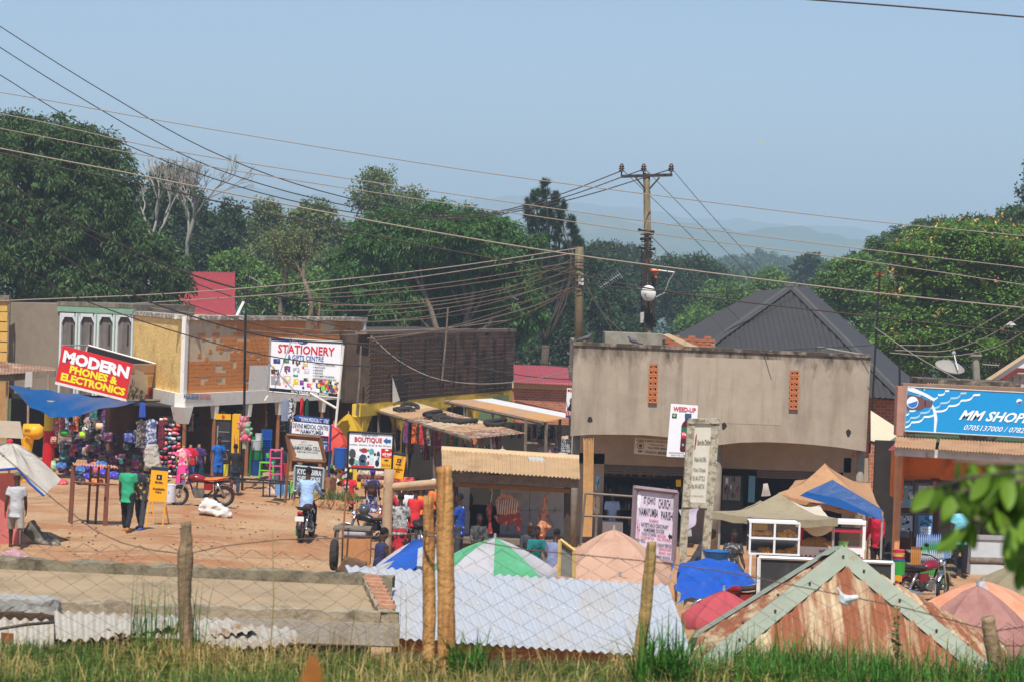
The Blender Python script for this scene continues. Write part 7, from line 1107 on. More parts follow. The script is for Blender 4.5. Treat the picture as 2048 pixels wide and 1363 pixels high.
m=MB();m.slab(px4([(1444,948),(1486,950),(1484,1110),(1441,1110)],72.2),.06);one('shop_door',m,M('dark_green_door',(48,56,56),.6,.2,4),'dark metal door between the two shops of beige building','door')
for lab,q,mt,sd in(('lilac shirt hung on the rail behind concrete framed sign',[(1357,1018),(1398,1016),(1390,1048),(1375,1062)],fabric('lilac',(206,200,226)),1),('white loop of cloth dangling below the lilac shirt',[(1376,1050),(1384,1050),(1383,1072),(1376,1072)],fw_,2),('clear plastic garment in right shop doorway',[(1526,965),(1536,965),(1540,990),(1522,990)],fdw,3)):drape('hanging_cloth',lab,'cloth',q,(67,67,67,67),mt,8,8,.05,0,sd)
# ---------------------------------------------------------------- wooden stand and cabinet by the posts
ws=T('wooden_gantry','rough pole frame standing beside the peeled fence posts','frame',G(775,52))
for a,b,r in(((779,938),(771,1110),.11),((768,973),(905,962),.085),((800,976),(900,972),.04)):m=MB();pts=[P(*a,52).lerp(P(*b,52),k/6)+Vector((rnd.uniform(-.01,.01),0,rnd.uniform(-.01,.01)))for k in range(7)];m.tube(pts,r,9);part(ws,'pole',m,M('gantry_wood',(176,148,118),.9,.2,4,.3,20),True)
cb=T('wooden_kiosk_box','small brown plywood vending box with a white cushion on top','box',G(705,51));f=FY(51);m=MB();f.boxpx(m,684,1076,740,1130,-.5,0);part(cb,'panel',m,M('plywood',(186,130,84),.8,.15,3,rgb2=(150,98,62),thr=(.5,.7)));m=MB();f.boxpx(m,666,1055,741,1059,-.6,.03);part(cb,'top_board',m,wood_g);m=MB();f.boxpx(m,684,1061,732,1071,-.3,.02);part(cb,'white_cushion',evaluated(m,.03,2),fw_,True)
for x in(672,682):m=MB();f.boxpx(m,x,1059,x+4,1145,-.06,.0);part(cb,'upright',m,wood_g)
m=MB();m.tube([P(692,985,50.5),P(686,1070,50.5)],.02,5);one('stake',m,M('brown_post'),'thin brown stake rising behind the plywood box','stake');m=MB();m.torus(P(668,1108,50.8),.26,.08,'X',18,8);one('spare_rubber_ring',m,rubber,'worn wheel ring leaning on the plywood box','wheel');m=MB();m.slab(px4([(672,1140),(690,1112),(735,1125),(720,1145),(680,1150)],50.2),.2);one('sacking',evaluated(m,.04,3,noise=.03),fabric('sack_brown',(120,96,74)),'brown sacking slumped before the plywood box','sack',None,True)
m=MB();m.slab(px4([(1120,1078),(1148,1100),(1148,1155),(1118,1150)],39),.05);o=T('slate_board','small leaning grey board in a yellow wooden frame','board',P(1135,1155,39));part(o,'panel',m,M('grey_green_board',(120,124,116),.8,.2,5));m=MB();m.tube([P(1120,1078,38.95),P(1149,1100,38.95)],.03,4);m.tube([P(1148,1100,38.95),P(1148,1155,38.95)],.03,4);m.tube([P(1120,1078,38.95),P(1118,1150,38.95)],.03,4);part(o,'frame',m,M('yellow_wood',(206,176,110),.8,.15,5));drape('cloth_bundle','tan cloth bundle tied beside the mossy post','cloth',[(1352,1105),(1358,1105),(1352,1200),(1330,1200)],(39,39,38.8,38.8),ftan,8,10,.05,0,9)
# ---------------------------------------------------------------- people in the street
grn=cloth('green',(50,160,116));grey=cloth('grey',(176,178,180));gsh=cloth('grey_short',(150,142,132));blkc=cloth('black',(34,33,36));chr_=cloth('charcoal',(62,64,70));strp=cloth('stripe_dark',(44,44,56),(206,180,70),6,(.56,.6));lbl=cloth('light_blue',(160,190,226));cobalt=cloth('cobalt',(30,96,180));rede=cloth('red',(206,46,52));redw=cloth('red_white',(190,40,52),(30,26,30),5,(.5,.53));pinkr=cloth('crimson',(196,50,72));whp_=cloth('white',(222,224,230));orgc=cloth('orange',(232,120,56));navy=cloth('navy',(44,48,86));bpat=cloth('blue_pattern',(66,60,116),(206,206,222),7,(.52,.56));gpat=cloth('grey_pattern',(170,172,170),(96,96,98),9,(.48,.54));plaid=cloth('plaid',(54,58,60),(96,96,92),8);teal=cloth('teal',(30,110,110));bgre=cloth('blue_grey',(120,128,160));sky_c=cloth('sky',(120,196,210));jean=cloth('jeans',(54,66,92));royal=cloth('royal',(28,66,150),(220,226,236),6,(.62,.64));beige_c=cloth('beige',(196,170,150));shoe=M('shoe_dark',(60,46,38),.7,.2,8);sand=M('sandal',(176,120,60),.7,.1,8)
walk=((.28,.12),(-.22,.35));PI=math.pi
person('man in green t-shirt and dark trousers walking away with another man',253,59.4,1.74,PI-.15,grn,blkc,.6,0,walk,((.1,.12,.1),(.15,.1,.5)),shoes=sand)
person('man in dark striped shirt and grey trousers beside the green shirted man',280,59.9,1.68,-.35,strp,chr_,.6,.03,((.2,.05),(-.15,.25)),((.1,.1,.2),(.0,.12,.3)),shoes=M('blue_shoe',(60,80,150),.6,.1,5))
person('man in grey t-shirt and shorts walking barefoot past the left tent',30,55,1.68,PI+.2,grey,gsh,.6,.04,((.3,.15),(-.25,.4)),((-.15,.2,.25),(.15,.15,.3)),shorts=True,hat=('cap',cloth('cap_grey',(96,92,84))))
def bpack(col,trim):
    def f(fmz,sp,k):
        m=MB();m.rings([(sp(.08,-.17),.13,.07,Vector((1,0,0)),Vector((0,1,0))),(sp(.25,-.2),.15,.10,Vector((1,0,0)),Vector((0,1,0))),(sp(.45,-.18),.14,.08,Vector((1,0,0)),Vector((0,1,0))),(sp(.52,-.14),.09,.05,Vector((1,0,0)),Vector((0,1,0)))],12);m2=MB();m2.rings([(sp(.1,-.26),.1,.03,Vector((1,0,0)),Vector((0,1,0))),(sp(.28,-.30),.11,.03,Vector((1,0,0)),Vector((0,1,0)))],10);return[('backpack',m,col),('backpack_pocket',m2,trim)]
    return f
tz,mt=motorcycle('motorcycle ridden away along the dirt road',612,59.5,-.12,M('paint_dark',(60,40,40),.4,.1,5),plate=True)
person('rider in light blue shirt on the moving motorcycle, seen from behind',611,59.65,1.74,PI-.12,lbl,blkc,1.2,.12,((1.25,1.25),(1.25,1.25)),((.75,.35,.55),(.75,.35,.55)),seat=.88,shoes=shoe,z=tz.location.z)
m=MB();c=P(597,1062,59.3);m.box(c,(.12,.3,.2));one('green_bundle',evaluated(m,.03,3,noise=.02),M('green_bag',(40,130,70),.6,.1,6),'green bundle strapped low on the ridden motorcycle','bundle',None,True)
def infant(fmz,sp,k):
    m=MB();m.ball(sp(.44,.17)+Vector((.14,0,0)),.075,10,8);m.tube([sp(.36,.17)+Vector((.14,0,0)),sp(.15,.18)+Vector((.12,0,0))],[.075,.085],10);return[('carried_child',m,cloth('pale_pink',(222,170,172)))]
person('woman in red t-shirt and yellow headscarf holding a small child',697,78,1.62,.3,rede,cloth('red_skirt',(200,70,76)),.6,0,((0,0),(.08,.05)),((.5,.1,1.2),(.4,.1,1.3)),skirt=.62,hat=('scarf',cloth('yellow_scarf',(222,190,36))),extra=infant)
person('woman with purple headwrap, patterned dress and dark backpack',742,76,1.66,PI,bpat,bpat,.7,0,((0,0),(0,0)),((.2,.15,.6),(.1,.15,.3)),skirt=.25,hat=('wrap',cloth('purple_wrap',(84,60,160))),extra=bpack(M('pack_black',(46,34,36),.8,.2,8),M('pack_red',(86,36,38),.8,.2,8)))
person('woman in grey patterned blouse and red skirt with her back turned',797,58,1.66,PI-.1,gpat,redw,.75,.02,((0,0),(0,0)),((.1,.18,.3),(.3,.12,.9)),skirt=.12,fat=1.1)
person('man in crimson long sleeved shirt reaching to a motorcycle handlebar',770,63.5,1.72,PI/2+.5,pinkr,jean,1.2,.15,((.0,0),(0,0)),((.9,.2,.2),(.7,.2,.3)))
person('man in white shirt facing the motorcycles behind patterned blouse woman',812,64.5,1.7,.5,whp_,blkc,.7,.1,((0,0),(0,0)),((.5,.2,.9),(.3,.2,.9)))
person('man in red shirt sitting astride a motorcycle in the crowd',825,62.5,1.7,PI-.5,rede,chr_,.7,.1,((1.2,1.2),(1.2,1.2)),((.6,.25,.6),(.6,.25,.6)),seat=.85)
person('man in orange shirt and white knitted cap in the crowd',836,63.5,1.74,PI-.9,orgc,blkc,.7,.05,((0,0),(0,0)),((.3,.2,.6),(.3,.2,.6)),hat=('beanie',cloth('white_knit',(206,204,198))))
person('man in orange jacket and white cap behind the peeled posts',862,66,1.72,PI-1.2,orgc,blkc,.8,0,((0,0),(0,0)),((.2,.1,.3),(.2,.1,.3)),hat=('cap',whp_))
person('seated youth in navy sports vest beside the plywood box',756,50.3,1.68,-PI/2+.6+PI,navy,navy,0,.12,((1.3,1.2),(1.3,1.2)),((.3,.12,.5),(.2,.12,.4)),seat=.5,shorts=True)
person('man in blue and white jersey standing at the butcher stall',916,60.5,1.72,-PI/2-.3,royal,chr_,.65,0,((0,0),(0,0)),((.4,.1,1.3),(.3,.1,1.2)))
person('man in dark plaid shirt sitting inside the butcher stall',955,62.8,1.68,.2,plaid,chr_,1.2,.1,((1.4,1.4),(1.4,1.4)),((.4,.15,.8),(.4,.15,.8)),seat=.42)
person('bald man bending below the hanging beef leg',1046,58,1.66,.6,chr_,chr_,1.2,.3,((1.4,1.4),(1.4,1.4)),((.4,.15,.8),(.4,.15,.8)),seat=.5,hat=('beanie',SK))
person('woman in teal top seated below the hanging beef leg',1068,56,1.6,.3,teal,chr_,.8,.15,((1.4,1.4),(1.4,1.4)),((.4,.15,.8),(.4,.15,.8)),seat=.5)
person('man in blue grey shirt seated with his back turned near the slate board',1102,55,1.68,PI-.5,bgre,blkc,.7,.25,((1.4,1.4),(1.4,1.4)),((.4,.15,.8),(.4,.15,.8)),seat=.45)
person('man in sky blue t-shirt and dark trousers standing at the right shop door',1918,56,1.72,.0,sky_c,blkc,.65,0,((.0,0),(.03,0)),((.15,.15,.35),(.05,.15,.2)),shoes=shoe)
person('person in red top with a black bag strap beside the tan tent',1753,57,1.66,-.6,cloth('crimson2',(186,30,60)),blkc,1.2,.2,((0,0),(0,0)),((.3,.1,.6),(.3,.1,.6)))
person('person in dark patterned shirt seated behind the snack cabinet',1462,54,1.66,.2,cloth('dark_floral',(60,58,60),(170,166,160),8,(.54,.58)),jean,.7,.1,((1.4,1.4),(1.4,1.4)),((.3,.1,.8),(.3,.1,.8)),seat=.5)
person('person in dark clothes seated below the lilac shirt',1390,58,1.66,PI/2,chr_,blkc,1.2,.5,((1.4,1.4),(1.4,1.4)),((.4,.1,.8),(.4,.1,.8)),seat=.45)
person('vendor in pale blue shirt inside the left shop of beige building',1222,72.6,1.66,.1,lbl,chr_,.8,0,((0,0),(0,0)),((.2,.1,.4),(.2,.1,.4)),z=-1.35)
person('man in cobalt blue polo beside the yellow fridge',434,87.3,1.72,.5,cobalt,cobalt,.6,.12,((0,0),(.1,0)),((.5,.25,.3),(.3,.5,.2)),shorts=True,z=-1.12,shoes=shoe)
person('man in black t-shirt and jeans seen from behind at the shop railing',469,84.5,1.7,PI+.2,blkc,jean,.6,.1,((0,0),(0,0)),((.6,.3,.7),(.4,.2,.6)),z=gz(-9.7,84.5))
person('bystander in dark checked shirt at the butcher counter end',925,66,1.7,PI,chr_,blkc,.8,0)
# motorcycles
red_p=M('paint_red',(150,26,34),.3,.1,5,spec=.6);mar=M('paint_maroon',(128,20,44),.3,.1,5,spec=.6);dkp=M('paint_black',(40,38,42),.35,.1,5,spec=.5)
motorcycle('red motorcycle with orange and cream seat parked by the shop railing',403,68.6,R(96),red_p,M('orange_seat',(222,110,50),.7,.1,5),lean=-.1,steer=.35)
motorcycle('dark motorcycle parked behind the plywood box facing left',735,61,R(60),dkp,lean=.08,steer=.4);motorcycle('dark motorcycle under the red shirted man',835,62.3,R(25),dkp,steer=.2);motorcycle('black motorcycle half hidden behind the patterned blouse woman',790,66,R(70),dkp,lean=.05)
motorcycle('maroon motorcycle with yellow plate parked before the bottle display',1846,51.2,R(-50),mar,plate_m=M('plate_yellow',(230,170,40),.5,.05,5),lean=.06,steer=.3);motorcycle('red motorcycle mostly hidden behind the blue tarpaulin',1470,47,R(120),red_p,lean=.05,steer=-.3)
motorcycle('motorcycle parked in the lane near the wooden gantry',868,70,R(110),dkp,lean=.06)
# helmet-like globe by the handlebar
m=MB();m.ball(P(728,1018,60.5),(.14,.16,.14),14,10);one('helmet',m,M('helmet_grey',(70,78,82),.25,.1,5,spec=.6),'dark shiny helmet on the motorcycle behind plywood box','helmet',None,True)
# ---------------------------------------------------------------- goods of the left shops
def garment(lab,x,y,w,h,Y,mat,kind='dress',grp=None,seed=1):
    """hanging garment: shoulders, body flaring to the hem, folds"""
    c=P(x,y,Y);s=S(Y);W,H=w/s/2,h/s;q=random.Random(seed);ph=q.uniform(0,6);fold=q.uniform(5,9);m=MB()
    def fn(u,v):wd=W*(.75+.25*v)if v>.14 else W*(.35+.4*v/.14+.55*(v>.05));wd=min(wd,W*1.1);a=(u-.5)*2;return c+Vector((a*wd,-.05*(1-a*a)+.03*math.sin(a*fold+ph)*v,-v*H+(.03*abs(a)*-1 if v<.1 else 0)))
    m.grid(fn,10,10);m.grid(lambda u,v:fn(u,v)+Vector((0,.07,0)),6,8)
    if kind=='shirt':
        for sx in(-1,1):m.tube([c+Vector((sx*W*.7,0,-.04)),c+Vector((sx*W*1.25,0,-H*.35))],[.06,.075],7)
    return one('hanging_garment',m,mat,lab,'garment',grp,True)
pats=[cloth('p%d'%i,a,b,s_,(.5,.55))for i,(a,b,s_)in enumerate((((60,54,60),(140,130,120),12),((70,84,130),(206,206,214),9),((120,40,56),(60,30,40),8),((40,50,90),(110,120,160),10),((110,70,120),(50,30,60),9),((34,34,40),(80,80,90),8),((160,60,50),(206,150,80),10),((40,90,90),(90,150,140),9),((190,170,150),(120,100,90),12)))]
garment('grey speckled dress hanging left in the fashion shop front',283,838,22,56,86,pats[0],seed=2);garment('blue and white floral dress hanging between two dark ones',303,836,24,58,86,pats[1],seed=3);garment('dark maroon dress beside the blue floral one',323,838,16,56,86.2,pats[2],seed=4);garment('royal blue rounded garment hung at shop corner above the dresses',285,803,14,30,86,cloth('royalb',(50,84,170)),seed=5)
for i in range(80):
    x=rnd.uniform(108,300);y=rnd.uniform(806,880);garment('dark bundled garment in the crowded hanging rows of the bag shop',x,y,rnd.uniform(9,18),rnd.uniform(24,50),90+rnd.uniform(0,2),rnd.choice(pats),grp='dark garments crowding the bag shop',seed=i)
for i in range(26):x=rnd.uniform(372,600);y=rnd.uniform(808,830);garment('dark garment hanging under the white fascia of the orange building',x,y,rnd.uniform(10,16),rnd.uniform(24,46),90+(x-370)*.03+rnd.uniform(.5,2),rnd.choice(pats),grp='garments under the orange building fascia',seed=60+i)
garment('striped black and white top hanging below the billboard',583,795,12,46,91,cloth('bw',(40,40,44),(220,220,224),9,(.5,.52)),seed=9);garment('grey blue jacket hanging left of the striped top',571,795,16,46,91,cloth('steel',(130,140,160)),seed=10);garment('bright red trousers hanging below the billboard',604,793,8,48,91,rede,seed=11);garment('dark green top hanging beside the red trousers',614,795,8,40,91,cloth('dgreen',(30,76,62)),seed=12)
for i,(x,c1,c2)in enumerate(((812,(60,70,130),(150,60,70)),(829,(230,110,50),(60,40,40)),(844,(170,40,60),(210,80,60)),(858,(70,60,140),(190,180,90)),(870,(110,40,70),(110,50,76)),(880,(90,60,110),(180,120,140)))):garment(['blue and red wax print cloth','bright orange wax print cloth','crimson wax print cloth','violet and yellow wax print cloth','plain plum cloth','mauve narrow cloth'][i]+' hanging under the tyre laden shelter',x,842+(x-812)*.12,11,42,90,cloth('wax%d'%i,c1,c2,7,(.48,.54)),seed=20+i)
for i in range(30):x=rnd.uniform(770,1000);garment('dim garment hanging deep under the lane shelters',x,rnd.uniform(850,880)+(x-770)*.06,12,44,99-(x-770)*.03,rnd.choice(pats),grp='dim garments under the lane shelters',seed=90+i)
for i in range(10):x=rnd.uniform(1000,1120);garment('dim garment hanging under the half white shelter roof',x,rnd.uniform(846,856),9,28,92,rnd.choice(pats),grp='dim garments under the half white shelter',seed=130+i)
# packed lingerie wall: small bright packets on a board
bdp=T('packet_display','tall display board covered with small bright packed clothes','display',P(340,960,88));m=MB();f=FY(88.2);f.boxpx(m,318,832,362,960,-.06,0);part(bdp,'backing',m,shade_in)
pc=[(226,90,130),(206,60,60),(236,224,220),(120,170,190),(230,130,100),(90,90,110),(206,190,180),(60,60,70),(236,150,170)]
for r_ in range(13):
    for c_ in range(5):
        m=MB();x,y=323+c_*8.4+rnd.uniform(-2,2),838+r_*9.4+rnd.uniform(-2,2);cc=P(x,y,88.05);m.box(cc,(rnd.uniform(.1,.17),.03,rnd.uniform(.07,.13)),Euler((rnd.uniform(-.4,.2),rnd.uniform(-.5,.5),0)).to_matrix());m.jitter(.015,r_*9+c_);cl=rnd.choice(pc);part(bdp,'packet',m,M('pkt%d'%pc.index(cl),cl,.35,.2,14,spec=.5),True)
def mannequin(lab,x,Y,zf_,top_m,low_m,long_=False,h=1.55,arms=True,over=None):
    c=P(x,900,Y);c.z=zf_;t=T('mannequin',lab,'mannequin',c);X,Yv=Vector((1,0,0)),Vector((0,1,0));k=h/1.55;b=MB();b.tube([c+Vector((0,0,1.25*k)),c+Vector((0,0,1.45*k))],[.06,.05],8)
    for s in(-1,1):b.tube([c+Vector((s*.17,0,1.27*k)),c+Vector((s*.23,-.02,1.0*k)),c+Vector((s*.24,-.05,.76*k))],[.05,.04,.03],8);b.tube([c+Vector((s*.08,0,.8*k)),c+Vector((s*.09,0,0.02))],[.07,.04],8)
    part(t,'dummy',b,M('dummy_skin',(150,116,92),.5,.1,6),True);m=MB();m.rings([(c+Vector((0,0,z_*k)),rx,ry,X,Yv)for z_,rx,ry in((.72,.2,.15),(.95,.16,.12),(1.2,.2,.13),(1.3,.17,.1),(1.36,.07,.07))],14)
    for s in(-1,1):m.tube([c+Vector((s*.17,0,1.28*k)),c+Vector((s*.24,-.01,1.06*k))],[.075,.08],8)
    part(t,'top',evaluated(m,.03,2,noise=.012),top_m,True);m=MB()
    if long_:m.rings([(c+Vector((0,0,z_*k)),rx,ry,X,Yv)for z_,rx,ry in((.04,.27,.24),(.4,.23,.2),(.8,.18,.14))],16)
    else:
        for s in(-1,1):m.tube([c+Vector((s*.08,0,.82*k)),c+Vector((s*.09,0,.4*k)),c+Vector((s*.09,0,.04))],[.1,.075,.06],9)
    part(t,'lower_garment',evaluated(m,.03,2,noise=.012),low_m,True);return t
mannequin('mannequin in long pink gown with dark centre at the shop corner',367,86.5,-1.12,cloth('pinkgown',(222,70,130),(230,190,180),3,(.5,.54)),cloth('pinkgown2',(226,70,140),(40,34,44),2,(.54,.57)),True);mannequin('mannequin in red top with white scarf and blue jeans',381,87,-1.12,cloth('redtop',(196,24,44),(226,216,226),3,(.6,.63)),cloth('bluej',(60,120,190)));mannequin('mannequin in purple checked shirt and sequined dark skirt',398,87.4,-1.12,cloth('purplecheck',(60,44,90),(150,110,160),9,(.56,.6)),cloth('sequin',(24,50,70),(110,160,180),14,(.6,.63)),True)
mannequin('mannequin in black t-shirt and grey jeans below the billboard',551,87.5,-1.2,cloth('blackt',(36,36,40)),cloth('greyj',(92,100,112)));mannequin('second mannequin in dark top and jeans right of the first',564,88.5,-1.2,cloth('navyt',(44,46,58)),cloth('darkj',(54,64,84)))
# fridge
fr_=T('drinks_fridge','tall yellow drinks fridge with dark glass door','fridge',P(458,945,88.5));f=FY(88.5);ym=M('fridge_yellow',(226,170,30),.45,.08,3);m=MB();f.boxpx(m,431,827,462,838,-.1,.04);part(fr_,'header',m,ym);m=MB();f.boxpx(m,431,838,463,945,-.65,0);part(fr_,'cabinet',m,M('fridge_black',(40,40,42),.4,.1,4));m=MB();f.boxpx(m,434,842,460,936,.0,.03);dr=part(fr_,'glass_door',m,M('dark_glass',(44,48,54),.15,.15,3,spec=.6));m=MB();f.boxpx(m,434,850,436.5,890,.03,.06);part(dr,'handle',m,chrome);m=MB();f.boxpx(m,463,828,478,945,-.6,.03);sp_=part(fr_,'side',m,ym);m=MB();q=f.quad([(464,830),(477,830),(477,943),(464,943)],.035);collage(m,q,.3,.4,.8,.95,16,4,[(190,30,40),(230,226,220),(200,60,50)],.12);disc(m,f.quad([(431,827),(462,827),(462,838),(431,838)],.045),.5,.5,.1,.35,(196,60,40));part(fr_,'print',m,VC())
for i in range(4):m=MB();f.boxpx(m,436,862+i*18,459,863+i*18,.03,.04);part(dr,'shelf_line',m,steel)
# plastic ware
def stack(lab,x,y,Y,n,col,cmat):
    t=T('chair_stack',lab,'chairs',P(x,y,Y));c=P(x,y,Y)
    for i in range(n):
        m=MB();o=c+Vector((0,.01*i,.085*i));m.box(o+Vector((0,0,.42)),(.44,.42,.03));m.box(o+Vector((0,.2,.62)),(.42,.03,.36))
        for sx in(-1,1):
            for sy in(-1,1):m.tube([o+Vector((sx*.19,sy*.18,.42)),o+Vector((sx*.22,sy*.22,0))],.02,5)
        part(t,'plastic_chair',m,cmat)
    return t
gp=M('plastic_green',(24,120,66),.4,.08,4);bp_=M('plastic_blue',(26,74,150),.4,.08,4)
stack('tall stack of dark green plastic chairs',511,952,90,9,None,gp);stack('tall stack of blue plastic chairs beside the green ones',529,950,91,12,None,bp_)
for lab,x,y,w,h,Y,c in(('clear plastic tub on the green bucket',513,899,22,20,87,(176,186,190)),('smaller clear tub on top of the tub pile',517,880,14,14,87,(200,204,206)),('dark green bucket under the clear tubs',512,918,20,18,87,(30,120,70)),('big blue drum at the foot of tub pile',512,950,22,32,87,(26,66,130)),('pale green bag under the soft toys',489,896,12,36,86.5,(150,166,146)),('light blue plastic crate on the verandah',541,930,22,16,85.5,(60,120,200)),('small red bowl on the lime stool',537,932,9,7,84.8,(206,40,50)),('green basin on the light blue crate',537,913,12,8,85.3,(90,190,80)),('stack of pale blue boxes by the railing',558,990,18,24,82.5,(110,160,214)),('second stack of pale blue boxes',574,992,16,26,82.5,(140,180,220)),('lime green jerrycan at the railing end',583,985,9,22,82,(120,206,70)),('yellow jerrycan behind the black shirted man',451,958,10,30,86,(214,200,40)),('white bucket with dark rim beside the mobile money board',341,1003,22,36,68.4,(216,216,218)),('red plastic basin heap beside pink shelf',566,948,16,22,84,(206,40,60)),('silver pot row under the framed notice, biggest pot',600,928,12,9,79.6,(150,146,140)),('blue sheet covered heap behind the billboard pole',680,935,26,40,81,(36,90,170))):
    o_=P(x,y,Y);s=S(Y);m=MB();W,H=w/s/2,h/s;m.lathe(o_,[(W*.82,0),(W*.9,H*.3),(W,H*.9),(W*1.06,H),(W*.96,H*.98)],14)
    nm=next((k for k in('tub','bucket','drum','crate','basin','bowl','jerrycan','pot')if k in lab),'bundle');nm={'tub':'plastic_tub','pot':'cooking_pot','bundle':'goods_bundle'}.get(nm,nm)
    one(nm,m,M('plastic_%d_%d'%(x,y),c,.4,.08,5),lab,nm.replace('_',' '),None,False)
for lab,x,y,Y,mat,w in(('lime green open plastic stool by the railing',533,955,84.5,M('lime',(110,206,60),.4,.05,5),.5),('pink plastic shelf unit behind the railing',551,962,83.5,M('pinkp',(226,90,140),.4,.05,5),.42)):
    o_=P(x,y,Y);t=T('plastic_rack',lab,'rack',o_);hh=.55 if 'stool' in lab else 1.1
    for sx in(-1,1):
        for sy in(-1,1):m=MB();m.tube([o_+Vector((sx*w/2,sy*.18,0)),o_+Vector((sx*w/2*.9,sy*.16,hh))],.022,6);part(t,'upright',m,mat)
    for k in range(2 if 'stool' in lab else 4):m=MB();m.box(o_+Vector((0,0,hh*(k+1)/(2 if 'stool' in lab else 4))),(w,.38,.03));part(t,'shelf',m,mat)
# soft toys
for i,(x,y,c)in enumerate(((487,838,(206,130,140)),(494,850,(130,170,140)),(491,862,(214,110,130)))):
    m=MB();o_=P(x,y,86.4);m.ball(o_,.13,10,8);m.ball(o_+Vector((0,0,-.2)),(.15,.13,.16),10,8)
    for sx in(-1,1):m.ball(o_+Vector((sx*.1,0,.1)),.05,8,6);m.ball(o_+Vector((sx*.15,-.03,-.28)),.07,8,6);m.ball(o_+Vector((sx*.16,-.03,-.12)),.06,8,6)
    one('soft_toy',m,M('plush%d'%i,c,.95,.2,14),['rose soft toy hanging at the top of the toy bunch','pale green soft toy in the middle of the toy bunch','pink soft toy at the bottom of the toy bunch'][i],'toy',None,True)
# handbags of the bag shop
def handbag(lab,x,y,w,h,Y,c,c2=None):
    o_=P(x,y,Y);s=S(Y);W,H=w/s/2,h/s;t=T('handbag',lab,'handbag',o_-Vector((0,0,H)));m=MB();m.rings([(o_+Vector((0,0,-H)),W*.9,.07,Vector((1,0,0)),Vector((0,1,0))),(o_+Vector((0,0,-H*.5)),W,.09,Vector((1,0,0)),Vector((0,1,0))),(o_,W*.8,.04,Vector((1,0,0)),Vector((0,1,0)))],10);part(t,'body',m,M('bag_%d_%d'%(x,y),c,.5,.08,8,rgb2=c2,thr=(.5,.52),s2=16),True)
    m=MB();m.tube([o_+Vector((-W*.6,0,0)),o_+Vector((-W*.35,0,H*.8)),o_+Vector((0,0,H*1.1)),o_+Vector((W*.35,0,H*.8)),o_+Vector((W*.6,0,0))],.012,5);part(t,'strap',m,blackm)
for a in(('cream handbag on long straps under the blue tarpaulin',199,845,16,12,85.5,(226,190,150)),('bright green handbag hanging in the bag shop',130,858,17,11,86,(50,170,60)),('red handbag hanging beside the green one',145,849,15,9,86,(190,30,44)),('lime yellow clutch bag hanging in the bag shop',165,863,13,10,85.8,(170,236,40)),('black and white checked clutch bag above the lime one',170,853,12,9,85.8,(220,220,220),(30,30,34)),('dusty pink backpack hanging by the red column',112,846,15,15,86,(176,104,116)),('striped pale bag below the pink backpack',107,872,14,14,85.8,(216,170,150),(150,60,60)),('white and green bag low by the red column',107,920,11,22,85.5,(200,214,200),(90,170,70))):handbag(*a)
for i in range(70):
    x,y=rnd.uniform(108,300),rnd.uniform(866,955);c=rnd.choice([(84,40,70),(40,60,110),(110,50,60),(60,110,110),(140,120,110),(50,46,56),(150,60,90),(70,80,150)]);o_=P(x,y,88.4+rnd.uniform(-.5,1));m=MB();m.box(o_,(rnd.uniform(.2,.42),.15,rnd.uniform(.2,.36)));m=evaluated(m,.05,1,noise=.02);one('packed_bag',m,M('pk%d_%d_%d'%c,c,.6,.25,9,rgb2=tuple(min(255,v+70)for v in c),thr=(.5,.56),s2=8),'small dim bag packed on the back shelves of the bag shop','bag','bags packed on the back shelves',True)
for i in range(16):
    x,y=rnd.uniform(120,230),rnd.uniform(925,965);c=rnd.choice([(70,60,170),(200,80,90),(150,60,150),(60,100,160),(206,120,60),(50,46,50)]);o_=P(x,y,84+rnd.uniform(-1,1));m=MB();m.ball(o_,(.22,.18,.13),10,7);m=evaluated(m,.035,1,noise=.05);one('cloth_heap',m,M('hp%d_%d_%d'%c,c,.8,.15,9,rgb2=tuple(min(255,v+60)for v in c),thr=(.5,.56),s2=6),'folded bright goods heaped on the ground before the bag shop','goods','goods heaped before the bag shop',True)
# red and yellow column, tube-shaped yellow sign, boards
t=T('painted_column','round column painted yellow above and red below','column',P(96,950,86.5));m=MB();m.tube([P(101,800,86.5),P(99,860,86.5)],.2,14);part(t,'yellow_half',m,yellow_w);m=MB();m.tube([P(99,860,86.5),P(95,945,86.5)],.21,14);part(t,'red_half',m,M('red_gloss',(190,26,34),.5,.08,4))
t=T('horn_sign','yellow fat tube shaped phone sign on a yellow stem','sign',P(55,910,80));m=MB();m.tube([P(48,862,80),P(78,862,80),P(86,863,80)],[.27,.26,.16],14);part(t,'tube',m,M('sign_yellow',(236,170,26),.4,.05,4),True);m=MB();m.tube([P(55,868,80),P(54,905,80),P(50,960,80)],[.24,.15,.15],12);part(t,'stem',m,M('sign_yellow'));m=MB();q=px4([(46,855),(63,856),(63,866),(46,865)],79.6);disc(m,q,.5,.5,.45,.5,(196,140,30));write(m,q,'MTN',.25,.32,.75,.7,(60,50,20),.03);part(t,'logo',m,VC())
m=MB();m.slab(px4([(-40,838),(40,842),(47,876),(-40,872)],79),.06);one('pale_board',m,M('dusty_board',(190,178,158),.85,.1,4),'dusty pale board turned away beside the yellow tube sign','board')
t=T('market_table','low table of rough rusty poles with salmon tin top','table',G(180,62));m=MB();corr(m,P(145,924,62.8),P(232,930,62.8),P(236,935,61.6),P(146,928,61.6),16,.02,4);part(t,'top',m,M('salmon_tin',(206,150,116),.8,.15,4))
for x,Y,y1 in((147,61.8,1005),(143,62.8,985),(216,61.6,1022),(212,61.9,1012),(180,62.8,975),(196,62.8,975)):m=MB();b_=P(x-3,y1,Y);b_.z=gz(b_.x,Y)-.05;m.tube([P(x+2,930,Y),b_],.035,6);part(t,'table_leg',m,M('rust_pole',(124,78,60),.85,.2,5))
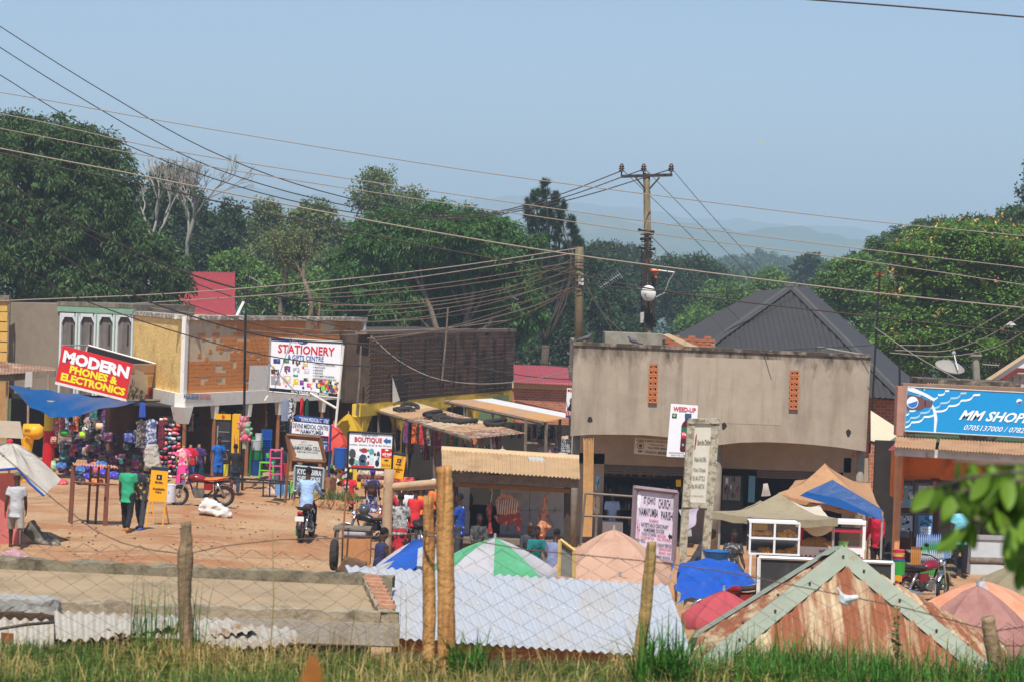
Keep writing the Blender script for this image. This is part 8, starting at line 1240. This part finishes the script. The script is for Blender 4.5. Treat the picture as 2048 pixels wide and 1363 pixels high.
m=MB();m.tube([P(146,962,61.8),P(216,968,61.6)],.03,5);part(t,'rail',m,M('rust_pole'))
# shop railing
t=T('railing','black pipe railing along the shop verandah edge','railing',P(470,985,82));
for a,b in(((362,948),(580,962)),((362,957),(580,966))):m=MB();m.tube([P(*a,82),P(*b,81)],.03,5);part(t,'rail',m,blackm)
for x in(362,395,430,465,527,540,562,580,585):m=MB();m.tube([P(x,948+(x-362)*.064,82),P(x-1,975+(x-362)*.1,82)],.026,5);part(t,'upright',m,blackm)
# sacks and litter
def sack(lab,pts,Y,mat,th=.35):
    lo=max(pts,key=lambda p:p[1]);Y=Yat(*lo)if Y<80 else Y;m=MB();m.slab(px4(pts,Y),th);one('sack',evaluated(m,.045,5,noise=.05),mat,lab,'sack',None,True)
sack('stuffed white plastic sack lying on the dirt below the red motorcycle',[(393,1020),(408,995),(440,1008),(462,1024),(463,1035),(430,1032)],64.5,M('white_sack',(222,218,210),.6,.08,6));sack('pinkish white sack at the railing foot',[(527,990),(536,972),(550,980),(560,990)],83,fabric('sack_pink',(214,186,172)),.3);sack('heap of dark and pale rags on the ground beside left tent',[(45,1062),(60,1040),(80,1065),(110,1082),(120,1092),(70,1088)],54.5,fabric('rags',(110,106,92),(206,200,190)),.4);sack('bright small rags at the lower left slab corner',[(0,1105),(20,1098),(42,1108),(60,1118),(10,1122)],53.4,fabric('rags2',(206,160,170),(60,56,70)),.3);sack('grey cloth draped at the fashion shop front',[(290,890),(312,888),(322,935),(285,935)],85.5,fdw,.3)
m=MB();V_=[]
for i in range(700):x,y=rnd.uniform(-11,2),rnd.uniform(53.5,74);z=gz(x,y)+.01;s=rnd.uniform(.012,.045);m.color(rnd.choice([(190,160,130),(120,84,60),(110,80,58),(176,130,96),(200,186,170),(140,104,76)]));m.ball((x,y,z),(s,s*rnd.uniform(.6,1.2),s*.5),5,3)
o=struct('litter',m,VC(.9),kind='stuff')
# earth bank with dry weeds before the signs
m=MB();from mathutils import noise as nz
def fn(u,v):p=P(560+140*u,1005,76-4*u);a=v*math.pi;return Vector((p.x,p.y-1.2+2.4*v,gz(p.x,p.y)-.3+.75*math.sin(a)*(.6+.4*math.sin(u*math.pi))))+nz.noise_vector(Vector((u*9,v*5,0)))*.12
m.grid(fn,40,12);o=struct('earth_bank',m,M('bank_earth',(178,132,92),.95,.25,3,.5,10,rgb2=(132,110,66),thr=(.5,.62),s2=2),True)
for k_,(px_,Y_)in enumerate(((672,71.5),(655,72.5),(688,71))):g=G(px_,Y_);g.z+=.35;V=blades(160,(g.x-.5,g.x+.5),(Y_-.4,Y_+.4),(.15,.4),.8,.012);V[:,2]+=.3;o=bpy.data.objects.new('dry_shrub',np_mesh('dry_shrub',V-np.array(g),4,lf_olive if k_!=1 else gr_dry));COL.objects.link(o);o.location=g;_tag(o,['olive dry weeds on the earth bank below guest house board','straw coloured weeds on the earth bank','low weeds at the right end of earth bank'][k_],'weed')
# bottle display of the right shop
def crate_of(lab,grp,mesh,x0,y0,nx_,ny,nz_,Y,dx=4.2,dz=15,sc=1.0):
    for k in range(nz_):
        for j in range(ny):
            for i in range(nx_):loose('drink_bottle',mesh,P(x0+i*dx,y0-k*dz,Y+2.6+j*.1),lab,'bottle',grp,None,(sc*.52,sc*.52,sc))
crate_of('pale blue water bottle standing at the back of the bottle display','water bottles at the back',bt_b,1834,1093,12,2,1,53.5,4.2,15,1.05);crate_of('orange soda bottle in the stacked packs of bottle display','orange soda bottles',bt_o,1823,1136,5,2,2,51,4.0,17);crate_of('green topped bottle in the upper packs of bottle display','green topped bottles',bt_g,1846,1108,9,2,1,51.6,4.2);crate_of('blue capped water bottle in the middle packs of display','blue capped bottles',bt_w,1843,1124,11,2,1,51.2,4.2,13);crate_of('blue water bottle in the right packs of display','blue water bottles at right',bt_b,1880,1116,6,2,1,51.3,4.0);crate_of('dark cola bottle in the low packs of bottle display','dark cola bottles',bt_c,1812,1152,7,2,1,50.6,4.2,15,.9);crate_of('green soda bottle in the low packs of bottle display','green soda bottles',bt_g,1842,1150,9,2,1,50.7,4.2,15,.95);crate_of('dark bottle in the lowest row of display','lowest dark bottles',bt_c,1843,1136,10,1,1,51.0,4.2,15,.8);crate_of('green bottle standing before the motorcycle tank','green bottles before the motorcycle',bt_g,1878,1168,5,1,1,49.5,4.4,15,1.0)
for i,(y,Y)in enumerate(((1102,53.4),(1128,51.4),(1142,50.9))):m=MB();f=FY(Y+2.7);f.boxpx(m,1815,y,1910,y+2,-.3,.15);f.boxpx(m,1820,y+2,1823,1178,-.1,-.05);f.boxpx(m,1900,y+2,1903,1178,-.1,-.05);one('display_bench',m,wood_g,['rear plank bench of the bottle display','middle plank bench of the bottle display','front plank bench of the bottle display'][i],'bench')
t=T('counter','white shop counter behind the log bench','counter',P(1980,1160,57));m=MB();f=FY(57);f.boxpx(m,1942,1078,2080,1150,-.5,0);part(t,'front',m,M('white_counter',(190,196,196),.6,.1,4));m=MB();f.boxpx(m,1938,1074,2085,1079,-.55,.04);part(t,'top',m,steel)
crate_of('dark soda bottle in the crates before the white counter','crated dark bottles',bt_c,1954,1122,7,1,2,56.6,4.0,16,.9);crate_of('dark soda bottle behind the log bench','dark bottles behind the log bench',bt_c,1945,1142,11,1,1,55.5,4.2,15,.9)
t=T('log_bench','rough log bench rail with striped post before the white counter','bench',P(1990,1150,53));m=MB();m.tube([P(1940,1120,53),P(1990,1121,53),P(2070,1126,53)],.08,8);part(t,'rail',m,wood_g,True);m=MB();m.tube([P(2018,1108,52.9),P(2017,1155,52.9)],.1,9);part(t,'post',m,M('striped_post',(176,160,140),.8,.3,3),True)

# rolled mats and sandals by the lane entrance
for i,(x0,x1,y,Y,r,c)in enumerate(((716,772,936,84,.13,(150,90,70)),(718,776,946,83.6,.13,(206,190,170)),(716,770,955,83.2,.13,(120,70,60)),(724,776,964,82.8,.13,(190,150,120)),(790,826,960,80,.14,(214,90,96)))):
    m=MB();a,b=P(x0,y,Y),P(x1,y+(x1-x0)*.05,Y-.3);m.tube([a,b],r,10);m.torus(a,r*.5,.02,'X',10,4);one('rolled_mat',m,M('mat%d'%i,c,.85,.2,6,rgb2=tuple(max(0,v-60)for v in c),thr=(.5,.54),s2=9),['topmost brown rolled mat stacked left of the lane','cream rolled mat, second of the stack','dark brown rolled mat, third of the stack','tan rolled mat at the bottom of the stack','pink rolled mattress lying below the mobile money board'][i],'mat',None,True)
for i in range(40):
    x,y=rnd.uniform(655,706),rnd.uniform(930,965);c=rnd.choice([(206,60,50),(60,150,90),(230,150,60),(60,90,170),(220,220,214),(40,40,44),(200,200,60)]);o_=P(x,y,81.5+rnd.uniform(-.5,.5));m=MB();m.box(o_,(.1,.05,.26),Euler((rnd.uniform(-.5,.5),rnd.uniform(-1.2,1.2),0)).to_matrix());m.tube([o_+Vector((-.04,-.03,0)),o_+Vector((0,-.05,.07)),o_+Vector((.04,-.03,0))],.012,4);one('sandal',m,M('sandal_%d_%d_%d'%c,c,.6,.1,6),'bright plastic sandal hung in the bunch beside the billboard pole','sandal','sandals hung beside the billboard pole')
for i,(x,c)in enumerate(((645,(120,84,60)),(656,(150,108,76)),(667,(104,70,52)))):garment(['dark brown cloth hanging right of the guest house board','tan cloth hanging right of the guest house board','deep brown cloth hanging beside the billboard pole'][i],x,952,13,44,78.5,cloth('brownc%d'%i,c),seed=200+i)
bpy.data.scenes.remove(TMP)
